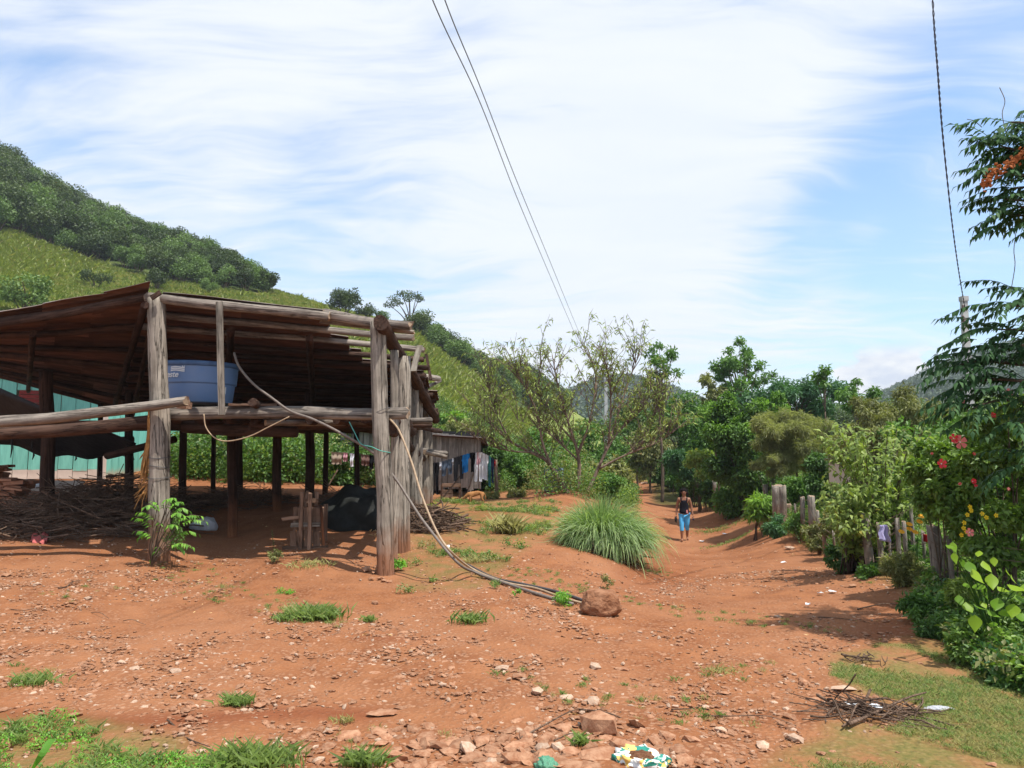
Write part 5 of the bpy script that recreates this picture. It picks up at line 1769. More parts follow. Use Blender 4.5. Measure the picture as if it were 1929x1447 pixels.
hm = [heart_mesh() for _ in range(9)]
mb = MB()
HL = [(1783, 1035, .06), (1795, 1030, .06), (1798, 1050, .06), (1825, 1070, .085), (1833, 1085, .085), (1853, 1068, .075), (1868, 1095, .095), (1900, 1115, .095), (1855, 1115, .075), (1842, 1110, .08), (1880, 1140, .09),
      (1820, 1145, .07), (1836, 1150, .075), (1837, 1172, .085), (1895, 1080, .06), (1910, 1150, .08), (1872, 1058, .055), (1806, 1130, .06), (1862, 1160, .07), (1915, 1130, .07), (1890, 1160, .08), (1812, 1060, .05), (1845, 1045, .05),
      (1880, 1115, .07), (1905, 1090, .05), (1850, 1140, .06), (1818, 1105, .05), (1926, 1165, .07), (1872, 1180, .06), (1930, 1110, .07)]
for i, (a, b, s) in enumerate(HL):
    p = P(a, b, 5.55 + R.uniform(-.2, .2))
    m = Matrix.Translation(p) @ Matrix.Rotation(R.uniform(-1.1, 1.1), 4, 'Z') @ Matrix.Rotation(math.radians(-118 + R.uniform(-38, 30)), 4, 'X') @ Matrix.Rotation(R.uniform(-.3, .3), 4, 'Y') @ Matrix.Diagonal((s * R.uniform(.95, 1.25), s * R.uniform(1.15, 1.35), s * 1.3, 1))
    m = Matrix.Translation(Vector((0, 0, s * .5))) @ m
    o = bpy.data.objects.new('leaf', hm[i % 9]); link(o, hl, m)
    q = m.translation
    mb.tube(spline([gd(1860, 5.9), gd(1860, 5.9).lerp(q, .5) + Vector((0, .05, .12)), q], 4), .004, 4)
mb.build('stems', 'leaf_mid', hl)

# ------------------------------------------------------------------ hedge foot, ferns and weeds on the right
for a, b, c, d, D, n, L, w_, m, lb in [
    (1735, 1150, 36, 34, 6.9, 1500, .05, .024, 'leaf_mid', 'small leafy weed mound where the lane meets the hedge'),
    (1775, 1190, 44, 40, 6.4, 2000, .055, .012, 'leaf_blue', 'fine ferny weeds leaning over the lane edge'),
    (1850, 1225, 60, 55, 5.6, 3000, .05, .026, 'leaf_hibiscus', 'dark clover-like weeds below the heart-leaved plant'),
    (1905, 1300, 50, 60, 5.1, 2600, .05, .028, 'leaf_blue', 'deep green weed clump near the bottom right corner'),
    (1925, 1180, 50, 70, 5.9, 2200, .055, .028, 'leaf_hibiscus', 'dark undergrowth under the right edge of the hedge'),
    (1700, 1075, 40, 38, 8.4, 2400, .05, .012, 'leaf_olive', 'feathery weeds beside the nearest fence post'),
    (1735, 1060, 26, 40, 8.6, 1500, .05, .014, 'leaf_mid', 'upright green weeds between two fence posts'),
    (1600, 1050, 44, 30, 10.6, 2400, .06, .03, 'leaf_blue', 'dark broad-leaved weeds along the fence foot'),
    (1640, 1085, 30, 22, 9.6, 1200, .06, .03, 'leaf_mid', 'green weeds at the foot of the dark fence post'),
    (1535, 1010, 26, 30, 13.5, 1500, .06, .02, 'leaf_olive', 'thin grassy weeds between the grey fence posts'),
    (1500, 985, 20, 24, 16, 1100, .07, .02, 'leaf_mid', 'weeds round the short cut post'),
    (1570, 990, 30, 34, 12.5, 1700, .06, .02, 'leaf_olive', 'olive weeds under the yellow leaved shrub'),
    (1680, 1020, 60, 34, 10.5, 2400, .055, .02, 'leaf_mid', 'mixed garden weeds behind the fence wire'),
    (1860, 1060, 80, 60, 8.2, 3600, .06, .03, 'leaf_hibiscus', 'shaded leaves behind the heart-leaved plant'),
    (1810, 1120, 26, 30, 6.6, 1200, .05, .014, 'leaf_shrub', 'yellow green weeds at the root of the near post'),
]:
    bush('weed_clump', lb, 'weeds', a, b, c, d, D, n, L, w_, m, k=26, cr=.30, stems=6, sr=.004, contrast=.6, power=1.0)
for k, (px, py) in enumerate([(1820, 1225), (1850, 1212), (1838, 1240)]):
    pass

# ------------------------------------------------------------------ greenery behind the yard and the shed
for a, b, c, d, D, n, L, w_, m, lb in [
    (375, 872, 44, 48, 23, 3600, .13, .07, 'leaf_shrub', 'yellow green bush seen between the left shed posts'),
    (480, 865, 60, 55, 24, 4400, .13, .07, 'leaf_mid', 'leafy bush behind the middle of the shed'),
    (560, 790, 60, 50, 25, 3600, .15, .08, 'leaf_new', 'bright green tree crown seen over the shed loft'),
    (665, 790, 60, 60, 25, 3600, .15, .08, 'leaf_mid', 'green tree behind the right bay of the shed'),
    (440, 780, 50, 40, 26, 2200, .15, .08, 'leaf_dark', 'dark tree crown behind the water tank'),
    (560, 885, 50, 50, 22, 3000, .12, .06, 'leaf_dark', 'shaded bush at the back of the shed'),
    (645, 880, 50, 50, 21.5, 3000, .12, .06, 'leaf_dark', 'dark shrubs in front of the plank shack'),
    (735, 850, 30, 60, 21.5, 1400, .12, .06, 'leaf_mid', 'bush between the right shed posts'),
    (945, 880, 44, 36, 24.5, 3200, .12, .05, 'leaf_mid', 'round green bush beside the washing line pole'),
    (935, 860, 26, 24, 23.6, 1500, .12, .05, 'leaf_dark', 'dark leafy clump just above the washing line pole'),
    (1005, 895, 40, 34, 24, 2800, .12, .05, 'leaf_mid', 'weedy green bush left of the barrel'),
    (975, 930, 26, 12, 20.6, 1000, .07, .03, 'leaf_olive', 'low reddish green weeds near the dog'),
    (1085, 905, 36, 26, 22.5, 2200, .10, .05, 'leaf_blue', 'blue green bush behind the peach trunks'),
    (1145, 912, 40, 26, 22.5, 2400, .10, .05, 'leaf_mid', 'leafy bush behind the top of the tussock'),
    (870, 815, 30, 26, 30, 1000, .16, .06, 'leaf_olive', 'pale bush just above the shack roof'),
    (845, 785, 40, 12, 45, 900, .2, .09, 'leaf_new', 'bright green low growth behind the shack'),
    (925, 935, 20, 12, 20.3, 700, .06, .02, 'leaf_olive', 'dry weeds behind the dog'),
]:
    bush('background_bush', lb, 'bush', a, b, c, d, D, n, L, w_, m, k=18, cr=.36, stems=6, sr=.02, contrast=.7)

# ------------------------------------------------------------------ lemongrass tussock
lg = thing('grass_tussock', 'huge pale green tussock of long arching grass on the lane bank', 'grass tussock', gp(1150, 1040))
c = gp(1148, 1045); c = P(1134, 1010, c.y + .3); c.z = min(c.z, P(1146, 1015, c.y).z)
n = 5200
ang = N.uniform(0, math.tau, n); q = N.random(n) ** .6
d = np.stack([np.cos(ang), np.sin(ang), np.zeros(n)], 1)
sub_ = N.random(n)
pos = np.array(c) + d * (q * .26)[:, None] + np.array([0, 0, -.10]) + np.where(sub_ < .3, 1., 0.)[:, None] * np.array([.20, -.10, -.14]) + np.where(sub_ > .86, 1., 0.)[:, None] * np.array([-.20, .05, -.04])
Ln = N.uniform(.46, .84, n) * (1 + .25 * np.clip(np.cos(ang) * .7 - np.sin(ang) * .6, 0, 1) * q)
elev = np.radians(90 - 40 * q + N.normal(0, 11, n))
v0 = d * np.cos(elev)[:, None] + np.array([0, 0, 1.0]) * np.sin(elev)[:, None]
seg = 7
P_ = [pos]; cur = pos.copy(); v = v0.copy(); grav = N.uniform(.10, .22, n) * (0.35 + 1.15 * q)
front = np.clip(d[:, 0] * .8 - d[:, 1] * .8, 0, 1)
for s in range(seg):
    cur = cur + v * (Ln / seg)[:, None]
    v = nrmz(v + np.array([0, 0, -1.0]) * (grav * (.5 + .42 * s) * (1 + .5 * front))[:, None])
    g = ground_np(cur[:, 0], cur[:, 1]) + .01
    cur[:, 2] = np.maximum(cur[:, 2], g)
    P_.append(cur.copy())
P_ = np.stack(P_, 1)
side = nrmz(np.cross(v0, np.array([0, 0, 1.0])) + N.normal(0, .3, (n, 3)))
wd = np.array([.5, .9, 1, 1, .9, .7, .45, .05]) * .0065
V = np.stack([P_ - side[:, None] * wd[None, :, None], P_ + side[:, None] * wd[None, :, None]], 2).reshape(-1, 3)
i = np.arange(seg)[None, :, None] * 2
fq = np.concatenate([i + 0, i + 1, i + 3, i + 2], 2) + (np.arange(n) * (seg + 1) * 2)[:, None, None]
rn = np.repeat(np.where(N.random(n) < .04, .98, N.random(n) * .92), seg)
o = bpy.data.objects.new('grass_blades', tri_mesh('grass_blades', V - np.array(WM[lg.name].translation), fq.reshape(-1, 4), 'lemongrass', rn))
o['kind'] = 'stuff'
link(o, lg, WM[lg.name])
m = 1300
sel = N.choice(n, m); V2 = []
pos2 = np.array(c) + np.stack([N.normal(0, .2, m), N.normal(0, .15, m) - .12, N.uniform(-.25, .05, m)], 1)
dd = np.stack([N.normal(0, .6, m), -np.abs(N.normal(0, .5, m)) - .2, N.uniform(-1.2, .2, m)], 1)
V, F, k = leaves_np(pos2, dd, rand_dirs(m), N.uniform(.2, .5, m), .009, .1, .3, True)
o = set_mesh('dead_blades', V, F, 'lemongrass_old', np.repeat(N.random(m), k), lg); o['kind'] = 'stuff'

# ------------------------------------------------------------------ ground cover scattered as stuff
def leafy_proto(name, mat, n=70, h_=0.30, L=.06, Wd=.03, spread=.16):
    a = N.uniform(0, 6.28, n); q = N.random(n) ** .5
    pos = np.stack([np.cos(a) * q * spread, np.sin(a) * q * spread, N.uniform(.02, h_, n) * (1 - .4 * q)], 1)
    V, F, k = leaves_np(pos, rand_dirs(n) + np.array([0, 0, .1]), nrmz(rand_dirs(n) * .6 + np.array([0, 0, .9])), L * N.uniform(.6, 1.3, n), Wd, .2, .2, False)
    return tri_mesh(name, V, F, mat, np.repeat(N.random(n), k))


def cover(name, label, cat, polys, n, y0, y1, u0, u1, meshes, s0, s1, tilt=.1, prob=None, lift=0.0):
    x, y = wedge(n, y0, y1, u0, u1)
    z = ground_np(x, y); px, py = pix_np(x, y, z)
    ok = np.zeros(len(x), bool)
    for p in polys: ok |= in_poly(px, py, p)
    if prob is not None: ok &= N.random(len(x)) < prob(px, py, x, y)
    k = np.where(ok)[0]
    print(name, len(k))
    return gn_scatter(name, label, cat, np.stack([x[k], y[k], z[k] + lift], 1), N.uniform(s0, s1, len(k)), np.stack([N.uniform(-tilt, tilt, len(k)), N.uniform(-tilt, tilt, len(k)), N.uniform(0, 6.28, len(k))], 1), meshes)


def patchy(f, thr=.0, seed=0.0):
    def g(px, py, x, y):
        v = np.sin(x * f + 1.7 * np.sin(y * f * .8 + seed)) + np.sin(y * f * 1.3 + 1.3 * np.sin(x * f * 1.1 + seed)) + .8 * np.sin((x + y) * f * 2.3 + seed)
        return np.clip((v - thr) * .7 + .4, 0, 1)
    return g


UG = [leafy_proto('undergrowth', m) for m in ('leaf_mid', 'leaf_dark', 'leaf_olive', 'leaf_shrub', 'leaf_mid', 'leaf_hibiscus')]
UB = [leafy_proto('undergrowth', m, 320, .42, .034, .019, .22) for m in ('leaf_mid', 'leaf_dark', 'leaf_olive', 'leaf_shrub', 'leaf_mid', 'leaf_new')]
garden = [(1345, 955), (1430, 975), (1480, 995), (1555, 1036), (1640, 1070), (1700, 1088), (1760, 1108), (1740, 1150), (1800, 1215), (1880, 1290), (2300, 1420), (2300, 700), (1345, 700)]
cover('garden_undergrowth', 'leafy undergrowth covering the garden floor behind the fence posts', 'undergrowth', [garden], 13000, 11, 34, .2, .86, UB, .5, 1.6, prob=lambda px, py, x, y: np.clip(1.3 - y / 40, .4, 1))
UN = [leafy_proto('undergrowth', m, 90, .20, .045, .022, .11) for m in ('leaf_mid', 'leaf_hibiscus', 'leaf_olive', 'leaf_umbrella', 'leaf_blue')]
cover('hedge_foot_plants', 'small dark leaved plants crowding the foot of the hedge', 'undergrowth', [garden], 9000, 4.6, 11, .4, .9, UN, .5, 1.5)
cover('bank_undergrowth', 'mixed low greenery along both banks at the far end of the lane', 'undergrowth', [[(1345, 948), (1300, 926), (1245, 905), (1222, 892), (1222, 860), (1700, 860), (1700, 960)], [(1190, 960), (1175, 905), (1190, 860), (920, 860), (930, 932), (1060, 940)]],
      16000, 18, 62, -.05, .5, [UB[0], UB[2], UB[3], UB[1], UB[4]], 1.0, 2.6, prob=lambda px, py, x, y: np.where((px < 1190) & (y < 27), .10, np.where(px < 1190, .45, 1)))
cover('yard_edge_undergrowth', 'weeds and low bushes behind the shed and the yard', 'undergrowth', [[(330, 700), (330, 902), (520, 912), (700, 915), (800, 925), (930, 925), (1190, 900), (1190, 700)]], 12000, 19.5, 60, -.5, .2, [UB[1], UB[0], UB[3], UB[1], UB[2], UB[1]], 1.2, 4.0, prob=lambda px, py, x, y: np.where((px > 985) & (y < 25), .12, np.where(y < 34, 1, .6)))

GT = [blades_mesh('grass_tuft', 26, .085, .0045, 'grass_green', .04, lean=1.1) for _ in range(3)] + [blades_mesh('grass_tuft', 24, .065, .0045, 'grass_dry', .045, lean=1.4) for _ in range(3)]
GG = GT[2:]
lawn = [(1560, 1240), (1640, 1215), (1700, 1205), (1790, 1215), (1900, 1290), (2200, 1400), (2200, 1560), (1330, 1560), (1420, 1430), (1520, 1395), (1700, 1370), (1740, 1330), (1640, 1310), (1575, 1280)]
cover('short_grass', 'short patchy grass spreading over the bottom right corner', 'grass', [lawn], 38000, 3.2, 7, .2, .95, GG, .18, .5, prob=patchy(2.2, -.3))
WP = [leafy_proto('weed', m, 34, .12, .032, .016, .07) for m in ('leaf_mid', 'leaf_olive', 'leaf_shrub')] + GT[:2]
cover('yard_weeds', 'thin weeds and grass dotting the yard right of the shed', 'weeds', [[(790, 945), (1060, 945), (1040, 1000), (980, 1050), (930, 1110), (750, 1120), (745, 1050), (800, 1030)]], 7000, 8, 21, -.2, .1, WP, .4, 1.3, prob=patchy(1.9, .7, 2.0))
WG = [leafy_proto('weed', 'leaf_sapling', 40, .16, .035, .018, .08), leafy_proto('weed', 'leaf_mid', 44, .14, .03, .018, .09), blades_mesh('weed', 18, .16, .005, 'grass_green', .03, lean=.9)]
cover('corner_weeds', 'fresh green weeds filling the bottom left corner', 'weeds', [[(-700, 1335), (60, 1345), (240, 1372), (330, 1400), (420, 1440), (470, 1560), (-700, 1560)]], 2400, 3.0, 4.9, -.95, -.3, WG, .2, .6, prob=patchy(3.0, -.1, 1.0))
cover('sparse_sprigs', 'tiny grass sprigs scattered over the stony ground', 'grass', [[(-500, 1060), (1650, 1060), (1600, 1447), (-500, 1447)]], 5000, 3.6, 12, -.8, .5, GT, .25, .6, prob=lambda px, py, x, y: patchy(1.3, 1.5, 4.0)(px, py, x, y) * .6)

# single clumps one can point at
def clump(name, label, px, py, n, L, Wd, mat, spread, lean=.9, droop=.4, group=None, cat='grass'):
    p = gp(px, py)
    pos = np.stack([N.normal(0, spread, n), N.normal(0, spread * .6, n), np.zeros(n)], 1)
    for i in range(n): pos[i, 2] = gz(p.x + pos[i, 0], p.y + pos[i, 1]) - p.z if n < 40 else 0
    if n >= 40: pos[:, 2] = ground_np(p.x + pos[:, 0], p.y + pos[:, 1]) - p.z
    me = blades_mesh(name, n, L, Wd, mat, spread, lean=lean, droop=droop, pos=pos)
    o = bpy.data.objects.new(name, me); link(o, None, Matrix.Translation(p))
    return tag(o, label, cat, group, 'stuff' if name == 'grass_patch' else None)


clump('grass_clump', 'large bright green grass clump on the open red ground', 592, 1168, 520, .15, .006, 'grass_green', .115)
clump('grass_clump', 'thin green clump beside the large grass clump', 535, 1172, 90, .10, .005, 'grass_green', .05)
clump('grass_clump', 'small grass clump right of the large one', 694, 1172, 90, .07, .005, 'grass_green', .035)
clump('grass_clump', 'spiky grass clump above the pale stone chips', 885, 1175, 170, .12, .005, 'grass_green', .07, lean=1.2)
clump('grass_clump', 'grass clump growing in the deep red rut', 448, 1330, 170, .09, .004, 'grass_green', .045, lean=1.3)
clump('grass_clump', 'dark grass clump near the left edge', 60, 1290, 200, .09, .004, 'grass_green', .07, lean=1.3)
clump('grass_clump', 'wide grass clump cut by the bottom edge', 480, 1446, 420, .12, .005, 'grass_green', .10)
clump('grass_clump', 'small grass clump cut by the bottom edge', 685, 1446, 160, .10, .005, 'grass_green', .05)
clump('grass_clump', 'dry grass tuft on the lane bank above the hose', 905, 1058, 200, .10, .005, 'grass_dry', .12, lean=1.2)
clump('grass_clump', 'tall yellow dry grass in the middle of the yard', 955, 1005, 220, .32, .006, 'grass_dry', .10, lean=.6)
clump('grass_clump', 'sparse tuft on the lane by the right edge of the twigs', 1360, 1268, 90, .06, .004, 'grass_dry', .06, lean=1.4)
clump('grass_clump', 'green tuft in the rubble beside the tilted stone', 1092, 1408, 60, .09, .004, 'grass_green', .02)
clump('grass_clump', 'little dry tuft left of the pale slab', 650, 1362, 60, .05, .004, 'grass_dry', .03, lean=1.4)
clump('grass_patch', 'bright grass patch on the lane behind the white scrap', 1352, 1000, 300, .10, .01, 'grass_green', .42, lean=1.2)
clump('grass_patch', 'flat grass patch on the lane in front of the bank', 1375, 1022, 300, .08, .01, 'grass_green', .36, lean=1.4)
clump('grass_clump', 'tuft at the foot of the right shed post', 580, 1068, 130, .10, .006, 'grass_dry', .14, lean=1.2)
bush('weed', 'bushy green weed standing left of the boulder', 'weed', 1062, 1135, 20, 30, 7.7, 300, .035, .012, 'leaf_sapling', k=8, stems=5, sr=.003)
bush('weed', 'small pale weed right of the water hose', 'weed', 1140, 1098, 14, 14, 9, 120, .035, .014, 'leaf_olive', k=6, stems=4, sr=.003)
bush('weed', 'light green weed above the large grass clump', 'weed', 537, 1120, 20, 18, 8.4, 260, .03, .010, 'leaf_sapling', k=8, stems=5, sr=.003)
bush('weed', 'tiny green weed on the bank near the hose', 'weed', 975, 1116, 8, 8, 8, 50, .03, .014, 'leaf_sapling', k=4, stems=3, sr=.002)
bush('weed', 'creeping yellow green weed in front of the shed', 'weed', 822, 1100, 26, 12, 9, 260, .04, .018, 'leaf_shrub', k=8, stems=5, sr=.003)
bush('weed', 'green weed at the foot of the right grey post', 'weed', 748, 1068, 16, 16, 9.6, 200, .045, .02, 'leaf_sapling', k=6, stems=4, sr=.003)
bush('weed', 'short dry weed between the two front posts', 'weed', 515, 1045, 22, 8, 9.9, 200, .035, .016, 'leaf_olive', k=7, stems=4, sr=.003)
# leafy spike
sp_ = thing('leaf_spike', 'upright stalk ringed with round leaves before the crate', 'plant', gp(518, 1048))
LPp = []; LDd = []
b = gp(518, 1048); e = P(512, 998, b.y)
for i in range(34):
    t = i / 34; a = i * 2.4; LPp.append(tuple(b.lerp(e, t))); LDd.append((math.cos(a), math.sin(a), .35))
V, F, k = leaves_np(np.array(LPp), np.array(LDd), np.tile([0, 0, 1.0], (34, 1)), np.linspace(.05, .03, 34), .03, .1, .2, True)
set_mesh('foliage', V, F, 'leaf_olive', np.repeat(N.random(34), k), sp_)
mb = MB(); mb.tube([b, e], .004, 4); mb.build('stem', 'leaf_olive', sp_)

# sapling growing against the left post
sa_ = thing('sapling', 'bright green sapling with drooping compound leaves against the left grey post', 'sapling', gp(296, 1062))
base = gp(296, 1062) + Vector((0, -.16, 0)); LP = []; LD = []; LU = []; mbr = MB(); mbt = MB()
for (fx, fy), (tx, ty) in [((290, 1000), (255, 975)), ((292, 985), (262, 965)), ((300, 970), (290, 945)), ((310, 965), (315, 940)), ((318, 965), (340, 945)), ((325, 965), (356, 962)), ((330, 985), (378, 972)), ((335, 990), (386, 982)),
                          ((285, 1010), (262, 1012)), ((290, 1020), (258, 1000)), ((330, 1010), (372, 1005)), ((325, 1030), (350, 1042)), ((318, 1030), (362, 1030)), ((300, 1030), (290, 1048)), ((305, 1010), (300, 985)), ((312, 1000), (332, 990)), ((300, 1040), (285, 1052)), ((320, 975), (345, 970)), ((315, 955), (328, 938)), ((295, 962), (272, 955))]:
    q0 = P(fx, fy, base.y + R.uniform(-.08, .08)); q1 = P(tx, ty, base.y + R.uniform(-.25, .1))
    mbt.tube(spline([base, base.lerp(q0, .6) + Vector((0, -.04, 0)), q0], 4), .006, 4)
    m = q0.lerp(q1, .5) + Vector((0, 0, .05)); s2 = spline([q0, m, q1], 5)
    mbt.tube(s2, .003, 3)
    tl = len(s2) - 1
    for i in range(6):
        j = 2 + int(i / 6 * (tl - 2)); tang = (s2[min(tl, j + 1)] - s2[j - 1]).normalized(); side = tang.cross(Vector((0, 0, 1))).normalized()
        for s in (-1, 1):
            LP.append(tuple(s2[j])); LD.append(tuple(side * s * .8 + tang * .7 + Vector((0, 0, -.55)))); LU.append((0, -.3, 1))
    LP.append(tuple(s2[-1])); LD.append(tuple(tang + Vector((0, 0, -.5)))); LU.append((0, 0, 1))
n = len(LP); V, F, k = leaves_np(np.array(LP), np.array(LD), np.array(LU), .078, .032, .15, .3, True)
set_mesh('foliage', V, F, 'leaf_sapling', np.repeat(N.random(n), k), sa_)
mbt.build('stems', 'bark', sa_)
bush('vine_weed', 'small-leaved weed climbing the foot of the left grey post', 'weed', 330, 1000, 16, 44, 9.8, 420, .028, .014, 'leaf_mid', k=12, stems=4, sr=.003)
# the broad blade in the near corner
mb = MB(); pb = [P(55, 1460, 3.3), P(78, 1425, 3.25), P(98, 1395, 3.3), P(118, 1398, 3.35)]
sp = spline(pb, 5)
for i in range(len(sp) - 1):
    w0 = .018 * math.sin(math.pi * (i + .6) / (len(sp) + .2)); w1 = .018 * math.sin(math.pi * (i + 1.6) / (len(sp) + .2))
    mb.add([sp[i] + Vector((-w0, 0, .004)), sp[i] - Vector((0, 0, .002)), sp[i + 1] - Vector((0, 0, .002)), sp[i + 1] + Vector((-w1, 0, .004)), sp[i] + Vector((w0, 0, .004)), sp[i + 1] + Vector((w1, 0, .004))], [(0, 1, 2, 3), (1, 4, 5, 2)])
tag(mb.build('bent_grass_shoot', 'leaf_sapling', smooth=True), 'single broad bent grass shoot in the bottom left corner', 'plant')

# ------------------------------------------------------------------ stones and gravel
def rock_mesh(name, mat, flat=.5, ang=.35, sub=1):
    import bmesh
    bm = bmesh.new()
    bmesh.ops.create_icosphere(bm, subdivisions=sub, radius=.5)
    planes = [(rand_dirs(1)[0], R.uniform(.25, .42)) for _ in range(6)]
    sx, sy = R.uniform(.8, 1.2), R.uniform(.55, .9)
    for v in bm.verts:
        c = v.co.copy()
        for nrm_, dd in planes:
            nv = Vector(nrm_); t = c.dot(nv) - dd
            if t > 0: c -= nv * t
        v.co = Vector((c.x * sx, c.y * sy, c.z * flat)) + Vector([R.uniform(-.02, .02) for _ in range(3)])
    me = bpy.data.meshes.new(name); bm.to_mesh(me); bm.free()
    me.materials.append(MATS[mat])
    at = me.attributes.new('rnd', 'FLOAT', 'FACE'); at.data.foreach_set('value', [R.uniform(0, .05)] * len(me.polygons))
    return me


RM = [rock_mesh('stone', 'rock', f) for f in (.16, .2, .26, .42, .22, .18)]
RP = [rock_mesh('stone', 'rock_pale', f) for f in (.35, .5, .3)]


def gravel(name, label, n, y0, y1, u0, u1, smin, smax, prob, meshes, p=2.2):
    x, y = wedge(n, y0, y1, u0, u1)
    z = ground_np(x, y); px, py = pix_np(x, y, z)
    ok = N.random(len(x)) < prob(px, py, x, y)
    k = np.where(ok)[0]
    sc = smin + (smax - smin) * N.random(len(k)) ** p
    print(name, len(k))
    return gn_scatter(name, label, 'gravel', np.stack([x[k], y[k], z[k] + sc * .03], 1), sc, np.stack([N.normal(0, .18, len(k)), N.normal(0, .18, len(k)), N.uniform(0, 6.28, len(k))], 1), meshes)


def stony(px, py, x, y):
    base = patchy(1.1, -.6, 7.0)(px, py, x, y)
    inl = ~in_poly(px, py, [(760, 940), (1080, 940), (1200, 1060), (1180, 1120), (900, 1130), (500, 1130), (300, 1075), (-500, 1065), (-500, 880), (760, 880)])
    near = np.exp(-((py - 1400) / 60) ** 2) * ((px > 350) & (px < 1350))
    bank = in_poly(px, py, lawn) * .8
    v = base * np.where(inl, .85, .22) + near * .8 - bank
    rut = np.exp(-((py - 1352) / 14) ** 2) * (px < 700)
    lane = (px > 1150) & (py < 1290) & (y > 5.2)
    return np.clip(np.where(lane, v * .45, v) - rut * .7, 0.02, 1)


LM = [rock_mesh('pebble', 'rock', f, sub=1) for f in (.16, .2, .26, .2, .32, .18, .22)] + [rock_mesh('pebble', 'rock_pale', .4)]
gravel('gravel', 'countless small reddish stone chips littering the ground', 110000, 3.4, 11.5, -.85, .62, .010, .075, stony, LM, 3.2)
gravel('gravel', 'fine stone chips on the lane further off', 9000, 10, 30, -.35, .35, .02, .09, lambda px, py, x, y: np.where(in_poly(px, py, [(760, 1130), (760, 960), (1060, 950), (1200, 1090), (1215, 960), (1330, 960), (1480, 1020), (1700, 1120), (1700, 1160)]), .6, .05), LM, 2.5)
gravel('fallen_leaves', 'dead leaves and bark flakes on the yard', 5000, 4, 16, -.6, .6, .02, .06, lambda px, py, x, y: .35 * patchy(1.5, .4, 3.)(px, py, x, y), [blades_mesh('leaf_litter', 2, .9, .3, 'dry_leaves', .1, lean=40, fine=False)], 2.0)

# larger loose stones, each on its own
occ = []
cnt = 0
tries = 0
while cnt < 150 and tries < 4000:
    tries += 1
    px, py = R.uniform(-10, 1560), R.uniform(1075, 1440)
    p = gp(px, py)
    if R.random() > float(stony(np.array([px]), np.array([py]), np.array([p.x]), np.array([p.y]))[0]): continue
    if any((p.x - q[0]) ** 2 + (p.y - q[1]) ** 2 < .03 for q in occ): continue
    occ.append((p.x, p.y)); cnt += 1
    s = R.uniform(.06, .15) * (0.8 if py < 1250 else 1)
    o = bpy.data.objects.new('stone', RM[cnt % 6] if R.random() < .85 else RP[cnt % 3])
    link(o, None, Matrix.Translation(p + Vector((0, 0, s * .06))) @ Matrix.Rotation(R.uniform(0, 6.28), 4, 'Z') @ Matrix.Rotation(R.gauss(0, .15), 4, 'X') @ Matrix.Scale(s, 4))
    tag(o, *(('flat reddish stone lying loose on the stony red ground', 'stone', 'loose flat reddish stones') if o.data in RM else ('pale tan stone lying loose on the stony red ground', 'stone', 'loose pale stones')))


def stone(px, py, s, label, meshes=RM, flat=1.0, tilt=.1, rz=None, name='stone', cat='stone', group=None, lift=.08, i=None, sx=1.0):
    p = gp(px, py)
    o = bpy.data.objects.new(name, meshes[(R.randrange(len(meshes)) if i is None else i)])
    link(o, None, Matrix.Translation(p + Vector((0, 0, s * lift))) @ Matrix.Rotation(R.uniform(0, 6.28) if rz is None else rz, 4, 'Z') @ Matrix.Rotation(R.gauss(0, tilt), 4, 'X') @ Matrix.Diagonal((s * sx, s, s * flat, 1)))
    return tag(o, label, cat, group)


stone(722, 1350, .27, 'long pale pink slab lying flat left of the rubble', RM, .45, .02, 0.15, i=0, name='stone_slab', cat='stone', sx=1.0)
stone(1130, 1376, .30, 'tilted tan stone standing out of the rubble', RM, 1.3, .5, 2.2, i=3, sx=.9)
stone(1128, 1428, .26, 'broad greyish pink stone beside the plastic bag', RM, .9, .1, .3, i=4)
stone(1250, 1425, .12, 'brown stone right of the plastic bag', RM, 1.3, .1, 1., i=3)
stone(525, 1313, .05, 'white oval pebble above the red rut', RP, 1.0)
stone(552, 1322, .035, 'small white chip beside the oval pebble', RP, 1.0)
stone(838, 1193, .05, 'square white chip left of the spiky grass', RP, .6)
stone(915, 1190, .055, 'white chip right of the spiky grass', RP, .6)
stone(968, 1208, .045, 'square white chip on the gravel below the boulder', RP, .6)
stone(103, 1267, .035, 'bright white chip by the left grass clump', RP, .8)
stone(1488, 1035, .28, 'pale flat rock on the lane edge by the fence', RP, .7)
stone(1335, 1043, .10, 'small stone in the middle of the lane', RM, 1.)
stone(1608, 1105, .22, 'reddish flat rock at the lane edge below the posts', RM, .7)
stone(1462, 1040, .12, 'stone on the lane before the fence', RM, 1.)
stone(1225, 1398, .10, 'small stone above the plastic bag', RM, .8)
stone(1590, 1300, .16, 'long pale stone by the edge of the grass', RP, .4, .02, .1, sx=1.3)
stone(10, 1085, .22, 'flat stone at the left edge below the shed', RM, .8)
stone(140, 1060, .12, 'flat stone below the brush pile', RM, .7)
stone(205, 905, .5, 'rocks below the green house', RM, .7)
stone(1215, 912, .9, 'grey boulder at the far bend of the lane', RP, .8, name='boulder', cat='boulder')
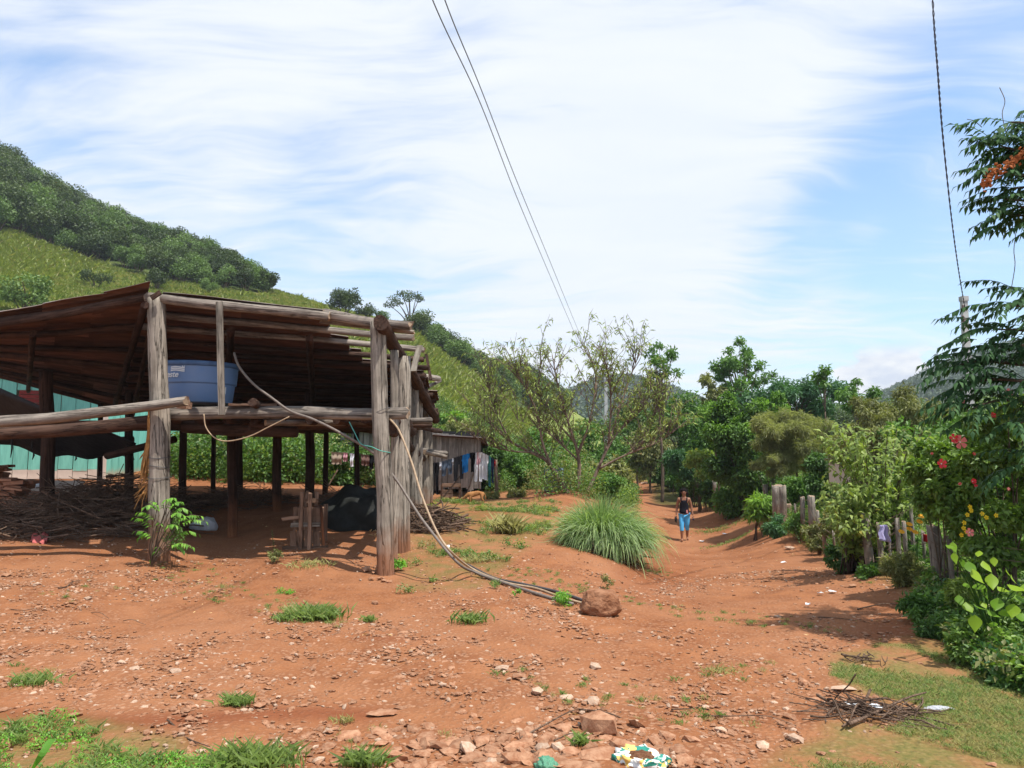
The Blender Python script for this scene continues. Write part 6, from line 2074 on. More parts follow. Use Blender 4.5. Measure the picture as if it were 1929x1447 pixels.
# white scraps of litter
for px, py, s, lb in [(1321, 1021, .16, 'white scrap on the lane right of the woman'), (1366, 1007, .16, 'white scrap near the grass patch on the lane'), (1568, 1118, .10, 'white plastic scrap at the lane edge'), (1545, 1122, .08, 'yellowish scrap beside the white one'),
                      (1522, 1142, .07, 'thin white scrap on the lane'), (1476, 1062, .09, 'small white scrap before the fence posts'), (1604, 1336, .09, 'white scrap in the twig heap left side'), (1648, 1341, .11, 'larger white scrap in the twig heap')]:
    p = gp(px, py) + Vector((0, 0, .015)); mb = MB()
    vs = [p + Vector((math.cos(a) * s * .5 * R.uniform(.7, 1.2), math.sin(a) * s * .4 * R.uniform(.7, 1.2), R.uniform(0, .02))) for a in np.linspace(0, 5.4, 7)]
    mb.add(vs + [v + Vector((0, 0, .006)) for v in vs], [tuple(range(6, -1, -1)), tuple(range(7, 14))] + [(i, (i + 1) % 7, (i + 1) % 7 + 7, i + 7) for i in range(7)])
    tag(mb.build('litter_scrap', 'white_paint'), lb, 'litter')

# boulder
import bmesh
bm = bmesh.new(); bmesh.ops.create_icosphere(bm, subdivisions=5, radius=.5)
for v in bm.verts:
    c = v.co.copy(); nrm_ = c.normalized()
    for nn, dd in (((0, 0, 1), .36), ((.2, -1, .1), .42), ((1, -.2, .2), .43), ((-1, .1, .25), .42), ((0, 0, -1), .33), ((.6, -.5, .6), .43), ((-.5, -.6, .5), .42)):
        nv = Vector(nn).normalized(); t = c.dot(nv) - dd
        if t > 0: c -= nv * t * .85
    c += nrm_ * (mn.noise(nrm_ * 2.5) * .05 + mn.noise(nrm_ * 8) * .014 + mn.noise(nrm_ * 22) * .005)
    v.co = c
me = bpy.data.meshes.new('boulder'); bm.to_mesh(me); bm.free(); me.materials.append(MATS['boulder']); me.polygons.foreach_set('use_smooth', [True] * len(me.polygons))
p = gp(1135, 1163); p.z += .10; p.y += .13
o = bpy.data.objects.new('boulder', me); link(o, None, Matrix.Translation(p) @ Matrix.Rotation(.15, 4, 'Z') @ Matrix.Diagonal((.41, .33, .33, 1)))
tag(o, 'big rounded brown boulder where the hoses end', 'boulder')
# stones heaped at the right post
hs = thing('stone_heap', 'little heap of reddish stones at the foot of the right grey post', 'stone heap', gp(705, 1088))
for px, py, s, f in [(688, 1078, .24, 1.0), (705, 1082, .13, 1.1), (712, 1075, .10, 1.0), (700, 1092, .11, 1.), (716, 1092, .12, 1.), (723, 1096, .10, .8), (708, 1070, .09, 1.2), (733, 1098, .09, .7)]:
    q = gp(px, py); o = bpy.data.objects.new('stone', RM[R.randrange(6)])
    link(o, hs, Matrix.Translation(q + Vector((0, 0, s * .18 * f))) @ Matrix.Rotation(R.uniform(0, 6), 4, 'Z') @ Matrix.Rotation(R.uniform(-.5, .5), 4, 'X') @ Matrix.Diagonal((s, s, s * 1.7 * f, 1)))
# rubble at the bottom of the frame
rb = thing('rubble_pile', 'spread of angular stones heaped along the bottom of the picture', 'rubble', gp(930, 1420))
cnt = 0
while cnt < 240:
    px = R.gauss(960, 140) if R.random() < .7 else R.uniform(640, 1320); py = R.gauss(1412, 20)
    if not (620 < px < 1340 and 1368 < py < 1470): continue
    q = gp(px, py); s = R.uniform(.04, .14) if R.random() < .75 else R.uniform(.14, .21)
    o = bpy.data.objects.new('stone', (RM * 3 + RP[:1])[R.randrange(19)])
    ctr = math.exp(-((px - 920) / 150) ** 2)
    link(o, rb, Matrix.Translation(q + Vector((0, 0, s * .05 + R.uniform(-.02, .01) * ctr))) @ Matrix.Rotation(R.uniform(0, 6), 4, 'Z') @ Matrix.Rotation(R.gauss(0, .22), 4, 'X') @ Matrix.Diagonal((s, s, s * R.uniform(.8, 1.3), 1)))
    cnt += 1

# ------------------------------------------------------------------ sticks, brush and firewood
def stick_pts(p0, p1, r, wob=.05):
    p0, p1 = Vector(p0), Vector(p1); L = (p1 - p0).length
    pts = [p0.lerp(p1, t) + Vector((R.uniform(-1, 1), R.uniform(-1, 1), R.uniform(-1, 1))) * wob * L * (0 if t in (0, 1) else 1) for t in (0, .3, .65, 1)]
    return spline(pts, 3)


def stick(name, parent, p0, p1, r, mat='stick', wob=.05):
    mb = MB(); sp = stick_pts(p0, p1, r, wob)
    mb.tube(sp, [r * (1 - .55 * i / (len(sp) - 1)) for i in range(len(sp))], 5)
    return mb.build(name, mat, parent, smooth=True)


def brush(name, label, cat, cx, cy, D, rx, h_, n, L, r, ry=1.2, mat='stick', extra=0):
    c = P(cx, cy, D); g = gz(c.x, c.y); t = thing(name, label, cat, (c.x, c.y, g))
    allm = MB()
    for i in range(n + extra):
        a = R.uniform(0, 6.28); q = R.random() ** .6
        x = c.x + rx * q * math.cos(a); y = c.y + ry * q * math.sin(a)
        z = gz(x, y) + .02 + h_ * (1 - q * q) * R.random()
        d = Vector((R.uniform(-1, 1), R.uniform(-.7, .7), R.uniform(-.22, .22) * (1 if h_ > .1 else .2))).normalized() * L * R.uniform(.4, 1) * .5
        p0 = Vector((x, y, z)) - d; p1 = Vector((x, y, z)) + d
        p0.z = max(p0.z, gz(p0.x, p0.y) + .015); p1.z = max(p1.z, gz(p1.x, p1.y) + .015)
        rr = r * R.uniform(.5, 1.2)
        if i < n: stick('branch', t, p0, p1, rr, mat)
        else:
            allm.tube(stick_pts(p0, p1, rr), [rr * .5] * 10, 3, cap=False)
    if extra:
        o = allm.build('twigs', mat, t); o['kind'] = 'stuff'
    return t


brush('brush_pile', 'long dark heap of dead branches under the left bay of the shed', 'brush pile', 110, 985, 12.4, 2.1, .62, 150, 1.1, .016, ry=1.3, extra=700)
brush('brush_pile', 'brush heap further back under the shed roof', 'brush pile', 240, 945, 14.5, 1.5, .75, 70, 1.1, .016, ry=1.2, extra=500)
b = P(95, 1010, 11.6)
tag(stick('thick_branch', None, P(92, 1012, 11.5), P(132, 955, 11.9), .028, wob=.03), 'thick forked branch leaning on the front of the brush heap', 'branch')
tag(stick('pale_branch', None, P(112, 990, 11.5), P(160, 1008, 11.2), .016, wob=.03), 'pale bare branch across the brush heap', 'branch')
brush('brush_pile', 'low litter of sticks added to darken the middle of the shed floor', 'brush pile', 430, 958, 15.5, 1.3, .30, 40, 1.0, .014, ry=1.1, extra=300)  # sticks added to deepen the dark of the shed floor
brush('brush_pile', 'firewood sticks stacked behind the right wall posts', 'firewood', 806, 1005, 13.0, .55, .38, 70, .9, .02, ry=.9, extra=120, mat='stick')
brush('brush_pile', 'leafy cut branches lying under the right bay', 'brush pile', 665, 955, 15.5, 1.1, .25, 30, 1.2, .012, ry=.8, extra=120)
tw = brush('twig_heap', 'heap of dry bent twigs on the grass at the bottom right', 'twig heap', 1640, 1345, gp(1640, 1345).y, .36, .06, 36, .5, .0065, ry=.18, extra=30)
for a, b_, r in [((1540, 1322), (1690, 1375), .010), ((1600, 1378), (1745, 1320), .011), ((1560, 1330), (1600, 1378), .008), ((1640, 1312), (1600, 1380), .009), ((1580, 1345), (1650, 1362), .006), ((1700, 1330), (1740, 1365), .006)]:
    stick('branch', tw, gp(*a) + Vector((0, 0, .04)), gp(*b_) + Vector((0, 0, .05)), r, wob=.06)
for k, (a, b_, r, lb) in enumerate([((1265, 1340), (1330, 1330), .005, 'short twig left of the twig heap'), ((1330, 1352), (1500, 1372), .004, 'long thin twig lying towards the heap'), ((1615, 1150), (1700, 1142), .008, 'pale stick poking from the hedge foot'), ((1540, 1165), (1602, 1170), .006, 'dark twig on the lane'),
                                    ((315, 1360), (395, 1412), .006, 'thin straight twig at the bottom left'), ((150, 1150), (205, 1168), .005, 'dark twig on the gravel at the left'), ((232, 1172), (275, 1180), .004, 'fine twig on the gravel'), ((980, 1395), (1090, 1340), .006, 'bent twig over the rubble'),
                                    ((1110, 1370), (1135, 1335), .004, 'upright twig beside the tilted stone'), ((1000, 1420), (1130, 1428), .007, 'branch lying across the rubble'), ((1010, 1408), (1110, 1390), .005, 'thin branch behind the green tuft'), ((1090, 1340), (1250, 1372), .005, 'twig running right from the rubble'),
                                    ((110, 1110), (155, 1095), .008, 'dark stick below the shed'), ((20, 1150), (90, 1160), .004, 'thin stalk at the left')]):
    tag(stick('twig', None, gp(*a) + Vector((0, 0, .012)), gp(*b_) + Vector((0, 0, .014)), r, wob=.07), lb, 'twig')
brush('root_stub', 'small knot of dead roots above the grass edge', 'roots', 1632, 1248, gp(1632, 1248).y, .16, .05, 16, .25, .006, ry=.08)

# brick and plank stacks ------------------------------------------------
bp = thing('brick_stack', 'untidy stack of old roof tiles and bricks at the left edge', 'brick stack', gd(15, 15.0))
g = gd(15, 15.0)
bmz = MB(); bmz.box((0, 0, 0), (.34, .20, .055), jit=.012); bme = [bmz.mesh('brick', 'brick')]
for q in range(4):
    z_ = MB(); z_.box((0, 0, 0), (.36, .22, .05), jit=.02); bme.append(z_.mesh('brick', 'brick'))
for me_ in bme:
    at = me_.attributes.new('rnd', 'FLOAT', 'FACE'); at.data.foreach_set('value', [R.random() * .1] * 6)
for lay in range(14):
    w = .95 - .045 * lay
    for cx_ in np.arange(-w, w - .1, .36):
        if lay > 8 and cx_ > .2: continue
        for dy in (0, .24):
            o = bpy.data.objects.new('brick', bme[R.randrange(5)])
            link(o, bp, Matrix.Translation(g + Vector((cx_ + R.uniform(-.06, .06) - .25, dy + R.uniform(-.05, .05), .03 + lay * .061))) @ Matrix.Rotation(R.gauss(0, .12), 4, 'Z') @ Matrix.Rotation(R.gauss(0, .04), 4, 'Y'))
pk = thing('plank_stack', 'pale planks lying flat behind the left inner post', 'plank stack', gd(120, 16.8))
for i, (x0, x1, y_, c_) in enumerate([(50, 152, 918, 'beige_wall'), (52, 88, 912, 'white_paint'), (52, 178, 926, 'beige_wall'), (90, 156, 911, 'beige_wall'), (55, 150, 932, 'brick'), (40, 110, 936, 'brick')]):
    plank('plank', P(x0, y_, 16.6 - i * .12), P(x1, y_ + 1, 16.7 - i * .12), .22, .05, c_, pk, face=(0, -.5, 1))

# crate of boards ---------------------------------------------------------
cr_ = thing('board_crate', 'rough wooden board hatch with upright slats under the shed', 'crate', gp(580, 1034))
Dc = gp(580, 1034).y - .02
def bd(a, b_, w, t=.025, dD=0.0, mat='crate_wood'):
    plank('board', P(a[0], a[1], Dc + dD), P(b_[0], b_[1], Dc + dD), w, t, mat, cr_)
for x, w in ((553, .085), (566, .10), (581, .11), (597, .10), (609, .06)):
    bd((x, 1030), (x - 1, 1000), w, dD=.07)
for x, w in ((556, .05), (566, .09), (580, .12), (596, .12), (606, .05)):
    bd((x, 1000), (x + 1, 956), w, dD=.09)
bd((547, 989), (603, 988), .06, .03, .03, 'plank_wood')
bd((533, 1034), (617, 1032), .06, .05, .05)
bd((531, 978), (563, 974), .05, .03, .06)
bd((566, 1036), (569, 928), .05, .03, .0)
bd((582, 1036), (584, 929), .05, .03, .0)
bd((596, 952), (597, 927), .045, .03, .2)
bd((570, 944), (600, 943), .06, .02, .1, 'crate_wood')
bd((610, 1030), (604, 952), .035, .03, .05, 'inner_wood_shaded')
bd((613, 1020), (613, 950), .06, .02, .35)
bd((576, 955), (579, 925), .04, .03, .22)

# white sack --------------------------------------------------------------
bm = bmesh.new(); bmesh.ops.create_icosphere(bm, subdivisions=4, radius=1)
for v in bm.verts:
    c = v.co.copy(); c.z = max(c.z, -.35)
    taper = .55 + .45 * min(1, max(0, (c.x + 1) / 1.3))
    c.y *= taper; c.z *= taper
    c += v.co * (mn.noise(v.co * 3) * .14 + mn.noise(v.co * 9) * .05)
    v.co = c
me = bpy.data.meshes.new('sack'); bm.to_mesh(me); bm.free(); me.materials.append(MATS['white_sack']); me.polygons.foreach_set('use_smooth', [True] * len(me.polygons))
p = gp(383, 999); o = bpy.data.objects.new('plastic_sack', me)
link(o, None, Matrix.Translation(p + Vector((0, 0, .06))) @ Matrix.Diagonal((.24, .14, .17, 1)))
tag(o, 'crumpled white plastic sack lying beside the left grey post', 'sack')
# dark tarp heap
bm = bmesh.new(); bmesh.ops.create_icosphere(bm, subdivisions=5, radius=1)
for v in bm.verts:
    c = v.co.copy(); c.z = max(c.z, -.1)
    r_ = mn.ridged_multi_fractal(v.co * 1.6, 1.0, 2.0, 3, 1.0, 2.0)
    c += v.co * (mn.noise(v.co * 2.2) * .22 + r_ * .035)
    v.co = c
me = bpy.data.meshes.new('tarp'); bm.to_mesh(me); bm.free(); me.materials.append(MATS['tarp']); me.polygons.foreach_set('use_smooth', [True] * len(me.polygons))
p = gp(660, 1000); o = bpy.data.objects.new('tarp_heap', me)
link(o, None, Matrix.Translation((p.x, p.y + .5, gz(p.x, p.y + .5))) @ Matrix.Diagonal((.66, .5, .62, 1)))
tag(o, 'dark tarpaulin thrown over a heap under the right bay', 'tarpaulin')
o = gravel('leaf_heap', 'pale brown dry leaves heaped against the tarpaulin', 3000, 11.0, 14.5, -.25, -.15, .05, .11, lambda px, py, x, y: np.exp(-(((px - 706) / 9) ** 2 + ((py - 992) / 9) ** 2)), [blades_mesh('leaf_litter', 3, 1.0, .5, 'dry_leaves', .1, lean=3, fine=False)], 1.0)
o['category'] = 'leaf litter'
for px, py, lb in [(840, 1038, 'white cup lying in the weeds right of the post')]:
    p = gp(px, py); mb = MB(); mb.tube([p + Vector((-.05, 0, .04)), p + Vector((.05, .02, .04))], [.035, .045], 10)
    tag(mb.build('cup', 'white_paint', smooth=True), lb, 'cup')
p = gp(1722, 1100)
# wrapper by the brush
tag(cloth_grid('wrapper', [gp(55, 1018) + Vector((0, .1, .09)), gp(82, 1018) + Vector((0, .1, .10)), gp(84, 1026), gp(54, 1022)], 8, 5, lambda s, t: (0, .03 * math.sin(s * 14), .035 * math.sin(s * 11 + t * 6)), 'petal_pink'), 'crumpled pink wrapper in front of the brush heap', 'wrapper')

# plastic bags at the bottom ------------------------------------------------
def bag(name, label, px, py, rx, ry, rz_, mat, hole=False):
    bm = bmesh.new(); bmesh.ops.create_uvsphere(bm, u_segments=40, v_segments=20, radius=1)
    for v in bm.verts:
        c = v.co.copy(); q = math.hypot(c.x, c.y)
        if hole and c.z > 0: c.z *= .30 + .9 * (q ** 3); 
        c.z = max(c.z, -.15)
        c += Vector((c.x, c.y, .6)) * (mn.noise(v.co * 3.1 + Vector((3, 1, 0))) * .38 + mn.noise(v.co * 8) * .22)
        v.co = c
    me = bpy.data.meshes.new(name); bm.to_mesh(me); bm.free(); me.materials.append(MATS[mat]); me.polygons.foreach_set('use_smooth', [True] * len(me.polygons))
    p = gp(px, py); o = bpy.data.objects.new(name, me)
    link(o, None, Matrix.Translation(p + Vector((0, 0, .01))) @ Matrix.Diagonal((rx, ry, rz_, 1)))
    return tag(o, label, 'plastic bag'), p


o, p = bag('plastic_bag', 'torn green, white and yellow plastic bag holding soil', 1207, 1438, .120, .10, .085, 'bag_print', True)
bm = bmesh.new(); bmesh.ops.create_icosphere(bm, subdivisions=3, radius=1)
for v in bm.verts: v.co += v.co * mn.noise(v.co * 3) * .25
me = bpy.data.meshes.new('soil_lump'); bm.to_mesh(me); bm.free(); me.materials.append(MATS['boulder'])
so_ = bpy.data.objects.new('soil_lump', me); link(so_, None, Matrix.Translation(p + Vector((0, -.02, .025))) @ Matrix.Diagonal((.07, .06, .04, 1))); tag(so_, 'lump of red soil inside the torn bag', 'soil')
bag('plastic_bag', 'shiny green plastic bag half cut by the bottom edge', 1030, 1449, .055, .05, .045, 'bag_green')
o, _ = bag('plastic_scrap', 'greyish white plastic film on the grass right of the twigs', 1770, 1340, .085, .03, .02, 'white_sack'); o['category'] = 'litter'

# ------------------------------------------------------------------ fence
fn = thing('wire_fence', 'fence of uneven weathered posts and barbed wire along the lane', 'fence', gd(1551, 13))
FP = [(1347, 955, 905, 29, .085), (1464, 1000, 914, 18.7, .125), (1474, 1008, 915, 18.0, .085), (1487, 985, 950, 19.5, .075), (1510, 1012, 936, 15.8, .05), (1528, 1035, 935, 14.4, .072), (1551, 1055, 985, 12.8, .035), (1632, 1090, 968, 9.8, .062),
      (1655, 1095, 985, 9.6, .035), (1688, 1095, 978, 9.4, .032), (1759, 1120, 990, 8.1, .070), (1716, 1092, 950, 9.6, .025), (1570, 1050, 1000, 12, .02), (1598, 1060, 1000, 11, .02), (1400, 965, 930, 25, .04), (1425, 975, 938, 23, .035), (1497, 990, 950, 16.8, .028), (1540, 1045, 962, 13.6, .03), (1583, 1055, 996, 11.7, .025), (1612, 1075, 985, 10.6, .028), (1672, 1090, 992, 9.6, .022), (1703, 1095, 984, 9.2, .028), (1736, 1105, 1000, 8.6, .022), (1786, 1120, 1012, 7.7, .028)]
tops = []
for px, pb_, pt_, D, r in FP:
    p = gd(px, D); t_ = P(px + R.uniform(-2, 2), pt_, D)
    log('post', p - Vector((0, 0, .2)), t_, r, r * .9, 'fence_wood', fn, knob=.08, sides=9, split=.02); tops.append((p, t_))
p = gd(1441, 21.5); log('post', p - Vector((0, 0, .2)), P(1441, 913, 21.5), .075, .07, 'plank_wood', fn, knob=.03)
order = sorted([q for q in tops], key=lambda q: -q[0].y)
main = [q for q in order]
for fr in (.25, .5, .75, .93):
    mb = MB(); pts = []
    for a, b_ in main:
        pts.append(a.lerp(b_, fr) + Vector((-.06, -.04, 0)))
    pts.append(P(1960, 1160 - fr * 130, 6.6))
    mb.tube(pts, .0035, 4)
    for i in range(len(pts) - 1):
        k = int((pts[i + 1] - pts[i]).length / .16)
        for j in range(k):
            c_ = pts[i].lerp(pts[i + 1], (j + .5) / k); mb.tube([c_ - Vector((0, .012, .014)), c_ + Vector((0, .012, .014))], .002, 3)
    mb.build('barbed_wire', 'rusty_wire', fn)
tag(cloth_grid('hanging_rag', [P(1657, 990, 9.3), P(1669, 989, 9.3), P(1676, 1022, 9.35), P(1655, 1018, 9.25)], 6, 8, lambda s, t: (.01 * math.sin(t * 9), .03 * math.sin(s * 11), 0), 'cloth_lilac'), 'lilac white rag hanging on the fence wire', 'rag')
tag(cloth_grid('red_rag', [P(1739, 1006, 8.3), P(1749, 1008, 8.3), P(1748, 1022, 8.35), P(1740, 1020, 8.3)], 5, 5, lambda s, t: (0, .02 * math.sin(s * 9), 0), 'cloth_red'), 'dark red rag beside the orange flowers', 'rag')

# ------------------------------------------------------------------ washing line
wl = thing('washing_line', 'washing line strung from the shed to a rough wooden pole', 'washing line', gd(935, 20.5))
p = gd(936, 20.5); log('pole', p - Vector((0, 0, .2)), P(934, 866, 20.5), .055, .05, 'bark', wl)
LN = [P(640, 852, 19.5), P(700, 858, 19.6), P(760, 862, 19.7), P(815, 872, 19.8), P(845, 866, 19.9), P(870, 858, 20.0), P(905, 852, 20.2), P(934, 868, 20.4)]
lsp = spline(LN, 8)
mb = MB(); mb.tube(lsp, .006, 4); mb.build('line', 'wire', wl)
for a, b_ in (((831, 957), (868, 895)), ((877, 955), (892, 890)), ((617, 918), (636, 885))):
    q = gp(*a) if a[1] > 930 else P(a[0], a[1], 19.6)
    g_ = gd(a[0], 19.9); log('prop', g_, P(b_[0], b_[1], 20.1), .02, .018, 'stick', wl)


def lineat(px):
    best = min(lsp, key=lambda v: abs(pix(v)[0] - px)); return best


def garment(name, label, cat, x0, x1, drop, col, shape='tee', flare=1.0):
    a, b_ = lineat(x0), lineat(x1)
    a = P(x0, pix(a)[1], a.y - .02); b_ = P(x1, pix(b_)[1], b_.y - .02)
    if pix(a)[1] > 0: pass
    h_ = drop * a.y / FOC; w = (b_ - a).length
    mb = MB(); nu, nv = 12, 12; vs = []
    dirx = (b_ - a).normalized()
    def prof(t):
        if shape == 'tee': return (0.0, 1.0) if t < .3 else (.18, .82)
        if shape == 'shorts': return (0.0, 1.0)
        return (0.05 * t, 1 - .05 * t)
    for side in (0, 1):
        for j in range(nv + 1):
            t = j / nv
            l, r = prof(t)
            for i in range(nu + 1):
                s = l + (r - l) * i / nu
                zz = -h_ * t
                if shape in ('shorts', 'trousers') and t > (.45 if shape == 'shorts' else .3):
                    gap = (t - .3) * .22
                    s = (s * (1 - gap) if i <= nu // 2 else 1 - (1 - s) * (1 - gap))
                    if i == nu // 2: s -= gap * .25
                vs.append(a + dirx * (w * s) + Vector((0, (.012 if side else -.012) + .025 * math.sin(s * 15 + t * 3) + .02 * math.sin(t * 9), zz + .01 * math.sin(s * 20))))
    n0 = (nu + 1) * (nv + 1); fs = []
    for j in range(nv):
        for i in range(nu):
            if shape in ('shorts', 'trousers') and j >= int(nv * (.5 if shape == 'shorts' else .35)) and i == nu // 2 - 0: continue
            q = j * (nu + 1) + i
            fs.append((q, q + nu + 1, q + nu + 2, q + 1)); fs.append((q + n0, q + 1 + n0, q + nu + 2 + n0, q + nu + 1 + n0))
    mb.add(vs, fs)
    return tag(mb.build(name, 'cloth_' + col, smooth=True), label, cat, 'clothes on the washing line')


for nm, lb, ct_, x0, x1, dr, c_, sh_ in [
    ('trousers', 'long black trousers hanging near the shed corner', 'trousers', 813, 827, 60, 'black', 'trousers'), ('sock', 'small white sock between black trousers and denim shorts', 'sock', 828, 832, 14, 'white', 'cloth'),
    ('shorts', 'grey blue denim shorts on the line', 'shorts', 832, 852, 28, 'denim', 'shorts'), ('sock', 'white sock right of the denim shorts', 'sock', 851, 855, 12, 'white', 'cloth'),
    ('trousers', 'black trousers with one leg hanging low behind the blue shirt', 'trousers', 854, 874, 44, 'darkgrey', 'trousers'), ('t_shirt', 'bright blue t-shirt on the washing line', 't-shirt', 868, 885, 34, 'blue', 'tee'),
    ('t_shirt', 'black shirt between the blue and the pink shirt', 't-shirt', 885, 897, 36, 'black', 'tee'), ('t_shirt', 'pale pink shirt next to the white one', 't-shirt', 896, 908, 34, 'pink', 'tee'), ('trousers', 'white trousers hanging below the pink shirt', 'trousers', 893, 909, 54, 'white', 'trousers'),
    ('t_shirt', 'white long-sleeved shirt on the line', 't-shirt', 906, 921, 48, 'white', 'tee'), ('towel', 'teal towel beside the navy shirt', 'towel', 920, 925, 56, 'teal', 'cloth'), ('t_shirt', 'navy shirt at the right end of the line', 't-shirt', 925, 931, 46, 'navy', 'tee'), ('cloth', 'small red cloth last on the line', 'cloth', 931, 934, 12, 'red', 'cloth'),
    ('cloth', 'beige cloth hanging between the inner posts', 'cloth', 624, 645, 22, 'beige', 'cloth'), ('cloth', 'pink brown cloth with a pale stripe under the shed', 'cloth', 646, 655, 16, 'pink', 'cloth'), ('cloth', 'white vest hanging behind the shed', 'vest', 659, 667, 24, 'white', 'tee'),
    ('cloth', 'brown towel hanging behind the right post', 'towel', 680, 697, 20, 'brown', 'cloth'), ('shorts', 'dark shorts half hidden by the right post', 'shorts', 696, 712, 26, 'black', 'shorts'), ('cloth', 'white cloth behind the side posts', 'cloth', 758, 766, 30, 'white', 'cloth'), ('cloth', 'red cloth behind the side posts', 'cloth', 762, 768, 40, 'red', 'cloth')]:
    garment(nm, lb, ct_, x0, x1, dr, c_, sh_)
# little bench / cupboard in front of the shack
cb = thing('wooden_bench', 'small brown wooden bench in front of the plank shack', 'bench', gd(850, 21))
g = gd(850, 21)
c_ = P(851, 905, 21)
for dx in (-.26, -.02, .24):
    plank('leg', (g.x + dx, g.y, g.z), (g.x + dx, g.y, P(850, 913, 21).z), .07, .04, 'crate_wood', cb)
for y_ in (914, 926, 934):
    plank('board', P(833, y_, 20.95), P(853 if y_ > 915 else 868, y_, 20.95), .10, .03, 'crate_wood', cb)

# barrel ---------------------------------------------------------------
g = gd(1043, 21.0)
ba = thing('barrel', 'dented blue grey metal barrel below the peach tree', 'barrel', g)
mb = MB(); vs = []; fs = []; n = 28; r = .27
zs = [0, .02, .28, .30, .32, .56, .58, .60, .84, .86]
rr_ = [r, r, r, r + .014, r, r, r + .014, r, r, r - .02]
for z_, q in zip(zs, rr_):
    for k in range(n):
        a = math.tau * k / n; de = 1 - .07 * math.exp(-((a - 4.3) ** 2) * 3) * math.sin(z_ * 4)
        vs.append(g + Vector((q * de * math.cos(a), q * de * math.sin(a), z_ * .75)))
for i in range(len(zs) - 1):
    for k in range(n):
        fs.append((i * n + k, i * n + (k + 1) % n, (i + 1) * n + (k + 1) % n, (i + 1) * n + k))
fs.append(tuple(range(n - 1, -1, -1))); mb.add(vs, fs); mb.build('body', 'barrel_blue', ba, smooth=True)
mb = MB(); mb.tube([g + Vector((0, 0, .60)), g + Vector((0, 0, .605))], [r * .9, r * .9], 20); mb.build('lid', 'black_plastic', ba)

# ------------------------------------------------------------------ poles and wires
def sqpole(name, label, px, ptop, D, w, arms):
    g = gd(px, D); t_ = P(px, ptop, D)
    o = thing(name, label, 'utility pole', g)
    mb = MB(); h_ = t_.z - g.z
    for q, (z0, z1, s0, s1) in enumerate([(0, h_, w * .75, w * .5)]):
        vs = []
        for z_, s in ((z0, s0), (z1, s1)):
            vs += [(g.x - s, g.y - s * .8, g.z + z_), (g.x + s, g.y - s * .8, g.z + z_), (g.x + s, g.y + s * .8, g.z + z_), (g.x - s, g.y + s * .8, g.z + z_)]
        mb.add(vs, [(3, 2, 1, 0), (4, 5, 6, 7)] + [(k, (k + 1) % 4, (k + 1) % 4 + 4, k + 4) for k in range(4)])
    mb.build('shaft', 'concrete', o)
    mb = MB(); mb.box((g.x, g.y, t_.z - .05), (w * 1.25, w * 1.1, .14)); mb.build('cap_band', 'concrete', o)
    for ax, ay in arms:
        a = P(ax, ay, D - .15); mb = MB()
        mb.box(((a.x + g.x) / 2, g.y - w * .5, a.z), (abs(g.x - a.x) + .04, .03, .03)); mb.build('bracket', 'rusty_wire', o)
        mb = MB(); vs = []
        prof = [(.0, -.07), (.028, -.065), (.045, -.04), (.022, -.02), (.045, 0), (.045, .02), (.022, .035), (.040, .06), (.02, .08), (0, .085)]
        n = 10
        for r_, z_ in prof:
            for k in range(n): vs.append((a.x + r_ * math.cos(k * math.tau / n), a.y + .1 + r_ * math.sin(k * math.tau / n), a.z + z_ * 1.3))
        fs = [(i * n + k, i * n + (k + 1) % n, (i + 1) * n + (k + 1) % n, (i + 1) * n + k) for i in range(len(prof) - 1) for k in range(n)]
        mb.add(vs, fs); mb.build('insulator', 'insulator', o, smooth=True)
    return o


sqpole('utility_pole', 'grey concrete utility pole behind the compound-leaved tree', 1834, 560, 22, .16, [(1818, 580), (1818, 600)])
sqpole('utility_pole', 'distant thin utility pole standing behind the peach tree', 1143, 712, 58, .22, [(1135, 722)])


def wireobj(name, label, pts, r, mat, twist=0):
    sp = spline(pts, 30)
    mb = MB()
    if twist:
        for ph in (0, math.pi):
            q = [p + Vector((math.cos(i * 1.1 + ph), 0, math.sin(i * 1.1 + ph))) * twist for i, p in enumerate(sp)]
            mb.tube(q, r, 4)
    else: mb.tube(sp, r, 4)
    return tag(mb.build(name, mat), label, 'power line')


wireobj('power_line', 'left one of the two thin power lines crossing the sky', [P(700, -330, 5.5), P(815, 0, 8), P(905, 195, 11), P(975, 375, 15), P(1030, 505, 21), P(1075, 610, 32), P(1095, 655, 42), P(1135, 722, 57.8)], .0075, 'wire')
wireobj('power_line', 'right one of the two thin power lines crossing the sky', [P(730, -330, 5.5), P(838, 0, 8), P(905, 165, 10.6), P(975, 345, 14.5), P(1035, 490, 21), P(1082, 605, 32), P(1104, 655, 42), P(1140, 722, 57.8)], .0075, 'wire')
wireobj('power_line', 'twisted dark cable running down to the concrete pole', [P(1745, -300, 7.8), P(1757, 0, 10), P(1767, 140, 11.3), P(1777, 265, 13), P(1793, 415, 16), P(1806, 510, 19), P(1818, 582, 21.8)], .008, 'wire_purple', .011)

